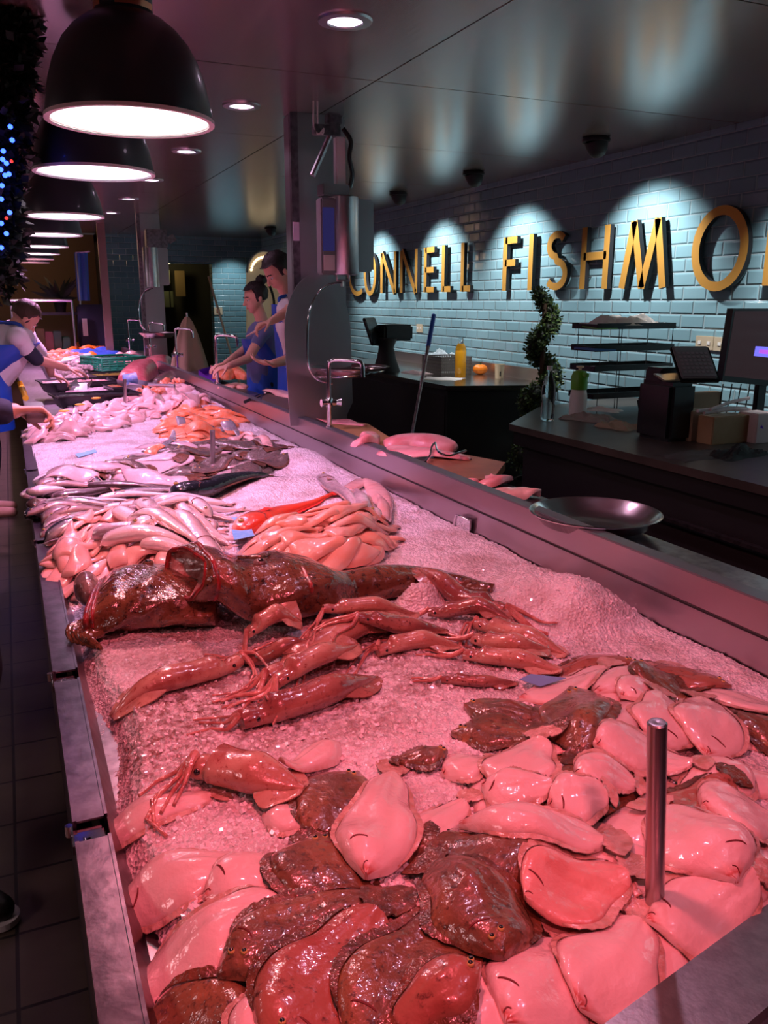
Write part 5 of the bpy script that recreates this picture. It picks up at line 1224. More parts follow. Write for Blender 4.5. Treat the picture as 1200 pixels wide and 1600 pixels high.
# ================= till counter (black) =================
XT = 2.47
t = thing('till_counter', 'long black cashier counter with a dull top along the tiled wall', 'counter', (3.2, 2.0, 0))
M['tilltop'] = mat('dull_dark_top', (.045, .036, .030), .35, bump=.03, col2=(.07, .055, .045), cscale=5)
b = MB(); b.prism([Vector(p) for p in [(XT, -.8, .915), (3.97, -.8, .915), (3.97, 4.75, .915), (3.05, 4.45, .915), (XT, 3.88, .915)]], (0, 0, .035)); b.build('countertop', 'tilltop', t, smooth=False)
b = MB(); b.prism([Vector(p) for p in [(XT+.02, -.8, .84), (3.96, -.8, .84), (3.96, 4.73, .84), (3.06, 4.43, .84), (XT+.02, 3.86, .84)]], (0, 0, .075)); b.build('edge_band', 'void', t)
b = MB(); b.prism([Vector(p) for p in [(XT+.06, -.8, 0), (3.95, -.8, 0), (3.95, 4.70, 0), (3.08, 4.38, 0), (XT+.06, 3.82, 0)]], (0, 0, .84)); b.build('carcass', 'black', t, smooth=False)
b = MB(); b.box((XT+.0, .6, .70), (XT+.03, 3.0, .715)); b.build('handle_strip', 'steel_worn', t, smooth=False)
ZT = .95
def on(px, py, z=ZT): return PZ(px, py, z)
def leafmass(pts_rad, n, s, seed=0):
    rg_ = random.Random(seed); b = MB(); tot = len(pts_rad)
    for _ in range(n):
        p, r = pts_rad[rg_.randrange(tot)]; d = Vector((rg_.gauss(0, 1), rg_.gauss(0, 1), rg_.gauss(0, 1))).normalized(); q = Vector(p)+d*r*rg_.uniform(.75, 1.08)
        a = Vector((rg_.gauss(0, 1), rg_.gauss(0, 1), rg_.gauss(0, 1))).normalized(); a = (a+d*.7).normalized(); w_ = a.cross(Vector((rg_.gauss(0, 1), rg_.gauss(0, 1), 1))).normalized(); l = s*rg_.uniform(.7, 1.3)
        b.add([q, q+a*l*.5+w_*l*.28, q+a*l, q+a*l*.5-w_*l*.28], [(0, 1, 2, 3)])
    return b
def topiary(x, y, z0, z1, r0, label, seed=0, turns=3.2, n=5200):
    t = thing('spiral_topiary', label, 'plant', (x, y, 0), 'spiral topiaries'); P = []; N = 90
    for i in range(N):
        f = i/(N-1); rad = r0*(1-.62*f); a = f*turns*2*PI+seed; P.append((Vector((x+rad*.75*math.cos(a), y+rad*.75*math.sin(a), z0+(z1-z0)*f)), rad*.52+.02))
    core = MB()
    for p, r in P[::4]: core.ell(p, r*.8, 10, 8)
    core.build('inner_foliage', 'leafdark', t)
    leafmass(P, n, .028, seed).build('foliage', 'leaf', t, smooth=False, recalc=False)
    b = MB(); b.cyl((x, y, .28), .018, z1-.35, 10); b.build('trunk', 'trunk', t)
    b = MB(); b.lathe((x, y, 0), [(.0001, 0), (.12, 0), (.16, .30), (.17, .32), (.15, .32), (.14, .28), (.0001, .28)], 28); b.build('pot', 'black', t)
    return t
a = PY(846, 600, 5.08); topiary(a.x, 5.08, .40, PY(852, 458, 5.08).z, .155, 'tall spiral box topiary against the tiles between bench and till counter', 1)
a = PY(547, 600, 9.9); topiary(a.x-.30, 9.9, .45, PY(545, 466, 9.9).z, .20, 'second spiral topiary, half hidden behind the steel guard plate', 4, turns=2.6, n=3500)
def bottle(px, py, top, prof, name, label, cat, m, capm=None, y=None, base=ZT):
    a = PZ(px, py, base); zt = PY(px, top, a.y).z; h = zt-base; t = thing(name, label, cat, (a.x, a.y, base))
    b = MB(); b.lathe((a.x, a.y, base), [(r, z*h) for r, z in prof], 32); b.build('bottle', m, t)
    return t, a, h
# water bottle
t, a, h = bottle(855, 657, 572, [(.0001, 0), (.034, 0), (.038, .03), (.036, .15), (.039, .30), (.036, .32), (.039, .50), (.038, .62), (.026, .78), (.013, .88), (.013, .93)], 'water_bottle', 'clear ribbed plastic water bottle at the corner of the till counter', 'bottle', 'glass')
b = MB(); b.cyl((a.x, a.y, ZT+h*.93), .016, h*.07, 20); b.build('cap', 'white', t)
# pump bottle
t, a, h = bottle(902, 652, 572, [(.0001, 0), (.048, 0), (.05, .04), (.05, .40), (.04, .58), (.03, .62), (.0001, .62)], 'pump_bottle', 'white soap pump bottle with a bright green top', 'bottle', 'white')
b = MB(); b.lathe((a.x, a.y, ZT), [(.038, h*.60), (.047, h*.55), (.048, h*.80), (.035, h*.90), (.012, h*.92)], 24); b.box((a.x-.012, a.y-.075, ZT+h*.80), (a.x+.012, a.y, ZT+h*.88), .004); b.build('pump_head', 'greenlid', t)
b = MB(); b.lathe((a.x, a.y, ZT), [(.009, h*.90), (.009, h*.96), (.022, h*.97), (.022, h*1.0), (.0001, h*1.0)], 16); b.build('plunger', 'cream', t)
# crumpled bags and cloths on the till counter
def crumple(c, sx, sy, sz, m, name, label, cat, seed, rz=0):
    rg_ = np.random.RandomState(seed); rows = []; n = 22
    for i in range(n):
        r = []
        for j in range(n):
            u, v = -1+2*i/(n-1), -1+2*j/(n-1); rr = max(abs(u), abs(v)); x, y = u*sx/2, v*sy/2
            z = sz*max(0, 1-rr**3)*(.65+.35*math.sin(5*u+seed)*math.cos(4*v+seed*2))+rg_.uniform(-.12, .12)*sz*(rr < .95)
            x *= 1+.08*math.sin(6*v+seed); y *= 1+.08*math.sin(5*u+seed)
            r.append(Vector((c[0]+x*math.cos(rz)-y*math.sin(rz), c[1]+x*math.sin(rz)+y*math.cos(rz), c[2]+max(.001, z))))
        rows.append(r)
    b = MB(); b.grid(rows); b.grid([[Vector((p.x, p.y, c[2]+.0004)) for p in r] for r in rows]); o = b.build(name, m, ang=25); tag(o, label, cat); return o
c1 = on(920, 655); crumple(c1, .22, .30, .045, mat('dusty_cloth', (.30, .27, .24), .8), 'folded_cloth', 'crumpled grey cloth on the till counter by the pump bottle', 'cloth', 3, .4)
c1 = on(968, 668); crumple(c1, .17, .22, .04, mat('tan_bag', (.34, .27, .18), .7), 'paper_bag', 'crumpled tan paper bag at the edge of the till counter', 'paper bag', 5, .2)
c1 = on(940, 652); c1.z += .04; crumple(c1, .14, .22, .02, 'paper', 'paper_sheet', 'crumpled white sheet lying over the grey cloth', 'paper', 6, .6)
# letter tray organiser
c0 = on(988, 634); x0, y0 = c0.x+.10, c0.y+.0
t = thing('letter_tray_rack', 'black four tier wire letter tray rack at the tiled wall', 'tray rack', (x0, y0, ZT))
yr = 4.05; xa, xb = 2.98, 3.30
lv = [PY(990, p, yr).z for p in (620, 578, 548, 514)]
xa, xb = PY(927, 560, yr).x, PY(1048, 560, yr).x
for i, z in enumerate(lv):
    b = MB(); b.box((xa, yr-.02, z), (xb, yr+.22, z+.004)); b.box((xa, yr-.022, z), (xb, yr-.018, z+.035)); b.box((xa-.002, yr-.02, z), (xa+.002, yr+.22, z+.03)); b.box((xb-.002, yr-.02, z), (xb+.002, yr+.22, z+.035)); b.box((xa, yr+.218, z), (xb, yr+.222, z+.035)); b.build('tray', 'blackgloss', t, smooth=False)
for (xx, yy) in ((xa+.04, yr-.01), (xa+.17, yr-.01), (xa+.19, yr-.01), (xb-.01, yr-.01), (xa+.04, yr+.21), (xb-.01, yr+.21)):
    b = MB(); b.cyl((xx, yy, ZT), .0025, lv[-1]-ZT, 6); b.build('wire_leg', 'black', t)
t['_o'] = tuple(t.location)
crumple(((xa+xb)/2-.02, yr+.09, lv[3]+.02), (xb-xa)*.85, .22, .075, 'paper', 'paper_pile', 'pale crumpled papers heaped on the top letter tray', 'papers', 8)
o = MB(); o.box((xa-.005, yr-.03, lv[3]+.008), (xa+.14, yr+.12, lv[3]+.013), rot=Matrix.Rotation(.06, 3, 'X')); o = o.build('green_folder', mat('green_folder', (.10, .45, .05), .5), smooth=False); tag(o, 'green edged folder on the top letter tray', 'folder')
o = MB(); o.box((xa-.03, yr-.03, lv[2]+.005), (xa+.14, yr+.15, lv[2]+.018), rot=Matrix.Rotation(.05, 3, 'Y')); o = o.build('blue_folder', mat('blue_folder', (.03, .13, .40), .5), smooth=False); tag(o, 'blue folder on the second letter tray from the top', 'folder')
o = MB(); o.box((xa+.0, yr-.01, lv[1]+.005), (xb-.04, yr+.18, lv[1]+.016)); o = o.build('paper_stack', 'paperpink', smooth=False); tag(o, 'papers on the third letter tray from the top', 'papers')
# weighing till / label printer with tilted keypad
t = thing('label_scale_till', 'dark counter till with a tilted keypad panel left of the monitor', 'till', on(1060, 680))
yp = 3.05
c1 = PY(1085, 566, yp); b = box_tilt(MB(), c1, .17, .20, .016, .005, rx=.75, rz=-.35); b.build('keypad_panel', 'greypanel', t)
b = box_tilt(MB(), c1+Vector((.012, .010, -.012)), .19, .22, .022, .006, rx=.75, rz=-.35); b.build('panel_back', 'blackgloss', t)
for r in range(6):
    for c in range(7):
        R_ = Matrix.Rotation(-.35, 3, 'Z') @ Matrix.Rotation(.75, 3, 'X'); o_ = R_ @ Vector((-.065+c*.0215, -.07+r*.024, .0095))
        b = MB() if (r == 0 and c == 0) else b; b.box(tuple(c1+o_-Vector((.007, .007, .001))), tuple(c1+o_+Vector((.007, .007, .001))), rot=R_)
b.build('keys', mat('pinkish_keys', (.30, .25, .27), .4), t, smooth=False)
c2 = PY(1050, 615, yp); b = MB(); b.box((c2.x-.02, yp-.02, ZT), (c2.x+.14, yp+.22, c2.z+.05), .02); b.box((c2.x+.0, yp+.08, ZT), (c2.x+.14, yp+.2, c1.z-.03), .01); b.build('body', 'blackgloss', t)
b = box_tilt(MB(), PY(1056, 590, yp)+Vector((0, 0.02, .0)), .15, .10, .008, .003, rx=.25, rz=-.2); b.build('display', mat('gold_grey_lcd', (.26, .22, .15), .2), t)
t = thing('card_reader', 'small dark card reader with orange lit keys in front of the till', 'card reader', on(1003, 650))
c2 = on(1003, 650)+Vector((0, 0, .055)); b = box_tilt(MB(), c2, .045, .05, .11, .012, rx=-.3, rz=.2); b.build('body', 'blackgloss', t)
M['orangekey'] = mat('orange_lit_key', (.8, .25, .04), .4, emis=(1., .35, .05), estr=.6)
for k in range(3):
    b = MB(); b.box((c2.x-.014, c2.y-.045, c2.z-.035+.03*k), (c2.x+.014, c2.y-.036, c2.z-.027+.03*k), .002); b.build('key', 'orangekey', t)
# red tin
t, a, h = bottle(1048, 682, 645, [(.0001, 0), (.026, 0), (.026, 1.), (.0001, 1.)], 'red_tin', 'small red tin left of the cardboard box on the till counter', 'tin', 'red')
# cardboard boxes & wooden box
def bx(pxl, pxr, pt, pb, y, depth, name, label, cat, m, bev=.004):
    a, c = PY(pxl, pb, y), PY(pxr, pt, y); t = MB(); t.box((a.x, y, ZT), (c.x, y+depth, c.z), bev); o = t.build(name, m); tag(o, label, cat); return o
yb_ = 2.75
a = PY(1062, 690, yb_)
bx(1078, 1112, 640, 690, 3.02, .08, 'cardboard_box', 'pinkish cardboard box between the red tin and the wooden block', 'box', 'card')
bx(1080, 1130, 612, 664, 3.18, .06, 'cardboard_box', 'taller cardboard box behind the pinkish one', 'box', 'card')
bx(1112, 1174, 648, 690, 2.90, .10, 'wooden_box', 'flat wooden box stacked before the monitor stand', 'box', 'wood')
bx(1180, 1215, 645, 690, 2.85, .12, 'pink_carton', 'pale pink carton with a violet mark at the right edge', 'box', 'paperpink')
o = MB(); p = PY(1190, 668, 2.847); o.prism([p+Vector((-.010, 0, .0)), p+Vector((0, 0, .012)), p+Vector((.014, 0, -.008))], (0, -.001, 0)); o = o.build('violet_mark', mat('violet_print', (.12, .03, .6), .5), smooth=False); tag(o, 'violet mark printed on the pale pink carton', 'print')
for k, (q, r_) in enumerate([((1090, 642, 1165, 638), .5), ((1110, 640, 1170, 622), .6), ((1100, 645, 1172, 640), .4)]):
    a, c = PY(q[0], q[1], 2.93), PY(q[2], q[3], 2.98); b = MB(); b.tube(catmull([a, a.lerp(c, .5)+Vector((0, 0, .006)), c], 12), .008, 8); o = b.build('paper_roll', 'paperpink'); tag(o, ['lowest pale paper roll on the wooden box', 'paper roll pointing up toward the monitor stand', 'middle pale paper roll on the wooden box'][k], 'paper roll')
crumple(on(1150, 712), .30, .14, .05, mat('black_cloth', (.015, .013, .013), .8), 'dark_cloth', 'dark crumpled cloth in front of the wooden box on the till counter', 'cloth', 12, .2)
crumple(on(1090, 712), .34, .18, .02, mat('dark_mat', (.05, .04, .035), .7), 'rubber_mat', 'dark flat mat along the edge of the till counter', 'mat', 14, .1)
# monitor
t = thing('monitor', 'black flat monitor with a small blue violet window, cut by the right edge', 'monitor', on(1190, 660))
ym = 3.12
P = [PY(*p, ym) for p in [(1146, 482), (1128, 596), (1290, 612), (1300, 482)]]
b = MB(); b.prism(P, (.01, .05, 0)); b.build('casing', 'blackgloss', t, smooth=False)
ins = [P[0]+Vector((.012, -.001, -.012)), P[1]+Vector((.012, -.001, .028)), P[2]+Vector((-.01, -.001, .028)), P[3]+Vector((-.01, -.001, -.012))]
b = MB(); b.prism(ins, (0, .001, 0)); b.build('screen', mat('dark_red_screen', (.02, .008, .012), .15, emis=(.05, .018, .022), estr=.35), t, smooth=False)
Q = [PY(*p, ym-.003) for p in [(1181, 541), (1178, 556), (1215, 560), (1215, 543)]]
b = MB(); b.prism(Q, (0, .001, 0)); b.build('window', mat('blue_window', (.1, .1, .9), .3, emis=(.22, .20, 1.0), estr=.9), t, smooth=False)
Q = [PY(*p, ym-.005) for p in [(1187, 546), (1186, 552), (1215, 555), (1215, 548)]]
b = MB(); b.prism(Q, (0, .001, 0)); b.build('window_text', mat('magenta_window', (.6, .1, .8), .3, emis=(.6, .12, .9), estr=.8), t, smooth=False)
cs = PY(1200, 600, ym); b = MB(); b.box((cs.x-.03, ym+.03, ZT), (cs.x+.03, ym+.06, cs.z+.1), .004); b.box((cs.x-.12, ym-.06, ZT), (cs.x+.12, ym+.12, ZT+.012), .004); b.build('stand', 'blackgloss', t)
b = MB()
for k in range(4):
    a = PY(1130+k*14, 600, ym+.04); b.tube(catmull([a, a+Vector((.01, .02, -.10)), a+Vector((-.03, 0, -.2)), a+Vector((.02, .05, -.26))], 14), .003, 6)
b.build('cables', 'black', t)
# sockets on the wall
def socket(px, py, w_, label, cat='socket'):
    p = PX(px, py, XW-.012); t = thing('wall_socket', label, cat, (XW, p.y, p.z), 'white wall sockets')
    b = MB(); b.box((XW-.012, p.y-w_/2, p.z-.043), (XW, p.y+w_/2, p.z+.043), .003); b.build('plate', 'beige', t)
    for s in ((-1, 1) if w_ > .1 else (0,)):
        b = MB(); b.box((XW-.016, p.y+s*w_*.25-.012, p.z-.01), (XW-.011, p.y+s*w_*.25+.012, p.z+.012), .001); b.build('switch', 'white', t)
socket(1100, 536, .15, 'double wall socket left of the monitor'); socket(1124, 538, .10, 'single wall socket just behind the monitor edge')
socket(636, 515, .18, 'wall socket behind the far till'); socket(655, 513, .14, 'wall socket with a white plug left of the blue broom handle')
# ================= steel bench with juice, pumpkin, mug =================
zb = .965
c0 = PZ(697, 603, zb)
t = thing('steel_bench', 'stainless steel bench with dark cupboard against the tiled wall', 'bench', (c0.x+.3, c0.y+1, 0))
bxx0, bxx1, byy0, byy1 = c0.x, XW-.01, c0.y-.25, c0.y+3.2
P = [Vector((c0.x, c0.y, zb)), PZ(822, 602, zb), Vector((XW-.01, PZ(822, 602, zb).y+.02, zb)), Vector((XW-.01, c0.y+3.2, zb)), Vector((c0.x-.0, c0.y+3.2, zb))]
b = MB(); b.prism([p-Vector((0, 0, .035)) for p in P], (0, 0, .035)); b.build('top', mat('bench_steel', (.42, .38, .35), .22, 1., bump=.03), t, smooth=False)
c_ = Vector((.02, .02, 0)); P2_ = [P[0]+Vector((.03, .03, 0)), P[1]+Vector((0, .03, 0)), P[2]+Vector((0, .03, 0)), P[3], P[4]+Vector((.03, 0, 0))]
b = MB(); b.prism([Vector((p.x, p.y, .0)) for p in P2_], (0, 0, zb-.04)); b.build('cupboard', mat('cupboard_grey', (.055, .06, .06), .35, .6), t, smooth=False)
b = MB(); b.box((XW-.035, P[2].y+.02, zb), (XW-.012, c0.y+3.2, zb+.10)); b.build('upstand', 'steel', t, smooth=False)
b = MB(); b.box((c0.x+.022, c0.y+.06, .05), (c0.x+.028, c0.y+3.1, .88)); b.build('dark_front', 'black', t, smooth=False)
def onb(px, py): return PZ(px, py, zb)
t, a, h = bottle(719, 589, 527, [(.0001, 0), (.045, 0), (.048, .02), (.048, .66), (.035, .78), (.02, .84), (.0001, .84)], 'juice_bottle', 'bottle of yellow orange juice on the steel bench', 'bottle', 'juice', base=zb)
b = MB(); b.lathe((a.x, a.y, zb), [(.047, h*.70), (.036, h*.80), (.022, h*.86), (.018, h*1.0), (.0001, h*1.0)], 24); b.build('neck', 'glass', t)
t, a, h = bottle(730, 582, 562, [(.0001, 0), (.03, 0), (.03, 1.), (.0001, 1.)], 'orange_tub', 'small orange tub behind the juice bottle', 'tub', mat('orange_tub', (.75, .15, .03), .4), base=zb)
a = onb(750, 585); t = thing('pumpkin', 'small orange pumpkin on the steel bench', 'pumpkin', a)
b = MB(); rows = []
for i in range(17):
    th = PI*i/16; rows.append([Vector((a.x+.062*(1+.10*abs(math.cos(ph*4)))*math.sin(th)*math.cos(ph), a.y+.062*(1+.10*abs(math.cos(ph*4)))*math.sin(th)*math.sin(ph), zb+.047-.0+.047*math.cos(th)*(1-.12*math.exp(-(th/.4)**2)))) for ph in [2*PI*k/40 for k in range(40)]])
b.grid(rows, close=True); b.build('body', 'pumpkin', t); b = MB(); b.tube([(a.x, a.y, zb+.08), (a.x+.005, a.y, zb+.105)], [.01, .006], 8); b.build('stalk', 'leaf', t)
t, a, h = bottle(780, 591, 569, [(.0001, 0), (.035, 0), (.042, 1.), (.038, 1.), (.034, .08), (.0001, .08)], 'paper_cup', 'cream cup with a dark print right of the pumpkin', 'cup', 'cream', base=zb)
b = MB(); b.box((a.x-.02, a.y-.043, zb+.02), (a.x-.012, a.y-.036, zb+.06)); b.build('print', 'black', t, smooth=False)
# grey crate on bench
ca, cb_ = onb(612, 586), onb(712, 575)
t = thing('grey_crate', 'grey perforated plastic crate at the tiles on the steel bench', 'crate', (ca.x+.1, ca.y, zb))
X0, X1, Y0, Y1 = 3.50, 3.80, onb(700, 590).y+.25, onb(640, 590).y+.5
b = MB()
for (p, q) in (((X0, Y0), (X0, Y1)), ((X0, Y0), (X1, Y0)), ((X1, Y0), (X1, Y1)), ((X0, Y1), (X1, Y1))):
    for zz in np.linspace(zb+.01, zb+.15, 6): b.box((min(p[0], q[0])-.004, min(p[1], q[1])-.004, zz-.006), (max(p[0], q[0])+.004, max(p[1], q[1])+.004, zz+.006))
    for f in np.linspace(0, 1, 18):
        xx, yy = p[0]+(q[0]-p[0])*f, p[1]+(q[1]-p[1])*f; b.box((xx-.004, yy-.004, zb), (xx+.004, yy+.004, zb+.155))
b.build('lattice', mat('grey_crate_plastic', (.16, .15, .14), .6), t, smooth=False); b = MB(); b.box((X0, Y0, zb), (X1, Y1, zb+.008)); b.build('bottom', mat('grey_crate_floor', (.1, .1, .1), .6), t, smooth=False)
c1 = onb(690, 592); crumple((c1.x, c1.y, zb), .26, .34, .012, 'paper', 'paper_towel', 'white paper towel at the near corner of the steel bench', 'paper', 21, .8)
c1 = onb(650, 583); crumple((c1.x, c1.y, zb), .16, .30, .03, 'paperpink', 'white_rag', 'twisted pale rag left of the paper towel on the bench', 'cloth', 22, .2)
crumple((XW-.15, PX(690, 560, XW-.15).y, zb+.09), .18, .5, .10, mat('clear_bag', (.45, .55, .60), .3, alpha=1), 'plastic_bag', 'crumpled clear plastic bag rising above the grey crate', 'plastic bag', 23)
# far till
yt = c0.y+1.9
t = thing('far_till', 'black touch till on a swivel foot at the far end of the bench', 'till', PZ(590, 578, zb))
ft = PZ(596, 580, zb)
c1 = PY(583, 518, ft.y); b = box_tilt(MB(), c1, .24, .03, .26, .008, rx=-.35, rz=.75); b.build('screen_case', 'blackgloss', t)
b = box_tilt(MB(), c1+Vector((-.012, -.016, .002)), .20, .01, .20, .002, rx=-.35, rz=.75); b.build('screen', mat('grey_reflecting_screen', (.10, .12, .12), .12), t)
c2 = PY(612, 520, ft.y); b = box_tilt(MB(), c2+Vector((.05, .05, 0)), .32, .18, .15, .02, rz=.15); b.build('printer_box', 'black', t)
b = MB(); b.lathe((ft.x+.05, ft.y, zb), [(.0001, 0), (.13, 0), (.12, .03), (.09, .12), (.07, .22), (.10, .30), (.0001, .32)], 24); b.build('foot', 'black', t)
t = thing('white_box', 'plain cream box between the steel guard plate and the far till', 'box', PZ(540, 560, 1.0)); p = PY(530, 556, 8.3); q = PY(549, 529, 8.3)
b = MB(); b.box((p.x, 8.3, p.z-.12), (q.x, 8.45, q.z), .004); b.build('carton', 'cream', t)
# broom / squeegee leaning
a, c = PY(645, 665, 5.6), PY(678, 492, 6.6)
a = PY(640, 700, 5.5); c = PY(678, 492, 5.95)
t = thing('squeegee', 'grey pole with a blue grip leaning on the steel bench', 'broom', (a.x, a.y, 0))
d = (c-a).normalized(); g = a-d*(a.z/d.z)
b = MB(); b.tube([g+d*.03, c-d*.28], .013, 10); b.build('pole', 'steel_worn', t)
b = MB(); b.tube([c-d*.28, c], .017, 10); b.build('grip', 'blue', t)
b = MB(); b.box((g.x-.2, g.y-.015, 0), (g.x+.2, g.y+.015, .04), .004); b.build('head', 'black', t)
# ================= back corner =================
t = thing('arched_window_sign', 'cream arched frame with a ring of small bulbs behind the staff', 'sign', (3.6, 12.6, 1.2))
b = MB(); y_ = 12.9
ar = PY(412, 440, y_); 
pl_ = [PY(386, 520, y_), PY(386, 420, y_)]+[PY(412-26*math.cos(a), 426-34*math.sin(a), y_) for a in [PI*k/16 for k in range(17)]]+[PY(438, 520, y_)]
b.prism(pl_[::-1], (0, .05, 0)); b.build('panel', mat('cream_backlit', (.40, .30, .20), .6, emis=(1, .72, .42), estr=.10), t, smooth=False)
M['warmbulb'] = mat('warm_bulb', (.9, .8, .6), .4, emis=(1, .82, .5), estr=2.0)
for k in range(15):
    a = PI*(.08+.84*k/14); p = PY(412-20*math.cos(a), 428-26*math.sin(a), y_-.02); b = MB(); b.ell(p, .022, 8, 6); b.build('bulb', 'warmbulb', t)
b = MB(); b.tube([PY(412-26*math.cos(a), 426-34*math.sin(a), y_-.015) for a in [PI*k/20 for k in range(21)]], .018, 8); b.build('frame', 'greypanel', t)
b = MB(); b.tube(catmull([PY(425, 500, y_-.05), PY(428, 470, y_-.05), PY(418, 440, y_-.05), PY(405, 430, y_-.05)], 14), .02, 6); b.build('bracket', 'black', t)
t = thing('control_box', 'yellowish electrical cabinet seen through the dark doorway', 'cabinet', (2.3, YB+1.6, 1.5))
p, q = PY(240, 443, YB+1.6), PY(265, 421, YB+1.6); b = MB(); b.box((p.x, YB+1.6, p.z), (q.x, YB+1.8, q.z), .01); b.build('case', mat('yellowed_enamel', (.45, .42, .22), .5, emis=(.5, .5, .2), estr=.0), t)
for dx in (.2, .4):
    b = MB(); b.box((p.x+dx*.4, YB+1.59, q.z-.14), (p.x+dx*.4+.04, YB+1.6, q.z-.09)); b.build('button', 'black', t, smooth=False)
t = thing('brown_panel', 'dim brown notice panel in the doorway', 'panel', (2.8, YB+1.5, 1.5)); p, q = PY(275, 463, YB+1.6), PY(288, 423, YB+1.6); b = MB(); b.box((p.x, YB+1.6, p.z), (q.x, YB+1.63, q.z)); b.build('board', mat('ochre_board', (.25, .16, .06), .7), t, smooth=False)
t = thing('shelf_cabinet', 'dim shelf cabinet low in the doorway', 'cabinet', (2.3, YB+1.5, 1.)); p, q = PY(243, 480, YB+1.5), PY(270, 455, YB+1.5); b = MB(); b.box((p.x, YB+1.5, p.z), (q.x, YB+1.7, q.z)); b.build('case', mat('dim_green_box', (.14, .15, .08), .6), t, smooth=False)
b = MB(); b.box((p.x+.25, YB+1.49, p.z), (p.x+.27, YB+1.5, q.z)); b.build('door_gap', 'black', t, smooth=False)
# beige cloth hanging over tap
t = thing('hanging_cloth', 'beige cloth hanging in a cone behind the middle tap', 'cloth', (1.9, 8.8, 1.0))
yc = 8.9; apex = PY(292, 495, yc); b = MB(); rows = []
for i in range(14):
    f = i/13; r = .02+.19*f**.7; rows.append([Vector((apex.x+r*(1+.12*math.sin(6*a))*math.cos(a), yc+r*.6*(1+.12*math.sin(6*a))*math.sin(a), apex.z-.62*f)) for a in [2*PI*k/36 for k in range(36)]])
b.grid(rows, close=True); b.build('fabric', mat('beige_cloth', (.34, .24, .16), .85, bump=.2), t, ang=None)
b = MB(); b.tube([apex+Vector((0, 0, .0)), (apex.x, yc, apex.z+.04)], .01, 8); b.tube([(apex.x, yc, 0), apex], .012, 8); b.build('hook_stand', 'steel', t)
# bamboo pole leaning at the pier
a, c = PY(356, 535, 12.8), PY(326, 432, 13.4); t = thing('bamboo_pole', 'pale thin pole leaning against the blue tiled pier', 'pole', (a.x, a.y, 0)); d = (c-a).normalized(); g = a-d*(a.z/d.z)
b = MB(); b.tube([g, c], .018, 8); b.build('shaft', mat('pale_pole', (.6, .5, .36), .6), t)
p = PY(341, 486, YB-.01); t = thing('wall_socket', 'wall socket on the blue tiled pier', 'socket', (p.x, YB, p.z), None); b = MB(); b.box((p.x-.07, YB-.014, p.z-.06), (p.x+.07, YB, p.z+.06), .004); b.build('plate', 'beige', t); b = MB(); b.box((p.x-.03, YB-.02, p.z-.03), (p.x+.03, YB-.012, p.z+.03)); b.build('switch', 'board', t, smooth=False)
# ================= far left stall =================
t = thing('glass_screen', 'steel framed glass screen of the stall behind the far counter end', 'screen', (.4, 13.2, 0))
yg = 13.0
A = [PY(*p, yg) for p in [(16, 470), (112, 470), (113, 522), (16, 600)]]
b = MB(); b.tube([A[0], A[1]], .02, 8); b.tube([A[1], Vector((A[1].x, yg, .5))], .016, 8); b.tube([A[0], Vector((A[0].x, yg, .5))], .016, 8); b.build('frame', 'steel', t)
b = MB(); b.box((A[0].x, yg+.02, .5), (A[1].x, yg+.026, A[0].z)); b.build('pane', mat('screen_glass', (.9, .9, .9), .05, trans=1., ior=1.2), t, smooth=False)
b = MB(); b.box((A[0].x, yg+.05, .4), (A[1].x, yg+.5, .9)); b.build('cabinet', 'hallbrown', t, smooth=False)
rg_ = random.Random(3)
for k in range(7):
    p = PY(24+13*k, 515, yg+.3); hh = rg_.uniform(.12, .35); mm = mat('stall_box_%d' % k, (rg_.uniform(.05, .35), rg_.uniform(.04, .18), rg_.uniform(.04, .14)), .7)
    b = MB(); b.box((p.x-.06, yg+.2, .9), (p.x+.05, yg+.4, .9+hh), .01); o = b.build('stall_box', mm); tag(o, ['brown', 'dark red', 'dull grey', 'rust coloured', 'dim ochre', 'dark', 'dull brown'][k]+' box on the stall behind the glass screen, ' + ['first', 'second', 'third', 'fourth', 'fifth', 'sixth', 'last'][k] + ' from the left', 'box', 'boxes behind the glass screen')
p = PY(92, 455, 13.5); t = thing('potted_plant', 'dark spiky plant on the stall behind the glass screen', 'plant', (p.x, 13.5, 1.6))
b = MB()
for k in range(26):
    a_ = rg_.uniform(0, 2*PI); l = rg_.uniform(.18, .4); e = Vector((math.cos(a_)*l, math.sin(a_)*l*.5, rg_.uniform(.02, .35))); s = Vector((p.x, 13.5, p.z-.12)); n = e.cross(Vector((0, 1, 0))).normalized()*.022
    b.add([s-n, s+e*.5-n*1.4, s+e, s+e*.5+n*1.4], [(0, 1, 2, 3)])
b.build('leaves', 'leafdark', t, smooth=False, recalc=False); b = MB(); b.lathe((p.x, 13.5, p.z-.30), [(.0001, 0), (.07, 0), (.10, .18), (.0001, .18)], 18); b.build('pot', 'black', t)
b = MB(); b.box((A[0].x, 13.35, p.z-.34), (A[1].x+.1, 13.65, p.z-.30)); o = b.build('wall_shelf', 'black', smooth=False); tag(o, 'dark shelf carrying the spiky plant', 'shelf')
p = PY(137, 430, 13.3); t = thing('blue_cloth', 'blue cloth hanging left of the slim column', 'cloth', (p.x, 13.3, 1.6))
b = MB(); p2, q2 = PY(122, 470, 13.3), PY(137, 395, 13.3)
b.grid([[Vector((p2.x+(q2.x-p2.x)*f, 13.3+.03*math.sin(f*14), q2.z)) for f in np.linspace(0, 1, 14)], [Vector((p2.x+(q2.x-p2.x)*f*.9, 13.3+.04*math.sin(f*14+1), p2.z)) for f in np.linspace(0, 1, 14)]]); b.build('fabric', mat('blue_cloth', (.06, .16, .45), .6), t, ang=None)
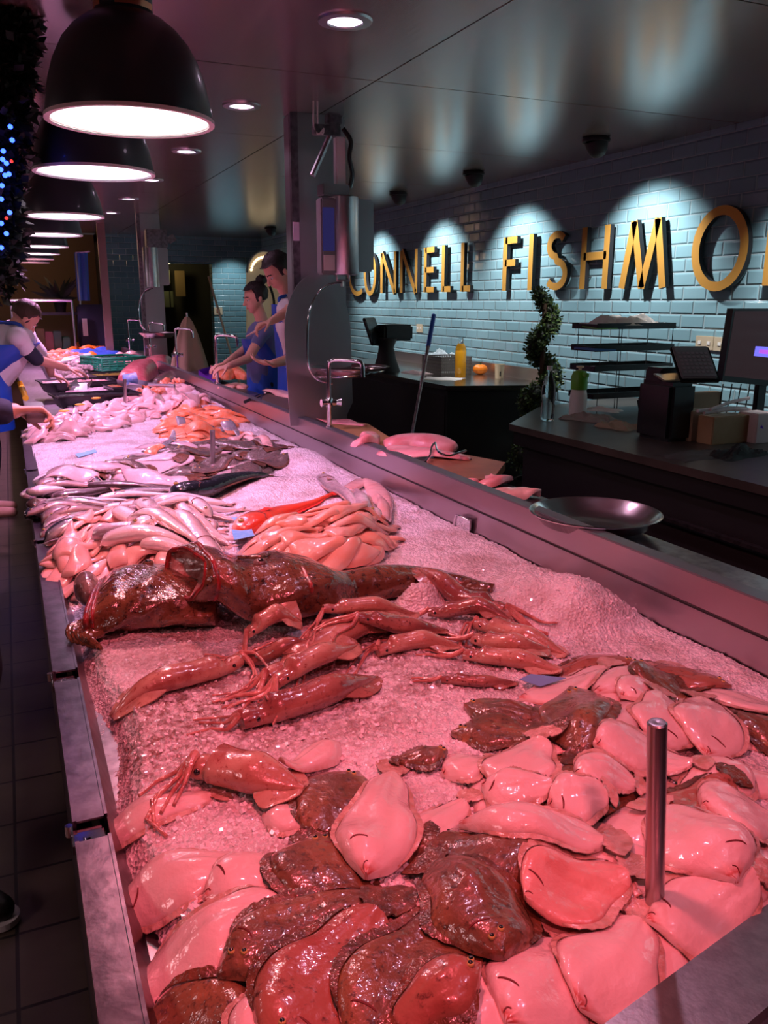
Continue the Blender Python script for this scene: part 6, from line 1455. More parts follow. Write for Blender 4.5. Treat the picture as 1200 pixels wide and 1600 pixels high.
b = MB(); b.tube([PY(118, 395, 13.3), PY(140, 393, 13.3)], .012, 8); b.tube([PY(119, 396, 13.3), Vector((PY(119, 396, 13.3).x, 13.3, 0))], .012, 8); b.build('rail', 'steel', t)
p, q = PY(128, 560, 13.2), PY(150, 440, 13.2); t = thing('dark_bin', 'dark blue covered stack beside the slim column', 'bin', (p.x, 13.2, 0)); b = MB(); b.box((p.x, 13.25, 0), (q.x+.1, 13.6, 1.55), .03); b.build('body', mat('dark_navy_cover', (.012, .016, .04), .6), t)
b = MB(); b.box((p.x+.05, 13.24, 1.1), (p.x+.12, 13.25, 1.35)); b.build('label_sheet', 'paper', t, smooth=False)
# ================= garland with blue bulbs, top left =================
t = thing('fir_garland', 'dark fir garland with tiny blue lights hanging at the left edge', 'garland', (-.12, 3.6, 2.6))
P = []
pts = catmull([PY(20, -60, 3.6), PY(14, 80, 3.6), PY(4, 200, 3.6), PY(-6, 320, 3.6), PY(-10, 430, 3.6)], 60)
b = leafmass([(p, .075+.02*math.sin(i*1.3)) for i, p in enumerate(pts)], 5200, .05, 9); b.build('foliage', 'leafdark', t, smooth=False, recalc=False)
b = MB(); b.tube(pts, .03, 8); b.build('core_rope', 'leafdark', t)
for k, (px, py) in enumerate([(16, 198), (19, 219), (4, 249), (10, 255), (8, 274), (14, 272), (3, 290), (2, 311), (15, 332), (2, 349), (10, 365), (2, 387), (5, 236), (1, 265)]):
    p = PY(px, py, 3.47); b = MB(); b.ell(p, .0085, 10, 8); b.build('light_bulb', 'bulb_blue', t)
for (px, py) in ((18, 252), (10, 341)):
    p = PY(px, py, 3.47); b = MB(); b.ell(p, .006, 10, 8); b.build('light_bulb', 'bulb_red', t)
# ================= far section of the counter: trays and seafood =================
FX0 = .38
t = thing('tray_divider', 'angled steel divider behind the pearly fillets', 'divider', (.9, 5.9, .8))
a, c = PZ(160, 612, .84), PZ(302, 592, .84)
a, c = PZ(155, 618, .84), PZ(300, 585, .84)
a = PZ(150, 622, .80); c = PZ(302, 600, .80); n = Vector((0, .02, 0))
b = MB(); b.prism([a, c, c+n, a+n], (0, 0, .06)); b.build('plate', 'steel_worn', t, smooth=False)
M['base_far'] = M['steel_worn']
b = MB(); b.box((FX0, 6.2, .745), (1.50, 12.9, .80)); b.build('far_tray_floor', 'steel_worn', ct, smooth=False)
b = MB(); b.box((FX0-.02, 5.8, .70), (FX0+.02, 12.9, .83), .003); b.build('far_rim', 'steel_worn', ct)
far_rows = []
b = MB(); n_ = 90
rows = []
for i in range(60):
    r = []
    for j in range(160):
        x = FX0+.03+(1.47-FX0-.03)*i/59; y = 6.3+6.4*j/159
        z = .815+.05*(.5+.5*math.sin(x*7+y*2))*(.5+.5*math.cos(y*1.7))+rg_.uniform(-.006, .006)+.05*sstep(9.5, 12.5, y)
        r.append(Vector((x, y, z)))
    rows.append(r)
b.grid(rows); o = b.build('far_ice', mat('far_crushed_ice', (.82, .76, .80), .3, coat=.6, bump=.8, bscale=120, col2=(.62, .42, .46), cscale=7), ang=None); tag(o, 'mound of crushed ice under the far seafood and trays', 'ice', kind='stuff')
def fz(x, y): 
    i = min(59, max(0, (x-FX0-.03)/(1.47-FX0-.03)*59)); j = min(159, max(0, (y-6.3)/6.4*159)); return rows[int(i)][int(j)].z
def tray(c, sx, sy, rz, h, m, label, name='seafood_tray', fill=None, cat='tray', grp=None, rimw=.012, filln=3):
    t = thing(name, label, cat, c, grp); R_ = Matrix.Rotation(rz, 3, 'Z'); c = Vector(c); b = MB()
    def T(x, y, z): return R_ @ Vector((x, y, z)) + c
    o_ = [(-sx/2, -sy/2), (sx/2, -sy/2), (sx/2, sy/2), (-sx/2, sy/2)]; i_ = [(x*.86, y*.80) for x, y in o_]
    b.grid([[T(x, y, 0) for x, y in i_+i_[:1]], [T(x, y, h) for x, y in o_+o_[:1]], [T(x*1.05, y*1.05, h) for x, y in o_+o_[:1]], [T(x*1.05, y*1.05, h-.01) for x, y in o_+o_[:1]]]); b.add([T(x, y, 0) for x, y in i_], [(0, 1, 2, 3)])
    b.build('shell', m, t, smooth=False)
    if fill:
        rw = []
        for i in range(16):
            r = []
            for j in range(16):
                u, v = -1+2*i/15, -1+2*j/15; r.append(T(u*sx*.44, v*sy*.43, h*.78+rg_.uniform(-.010, .010)+.014*math.cos(u*1.4)*math.cos(v*1.4)))
            rw.append(r)
        b = MB(); b.grid(rw); f = b.build('filling', fill, t, ang=None); f['kind'] = 'stuff'
    return t
def TR(px, py, z, sx, sy, rz, h, m, label, **k):
    p = PZ(px, py, z); return tray((p.x, p.y, z), sx, sy, rz, h, m, label, **k)
TR(150, 634, .80, .62, .30, .12, .10, 'trayblack', 'black tray nearest the pearly fillets, with yellow garnish on its edge', fill='trayblack', grp='black seafood trays')
TR(122, 611, .81, .62, .42, .12, .10, 'trayblack', 'long black tray filled with pink prawn mix', fill='pinkmix', grp='black seafood trays')
TR(178, 598, .82, .40, .42, .15, .09, 'trayblack', 'black tray with green and yellow marinated mix', fill='olive', grp='black seafood trays')
TR(200, 617, .81, .34, .36, .15, .09, 'trayblack', 'black tray with red speckled mix, right of the marinated one', fill=mat('red_speckled_mix', (.40, .10, .03), .35, coat=.7, bump=.8, bscale=60, col2=(.12, .10, .02), cscale=50), grp='black seafood trays')
M['yellow'] = mat('yellow_plastic', (.75, .45, .03), .4)
for k, (px, py) in enumerate([(100, 642), (125, 632), (150, 622)]):
    p = PZ(px, py, .90); b = MB(); b.ell(p, (.035, .012, .008), 14, 6); o = b.build('lemon_slice', 'yellow'); tag(o, ['lemon slice at the left edge of the nearest black tray', 'lemon slice in the middle of the nearest black tray edge', 'lemon slice at the right of the nearest black tray edge'][k], 'lemon slice', 'lemon slices')
a = PZ(33, 605, .92); t = thing('squeeze_bottle', 'yellow squeeze bottle lying behind the customer hand', 'bottle', a); b = MB(); b.tube([PZ(30, 596, .98), PZ(34, 606, .93), PZ(40, 622, .90)], [.018, .024, .022], 12); b.build('body', 'yellow', t)
# green crate
gc = PZ(178, 575, .86)
t = thing('green_crate', 'green slatted plastic crate among the far seafood', 'crate', (gc.x, gc.y, .84), None)
R_ = Matrix.Rotation(.32, 3, 'Z'); gx_, gy_, gh = .52, .56, .14; b = MB()
def G(x, y, z): return R_ @ Vector((x, y, z)) + Vector((gc.x, gc.y, .85))
for zz in (.01, .035, .06, .085, .11, .135):
    th = .009 if zz < .13 else .014
    for (p, q) in (((-1, -1), (1, -1)), ((1, -1), (1, 1)), ((1, 1), (-1, 1)), ((-1, 1), (-1, -1))): b.tube([G(p[0]*gx_/2, p[1]*gy_/2, zz), G(q[0]*gx_/2, q[1]*gy_/2, zz)], th, 6)
for (p, q) in (((-1, -1), (1, -1)), ((1, -1), (1, 1)), ((1, 1), (-1, 1)), ((-1, 1), (-1, -1))):
    for f in np.linspace(0, 1, 7): x_, y_ = p[0]+(q[0]-p[0])*f, p[1]+(q[1]-p[1])*f; b.tube([G(x_*gx_/2, y_*gy_/2, 0), G(x_*gx_/2, y_*gy_/2, gh)], .010, 6)
b.build('slats', 'green', t, ang=None); b = MB(); b.add([G(x*gx_/2, y*gy_/2, .005) for x, y in ((-1, -1), (1, -1), (1, 1), (-1, 1))], [(0, 1, 2, 3)]); b.build('bottom', 'green', t, smooth=False)
# steel scoops
def scoop(px, py, z, ang, label, s=1.):
    p = PZ(px, py, z); t = thing('steel_scoop', label, 'scoop', p, 'steel scoops'); d = Vector((math.cos(ang), math.sin(ang), .15)).normalized(); n = Vector((-math.sin(ang), math.cos(ang), 0)); w = .06*s; l = .16*s
    b = MB(); b.grid([[p+n*w, p+d*l+n*w*.9], [p+n*w-Vector((0, 0, .04*s)), p+d*l+n*w*.8-Vector((0, 0, .03*s))], [p-n*w-Vector((0, 0, .04*s)), p+d*l-n*w*.8-Vector((0, 0, .03*s))], [p-n*w, p+d*l-n*w*.9]]); b.build('pan', 'steel', t, smooth=False)
    b = MB(); b.tube([p-Vector((0, 0, .01)), p-d*.16*s+Vector((0, 0, .03))], .010*s, 8); b.build('handle', 'steel', t); return t
scoop(232, 600, .92, 2.4, 'steel scoop leaning in the orange prawn heap by the rail', 1.6); scoop(122, 600, .94, 1.2, 'steel scoop standing in the black trays', 1.2)
p = PZ(203, 598, .93); t = thing('blue_gloves', 'pale blue roll of gloves at the end of the black trays', 'gloves', p); b = MB(); b.tube([p+Vector((-.05, 0, .02)), p+Vector((.06, .0, .03))], [.05, .055], 16); b.build('roll', mat('glove_blue', (.16, .32, .75), .5, bump=.5, bscale=30, col2=(.6, .65, .85), cscale=12), t)
# tuna pieces by the rail
H[:] = .86
for k, (p, w_, lb, th) in enumerate([([(205, 590), (222, 580), (238, 572)], .34, 'large pale red tuna loin face left of the rail', .16), ([(232, 572), (250, 568), (268, 565)], .34, 'darker tuna loin leaning on the rail behind the large one', .14), ([(255, 590), (268, 580), (280, 576)], .2, 'dark skinned fish piece by the third tap', .05)]):
    fillet([tuple(PZ(*q, .9))[:2] for q in p], w_, lb, 'tuna' if k < 2 else 'slatefish', thick=th, seed=k+30, world=True, stampit=False, name='tuna_loin' if k < 2 else 'fish_piece', cat='tuna' if k < 2 else 'fish', nu=20, nv=13)
# heaps of countable pieces in the far section
def far_heap(poly, n, L, w_, th, m, name, label, cat, grp, seed):
    rr = random.Random(seed); W = [PZ(*p, .86) for p in poly]; W = [(p.x, p.y) for p in W]; k = 0; tr = 0
    x0_, x1_ = min(p[0] for p in W), max(p[0] for p in W); y0_, y1_ = min(p[1] for p in W), max(p[1] for p in W)
    protos = []
    for s in range(4):
        H[:] = 0.
        o = fillet([(.5-L/2, 6.0), (.5, 6.0+rr.uniform(-.3, .3)*L), (.5+L/2, 6.0)], w_, label, m, thick=th, seed=seed+s, world=True, stampit=False, name=name, cat=cat, nu=9, nv=7, curl=.01)
        protos.append(o)
    while k < n and tr < 5000:
        tr += 1; x, y = rr.uniform(x0_, x1_), rr.uniform(y0_, y1_)
        if not inpoly(x, y, W) or x < FX0+.05 or x > 1.46: continue
        src = protos[k % 4]; o = src if k < 4 else src.copy()
        if k >= 4: COL.objects.link(o)
        lay = rr.choice([0, 0, .5, 1.])*th
        o.location = (x, y, fz(x, y)+lay+.002); o.rotation_euler = (rr.uniform(-.2, .2), rr.uniform(-.2, .2), rr.uniform(0, 6.3)); s_ = rr.uniform(.8, 1.25); o.scale = (s_, s_, s_); o['group'] = grp; k += 1
far_heap([(210, 608), (255, 590), (290, 580), (300, 592), (250, 615), (215, 618)], 50, .07, .035, .03, 'prawn', 'prawn', 'orange pink cooked prawn in the heap by the rail and scoop', 'prawn', 'prawns by the rail', 1)
far_heap([(50, 600), (75, 580), (130, 560), (150, 575), (120, 590), (90, 600)], 60, .10, .07, .04, 'oyster', 'oyster', 'grey brown oyster in the far heap the left man reaches into', 'oyster', 'oysters in the far heap', 2)
far_heap([(85, 575), (110, 560), (150, 555), (160, 585), (120, 590)], 40, .14, .08, .035, 'monktail', 'fish_fillet', 'pale fillet in the far heap left of the green crate', 'fish fillet', 'far pale fillets', 3)
far_heap([(60, 570), (85, 555), (125, 545), (140, 552), (110, 565), (70, 578)], 40, .16, .09, .04, 'salmon', 'salmon_fillet', 'orange fillet in the far band beyond the oysters', 'fish fillet', 'far orange fillets', 4)
far_heap([(105, 548), (130, 538), (160, 545), (150, 560), (120, 560)], 40, .18, .10, .05, mat('smoked_orange', (.92, .28, .02), .4, coat=.5, bump=.3, col2=(.85, .15, .02), cscale=12), 'smoked_fillet', 'bright orange smoked fillet in the farthest heap', 'smoked fish', 'farthest smoked fillets', 5)
far_heap([(150, 570), (200, 560), (250, 560), (270, 575), (200, 575)], 30, .16, .09, .05, 'fillet', 'fish_fillet', 'pink fillet between the green crate and the tuna', 'fish fillet', 'pink fillets behind the crate', 6)
a, c = PZ(95, 568, .90), PZ(140, 560, .93); t = thing('white_fish_board', 'white sloping board with pale fish strips in the far section', 'board', a); n = Vector((.06, .5, .02)); b = MB(); b.prism([a, c, c+n, a+n], (0, 0, .02)); b.build('board', 'white', t, smooth=False)
p = PZ(135, 540, .98); crumple((1.05, 12.2, .90), .7, .5, .09, mat('blue_sheet', (.03, .10, .50), .5), 'blue_sheet', 'blue plastic sheet at the farthest end of the counter', 'plastic sheet', 31)
# steel side tray held at the left rim
a, c = PZ(46, 655, .88), PZ(68, 640, .88)
# ================= people =================
def capsule(b, p0, p1, r0, r1, n=10, seg=14):
    p0, p1 = Vector(p0), Vector(p1); d = (p1-p0); L = d.length; d = d.normalized(); pts, rs = [], []
    for i in range(5): a = PI/2*i/4; pts.append(p0-d*r0*math.cos(a)); rs.append(max(.0005, r0*math.sin(a)))
    for i in range(1, n): f = i/n; pts.append(p0+d*L*f); rs.append(r0+(r1-r0)*f)
    for i in range(5): a = PI/2*(1-i/4); pts.append(p1+d*r1*math.cos(a)); rs.append(max(.0005, r1*math.sin(a)))
    b.tube(pts, rs, seg)
def fuse(b, name, m, parent, vox=.006, sm=6, label=None):
    o = b.build(name, m, parent, ang=None, recalc=False)
    md = o.modifiers.new('remesh', 'REMESH'); md.mode = 'VOXEL'; md.voxel_size = vox; md.use_smooth_shade = True
    s = o.modifiers.new('smooth', 'SMOOTH'); s.factor = .6; s.iterations = sm
    dg = bpy.context.evaluated_depsgraph_get(); me = bpy.data.meshes.new_from_object(o.evaluated_get(dg)); o.modifiers.clear(); old = o.data; o.data = me; bpy.data.meshes.remove(old)
    if not me.materials: me.materials.append(M[m] if isinstance(m, str) else m)
    me.shade_smooth()
    return o
def hand(b, wrist, fwd, palm, side, curl=.5, s=1., spread=.0):
    """wrist point, finger direction, palm normal, side=+1 thumb on fwd x palm"""
    f = Vector(fwd).normalized(); n = Vector(palm); n = (n-f*n.dot(f)).normalized(); x = f.cross(n)*side; w = Vector(wrist)
    for k in (-1, -.35, .35, 1): capsule(b, w+f*.01+x*.018*k*s, w+f*.085*s+x*.030*k*s, .014*s, .012*s, 6, 10)
    Ls = [.040, .046, .043, .033]; off = [.030, .010, -.011, -.031]
    for q in range(4):
        p = w+f*.088*s+x*off[q]*s; d = (f+x*spread*(1.5-q)*.12).normalized(); a = 0
        for j, (ll, rr) in enumerate(((Ls[q], .0092), (Ls[q]*.65, .0085), (Ls[q]*.5, .0076))):
            a += curl*(.55 if j == 0 else .75)*(1+.1*q); dd = d*math.cos(a)+n*math.sin(a); e = p+dd*ll*s; capsule(b, p, e, rr*s, rr*s*.92, 4, 8); p = e
    p = w+f*.025*s+x*.03*s
    for j, (ll, rr) in enumerate(((.04, .013), (.033, .011), (.026, .0095))):
        dd = (f*(.55+.25*j)+x*(.75-.25*j)+n*(.25+.35*curl*j)).normalized(); e = p+dd*ll*s; capsule(b, p, e, rr*s, rr*.92*s, 4, 8); p = e
def headmesh(b, c, face, up, s=1.):
    """c: head centre, face: looking direction"""
    f = Vector(face).normalized(); u = Vector(up); u = (u-f*u.dot(f)).normalized(); x = f.cross(u)
    R_ = Matrix((x, f, u)).transposed(); c = Vector(c)
    def P(a, b_, c_): return c+R_ @ Vector((a, b_, c_))*s
    b.ell(P(0, -.012, .03), (.077*s, .095*s, .088*s), 24, 16, rot=R_)          # skull
    b.ell(P(0, .028, -.030), (.060*s, .062*s, .078*s), 20, 14, rot=R_)          # face
    b.ell(P(0, .052, -.088), (.030*s, .026*s, .022*s), 14, 10, rot=R_)          # chin
    for k in (-1, 1):
        b.ell(P(k*.033, .058, -.022), (.022*s, .018*s, .018*s), 12, 8, rot=R_)  # cheek
        b.ell(P(k*.078, -.010, -.012), (.008*s, .018*s, .030*s), 12, 8, rot=R_) # ear
        capsule(b, P(k*.010, .084, .018), P(k*.045, .070, .016), .008*s, .007*s, 4, 8)    # brow
    capsule(b, P(0, .083, .010), P(0, .106, -.028), .009*s, .013*s, 6, 10)      # nose
    for k in (-1, 1): b.ell(P(k*.011, .094, -.032), (.008*s, .009*s, .007*s), 10, 6, rot=R_)
    capsule(b, P(-.018, .082, -.056), P(.018, .082, -.056), .0075*s, .0075*s, 4, 8); capsule(b, P(-.015, .080, -.067), P(.015, .080, -.067), .008*s, .008*s, 4, 8)   # lips
    return P, R_
def face_details(P, R_, t, s):
    for k in (-1, 1):
        b = MB(); b.ell(P(k*.030, .074, .0), (.012*s, .009*s, .007*s), 12, 8, rot=R_); e = b.build('eye', 'white', t)
        b = MB(); b.ell(P(k*.030, .0815, -.001), (.005*s, .003*s, .005*s), 10, 6, rot=R_); b.build('iris', 'black', e)
        b = MB(); b.tube([P(k*.012, .090, .022), P(k*.03, .086, .027), P(k*.046, .074, .022)], .004*s, 6); b.build('eyebrow', 'hair_dark', t)
    b = MB(); b.tube([P(-.020, .086, -.0615), P(0, .0905, -.061), P(.020, .086, -.0615)], .0022*s, 6); b.build('mouth_line', 'red', t)
def hair_cap(P, R_, t, s, m, bun=False, style=0):
    b = MB(); rows = []
    for i in range(15):
        th = PI*.72*i/14; r = []
        for k in range(32):
            a = 2*PI*k/32; fx, fy, fz_ = math.sin(th)*math.sin(a), math.sin(th)*math.cos(a), math.cos(th)
            lim = 1.0
            if fy > .35 and fz_ < .45: fz_ = max(fz_, .45); 
            q = Vector((fx*.086, fy*.103-.014, fz_*.095+.035)); 
            if fy > .35: q.y = min(q.y, .082)
            w = 1+.03*math.sin(a*9+i)+.02*math.sin(a*17+i*2); r.append(P(q.x*w, q.y*w-.0, q.z*w if q.z > 0 else q.z))
        rows.append(r)
    b.grid(rows, close=True); 
    if bun: b.ell(P(0, -.085, .125), (.045*s, .045*s, .042*s), 16, 12, rot=R_)
    b.build('hair', m, t, ang=None)
# ---- man behind the counter, looking down, half behind the pillar ----
hx = PY(436, 420, 6.0); t = thing('person', 'man in white shirt and blue apron half hidden behind the big pillar, looking down', 'person', (hx.x+.15, 6.15, 0), 'staff')
hc = PY(434, 424, 6.0); face = Vector((-.80, -.15, -.62)); up = Vector((-.55, -.1, .85))
b = MB(); P, R_ = headmesh(b, hc, face, up, 1.08)
neck = hc+Vector((.05, .02, -.13)); ch = Vector((hc.x+.16, 6.05, hc.z-.36)); hip = Vector((hc.x+.22, 6.12, .98))
capsule(b, hc+Vector((.02, 0, -.05)), neck+Vector((.04, 0, -.04)), .058, .062)
shL = Vector((hc.x+.03, 5.88, hc.z-.27)); shR = Vector((hc.x+.16, 6.28, hc.z-.25))
capsule(b, shL, shR, .07, .07); capsule(b, ch, hip, .16, .15); capsule(b, shL.lerp(shR, .5)+Vector((.05, 0, -.08)), ch, .15, .16)
hw1 = PY(424, 502, 5.72); el1 = PY(452, 497, 5.70); hw2 = PY(428, 568, 5.62); el2 = PY(470, 562, 5.60)
capsule(b, shL, el1+Vector((.02, .05, .05)), .052, .042); capsule(b, el1+Vector((.02, .05, .05)), hw1, .042, .027)
capsule(b, shR, el2+Vector((.05, .3, 0)), .052, .042); capsule(b, el2+Vector((.05, .25, 0)), hw2, .045, .030)
hand(b, hw1, Vector((-1, -.05, -.25)), Vector((-.3, .0, -1)), 1, .9, 1.0); hand(b, hw2, Vector((-1, -.05, .12)), Vector((-.05, -.2, 1)), -1, .45, 1.05)
for k in (-1, 1): capsule(b, hip+Vector((0, k*.09, 0)), Vector((hip.x+.02, hip.y+k*.1, .55)), .085, .062); capsule(b, Vector((hip.x+.02, hip.y+k*.1, .55)), Vector((hip.x+.04, hip.y+k*.1, .16)), .060, .042); capsule(b, Vector((hip.x+.03, hip.y+k*.1, .12)), Vector((hip.x-.12, hip.y+k*.1, .10)), .045, .035)
fuse(b, 'body', 'skin', t); face_details(P, R_, t, 1.08); hair_cap(P, R_, t, 1.08, 'hair_dark')
b = MB(); capsule(b, shL, shR, .084, .084); capsule(b, shL.lerp(shR, .5)+Vector((.05, 0, -.08)), ch, .166, .176); capsule(b, ch, hip, .176, .165); capsule(b, neck+Vector((.04, 0, -.09)), neck+Vector((.03, 0, -.04)), .08, .07); capsule(b, shL, shL.lerp(el1, .62), .066, .062); capsule(b, shR, shR.lerp(el2+Vector((.05, .3, 0)), .6), .066, .060)
fuse(b, 'shirt', 'shirt', t, .008)
b = MB()
def apron(ch, hip, zf, t, m='apron', drop=.42, w0=.13, w1=.22, name='apron', yax=Vector((0, 1, 0)), front=Vector((-1, 0, 0)), r=.19):
    rows = []
    for i in range(18):
        f = i/17; c = ch.lerp(hip, min(1, f*1.5)) if f < .667 else hip+Vector((0, 0, -1))*(f-.667)*3*drop; wd = w0+(w1-w0)*min(1, f*2.2)
        rr = r*(1+.05*f); rows.append([c+front*math.cos(a)*rr+yax*math.sin(a)*rr*1.05+front*.004*math.sin(a*9+i) + Vector((0, 0, .13)) for a in [(-1+2*k/20)*wd/rr*1.15 for k in range(21)]])
    b = MB(); b.grid(rows); b.grid([[p-front*.006 for p in r_] for r_ in rows]); return b.build(name, m, t, ang=None)
apron(ch, hip, 0, t, front=Vector((-.93, -.36, 0)), yax=Vector((-.36, .93, 0)), w1=.30)
b = MB(); b.tube(catmull([ch+Vector((-.15, -.10, .12)), shL+Vector((-.04, .06, .085)), neck+Vector((.10, 0, -.02))], 14), .012, 8); b.build('apron_strap', 'apron', t)
b = MB()
for k in (-1, 1): capsule(b, hip+Vector((0, k*.09, .02)), Vector((hip.x+.02, hip.y+k*.1, .55)), .10, .078); capsule(b, Vector((hip.x+.02, hip.y+k*.1, .55)), Vector((hip.x+.04, hip.y+k*.1, .14)), .078, .062)
fuse(b, 'trousers', 'trousers', t, .01)
b = MB(); q = hw1+Vector((-.09, -.02, -.05)); b.tube([q+Vector((.05, 0, .03)), q, q+Vector((-.10, 0, -.05))], [.006, .01, .004], 8); o = b.build('fish_scrap', 'fillet'); tag(o, 'pale strip of fish held in the raised hand of the man', 'fish piece')
# ---- woman beside him ----
hc = PY(399, 466, 6.75); face = Vector((-.93, -.10, -.22)); up = Vector((-.2, 0, 1))
t = thing('person', 'woman with dark hair in a bun and a dusty blue tabard, facing left', 'person', (hc.x+.05, 6.8, 0), 'staff')
b = MB(); P, R_ = headmesh(b, hc, face, up, 1.0)
neck = hc+Vector((.03, 0, -.14)); ch = hc+Vector((.05, .02, -.40)); hip = Vector((hc.x+.10, 6.8, .95))
capsule(b, hc+Vector((.01, 0, -.06)), neck+Vector((.02, 0, -.04)), .048, .052)
shL = hc+Vector((.02, -.16, -.25)); shR = hc+Vector((.06, .18, -.25)); capsule(b, shL, shR, .055, .055); capsule(b, shL.lerp(shR, .5)+Vector((.02, 0, -.06)), ch, .13, .13); capsule(b, ch, hip, .13, .14)
elA = PY(388, 560, 6.5); wrA = PY(357, 572, 6.35); elB = PY(384, 545, 6.9); wrB = PY(352, 568, 6.7)
capsule(b, shL, elA, .045, .038); capsule(b, elA, wrA, .038, .025); capsule(b, shR, elB, .045, .038); capsule(b, elB, wrB, .038, .025)
hand(b, wrA, Vector((-1, 0, -.25)), Vector((-.1, .2, -1)), 1, .6, .9); hand(b, wrB, Vector((-1, -.1, -.2)), Vector((-.1, .0, -1)), -1, .6, .9)
for k in (-1, 1): capsule(b, hip+Vector((0, k*.08, 0)), Vector((hip.x+.02, hip.y+k*.09, .50)), .085, .058); capsule(b, Vector((hip.x+.02, hip.y+k*.09, .5)), Vector((hip.x+.03, hip.y+k*.09, .09)), .056, .04); capsule(b, Vector((hip.x+.02, hip.y+k*.09, .05)), Vector((hip.x-.12, hip.y+k*.09, .035)), .042, .032)
fuse(b, 'body', 'skin', t); face_details(P, R_, t, 1.0); hair_cap(P, R_, t, 1.0, 'hair_dark', bun=True)
b = MB(); capsule(b, shL, shR, .068, .068); capsule(b, shL.lerp(shR, .5)+Vector((.02, 0, -.06)), ch, .145, .148); capsule(b, ch, hip+Vector((0, 0, -.05)), .148, .165); capsule(b, shL, shL.lerp(elA, .45), .058, .052); capsule(b, shR, shR.lerp(elB, .45), .058, .052)
fuse(b, 'tabard', 'bluebox', t, .008)
apron(ch+Vector((0, 0, -.05)), hip, 0, t, front=Vector((-.9, -.43, 0)), yax=Vector((-.43, .9, 0)), r=.165, w0=.12, w1=.20)
b = MB()
for k in (-1, 1): capsule(b, hip+Vector((0, k*.08, 0)), Vector((hip.x+.02, hip.y+k*.09, .5)), .10, .072); capsule(b, Vector((hip.x+.02, hip.y+k*.09, .5)), Vector((hip.x+.03, hip.y+k*.09, .10)), .072, .058)
fuse(b, 'trousers', 'trousers', t, .01)
# ---- man at the left leaning over the far section ----
YM = 6.9
hc = PY(38, 497, YM); face = Vector((.62, .22, -.75)); up = Vector((.70, .1, .70))
t = thing('person', 'man in blue apron leaning in from the left edge, reaching toward the oysters', 'person', (hc.x-.45, YM, 0), 'staff')
b = MB(); P, R_ = headmesh(b, hc, face, up, 1.05)
shN = PY(28, 527, YM-.18); shF = PY(40, 525, YM+.22); ch = PY(14, 560, YM); hip = Vector((hc.x-.38, YM, .95))
capsule(b, hc+Vector((-.04, 0, -.03)), hc+Vector((-.13, 0, -.12)), .055, .062); capsule(b, shN, shF, .065, .065); capsule(b, shN.lerp(shF, .5)+Vector((-.06, 0, -.03)), ch+Vector((-.05, 0, 0)), .14, .15); capsule(b, ch+Vector((-.05, 0, 0)), hip, .15, .15)
el = PY(58, 566, YM-.05); el = PY(52, 560, YM-.1); wr = PY(103, 575, YM+.1)
capsule(b, shN, el, .052, .045); capsule(b, el, wr, .043, .028); hand(b, wr, Vector((.95, .15, -.30)), Vector((-.2, 0, -1)), -1, .35, 1.05)
el2 = shF+Vector((.15, .1, -.22)); wr2 = PY(80, 585, YM+.35); capsule(b, shF, el2, .052, .042); capsule(b, el2, wr2, .042, .028); hand(b, wr2, Vector((.9, 0, -.4)), Vector((-.2, 0, -1)), 1, .5, 1.05)
for k in (-1, 1): capsule(b, hip+Vector((0, k*.1, 0)), Vector((hip.x+.05, YM+k*.11, .5)), .09, .062); capsule(b, Vector((hip.x+.05, YM+k*.11, .5)), Vector((hip.x, YM+k*.11, .09)), .06, .042); capsule(b, Vector((hip.x, YM+k*.11, .05)), Vector((hip.x+.16, YM+k*.11, .035)), .045, .035)
fuse(b, 'body', 'skin', t); face_details(P, R_, t, 1.05); hair_cap(P, R_, t, 1.05, 'hair_brown')
b = MB(); capsule(b, shN, shF, .08, .08); capsule(b, shN.lerp(shF, .5)+Vector((-.06, 0, -.03)), ch+Vector((-.05, 0, 0)), .156, .166); capsule(b, ch+Vector((-.05, 0, 0)), hip, .166, .165); capsule(b, shN, shN.lerp(el, .5), .068, .064); capsule(b, shF, shF.lerp(el2, .6), .066, .06)
fuse(b, 'shirt', 'shirt', t, .008)
b = MB(); capsule(b, shN.lerp(el, .5), el+Vector((.02, 0, -.003)), .058, .056); fuse(b, 'arm_sleeve', 'navy', t, .008)
apron(ch+Vector((0, 0, -.02)), hip, 0, t, front=Vector((.70, -.71, 0)), yax=Vector((.71, .70, 0)), r=.225, w0=.22, w1=.42)
b = MB(); b.tube(catmull([ch+Vector((.12, -.13, .12)), shN+Vector((.02, .02, .085)), hc+Vector((-.17, 0, -.03))], 14), .014, 8); b.build('apron_strap', 'apron', t)
b = MB()
for k in (-1, 1): capsule(b, hip+Vector((0, k*.1, .02)), Vector((hip.x+.05, YM+k*.11, .5)), .105, .078); capsule(b, Vector((hip.x+.05, YM+k*.11, .5)), Vector((hip.x, YM+k*.11, .10)), .078, .062)
fuse(b, 'trousers', 'trousers', t, .01)
# ---- customer at the left edge: only a hand with navy sleeve shows ----
YC = 3.6
wr = PY(22, 642, YC); t = thing('person', 'customer at the left edge, showing only a hand and navy sleeve above the rim', 'person', (-.45, YC, 0))
b = MB(); el = wr+Vector((-.28, -.02, .02)); sh = Vector((-.55, YC, 1.40)); capsule(b, el, wr, .045, .032); capsule(b, sh, el, .055, .045)
hand(b, wr, Vector((1, .1, -.05)), Vector((.1, -.35, -1)), 1, 1.05, 1.12)
capsule(b, Vector((-.55, YC-.02, 1.42)), Vector((-.55, YC+.34, 1.42)), .075, .075); capsule(b, Vector((-.55, YC+.16, 1.32)), Vector((-.55, YC+.16, .95)), .16, .16); hcx = Vector((-.50, YC+.16, 1.66)); P, R_ = headmesh(b, hcx, Vector((.9, .1, -.3)), Vector((.3, 0, 1)), 1.05); capsule(b, hcx, Vector((-.55, YC+.16, 1.42)), .055, .065)
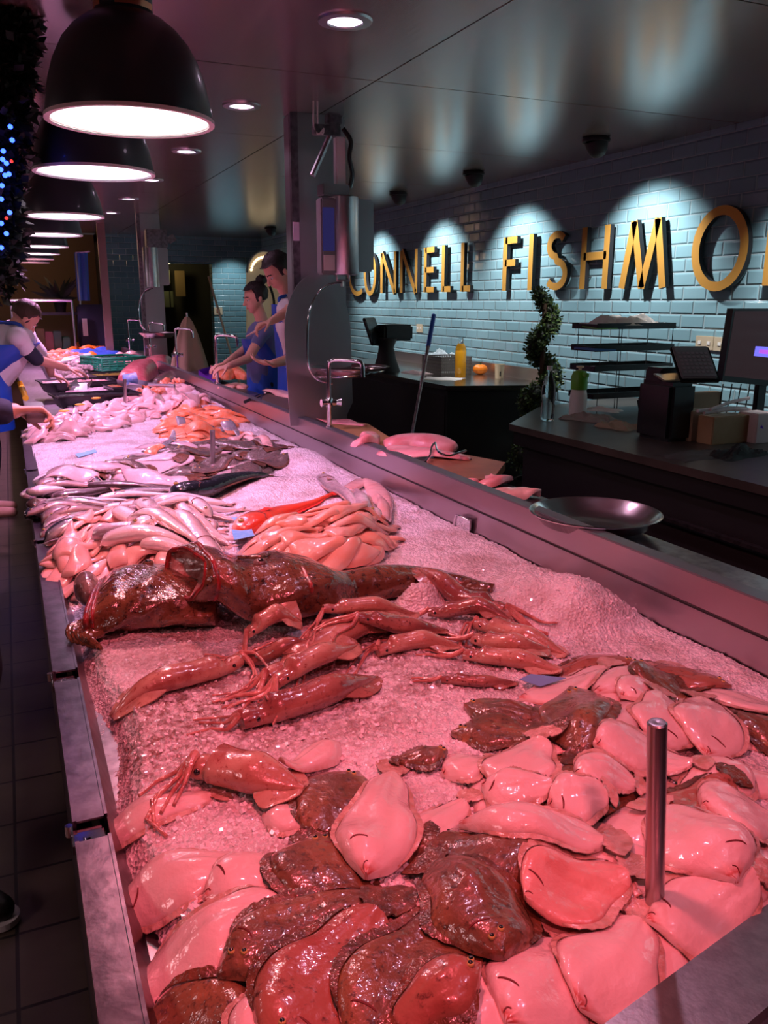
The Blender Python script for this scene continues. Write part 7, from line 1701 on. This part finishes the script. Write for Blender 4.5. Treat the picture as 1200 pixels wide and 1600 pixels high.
fuse(b, 'body', 'skin', t); face_details(P, R_, t, 1.05); hair_cap(P, R_, t, 1.05, 'hair_dark')
b = MB(); capsule(b, el, wr+Vector((-.045, 0, 0)), .068, .054); capsule(b, sh, el, .078, .068); capsule(b, Vector((-.55, YC-.02, 1.42)), Vector((-.55, YC+.34, 1.42)), .095, .095); capsule(b, Vector((-.55, YC+.16, 1.30)), Vector((-.55, YC+.16, .90)), .19, .19); capsule(b, Vector((-.55, YC+.34, 1.42)), Vector((-.5, YC+.42, 1.05)), .075, .06)
fuse(b, 'jacket', 'navy', t, .008)
b = MB()
for k in (0, 1): capsule(b, Vector((-.55, YC+.06+.2*k, .92)), Vector((-.53, YC+.05+.22*k, .5)), .105, .08); capsule(b, Vector((-.53, YC+.05+.22*k, .5)), Vector((-.55, YC+.05+.22*k, .06)), .08, .065)
fuse(b, 'trousers', 'trousers', t, .01)
# small steel tray held by the customer at the rim
a = PY(72, 640, YC+.05); tt = thing('steel_box_tray', 'small steel box tray held by the customer over the rim', 'tray', a)
b = MB(); q0, q1 = PY(42, 660, YC+.05), PY(68, 632, YC+.05)
b.box((q0.x, YC+.0, q0.z), (q1.x, YC+.16, q1.z-.0), .003); b.build('side', 'steel', tt)
# ---- second customer: black leg and shoe at the lower left edge ----
t = thing('person', 'customer at the lower left, showing only a black trouser leg and shoe', 'person', (-.32, 2.3, 0))
b = MB(); hp = Vector((-.40, 2.75, .95)); kn = Vector((-.30, 2.75, .50)); an = Vector((-.27, 2.22, .10))
kn = Vector((-.195, 2.62, .52)); hp = Vector((-.25, 2.85, .95)); an = Vector((-.27, 2.25, .10))
capsule(b, hp, kn, .10, .065); capsule(b, kn, an, .06, .04); capsule(b, Vector((-.55, 2.8, .95)), Vector((-.5, 2.9, .1)), .09, .05); capsule(b, Vector((-.42, 2.85, .95)), Vector((-.42, 2.9, 1.4)), .16, .15); capsule(b, Vector((-.60, 2.9, 1.42)), Vector((-.25, 2.95, 1.42)), .07, .07); hcx = Vector((-.43, 2.93, 1.66)); P, R_ = headmesh(b, hcx, Vector((.1, .95, -.3)), Vector((0, .2, 1)), 1.05); capsule(b, hcx, Vector((-.43, 2.93, 1.42)), .055, .06)
fuse(b, 'body', 'skin', t, .008); face_details(P, R_, t, 1.05); hair_cap(P, R_, t, 1.05, 'hair_dark')
b = MB(); capsule(b, hp, kn, .118, .085); capsule(b, kn, an, .082, .06); capsule(b, Vector((-.55, 2.8, .95)), Vector((-.5, 2.9, .1)), .11, .07); fuse(b, 'trousers', 'black', t, .01)
b = MB(); capsule(b, Vector((-.42, 2.85, .95)), Vector((-.42, 2.9, 1.4)), .18, .17); capsule(b, Vector((-.60, 2.9, 1.42)), Vector((-.25, 2.95, 1.42)), .09, .09); fuse(b, 'jacket', 'black', t, .01)
b = MB(); capsule(b, Vector((-.27, 2.24, .055)), Vector((-.165, 2.12, .045)), .048, .036); capsule(b, Vector((-.27, 2.24, .07)), Vector((-.27, 2.25, .11)), .045, .045); fuse(b, 'shoe', 'shoe', t, .006)
b = MB(); b.prism([Vector((-.165, 2.12, .006))+Vector((.045*math.cos(a), .045*math.sin(a), 0)) for a in [math.radians(-139+d) for d in range(0, 181, 15)]]+[Vector((-.27, 2.24, .006))+Vector((.05*math.cos(a), .05*math.sin(a), 0)) for a in [math.radians(41+d) for d in range(0, 181, 15)]], (0, 0, .018)); b.build('sole', 'white', t, smooth=False)
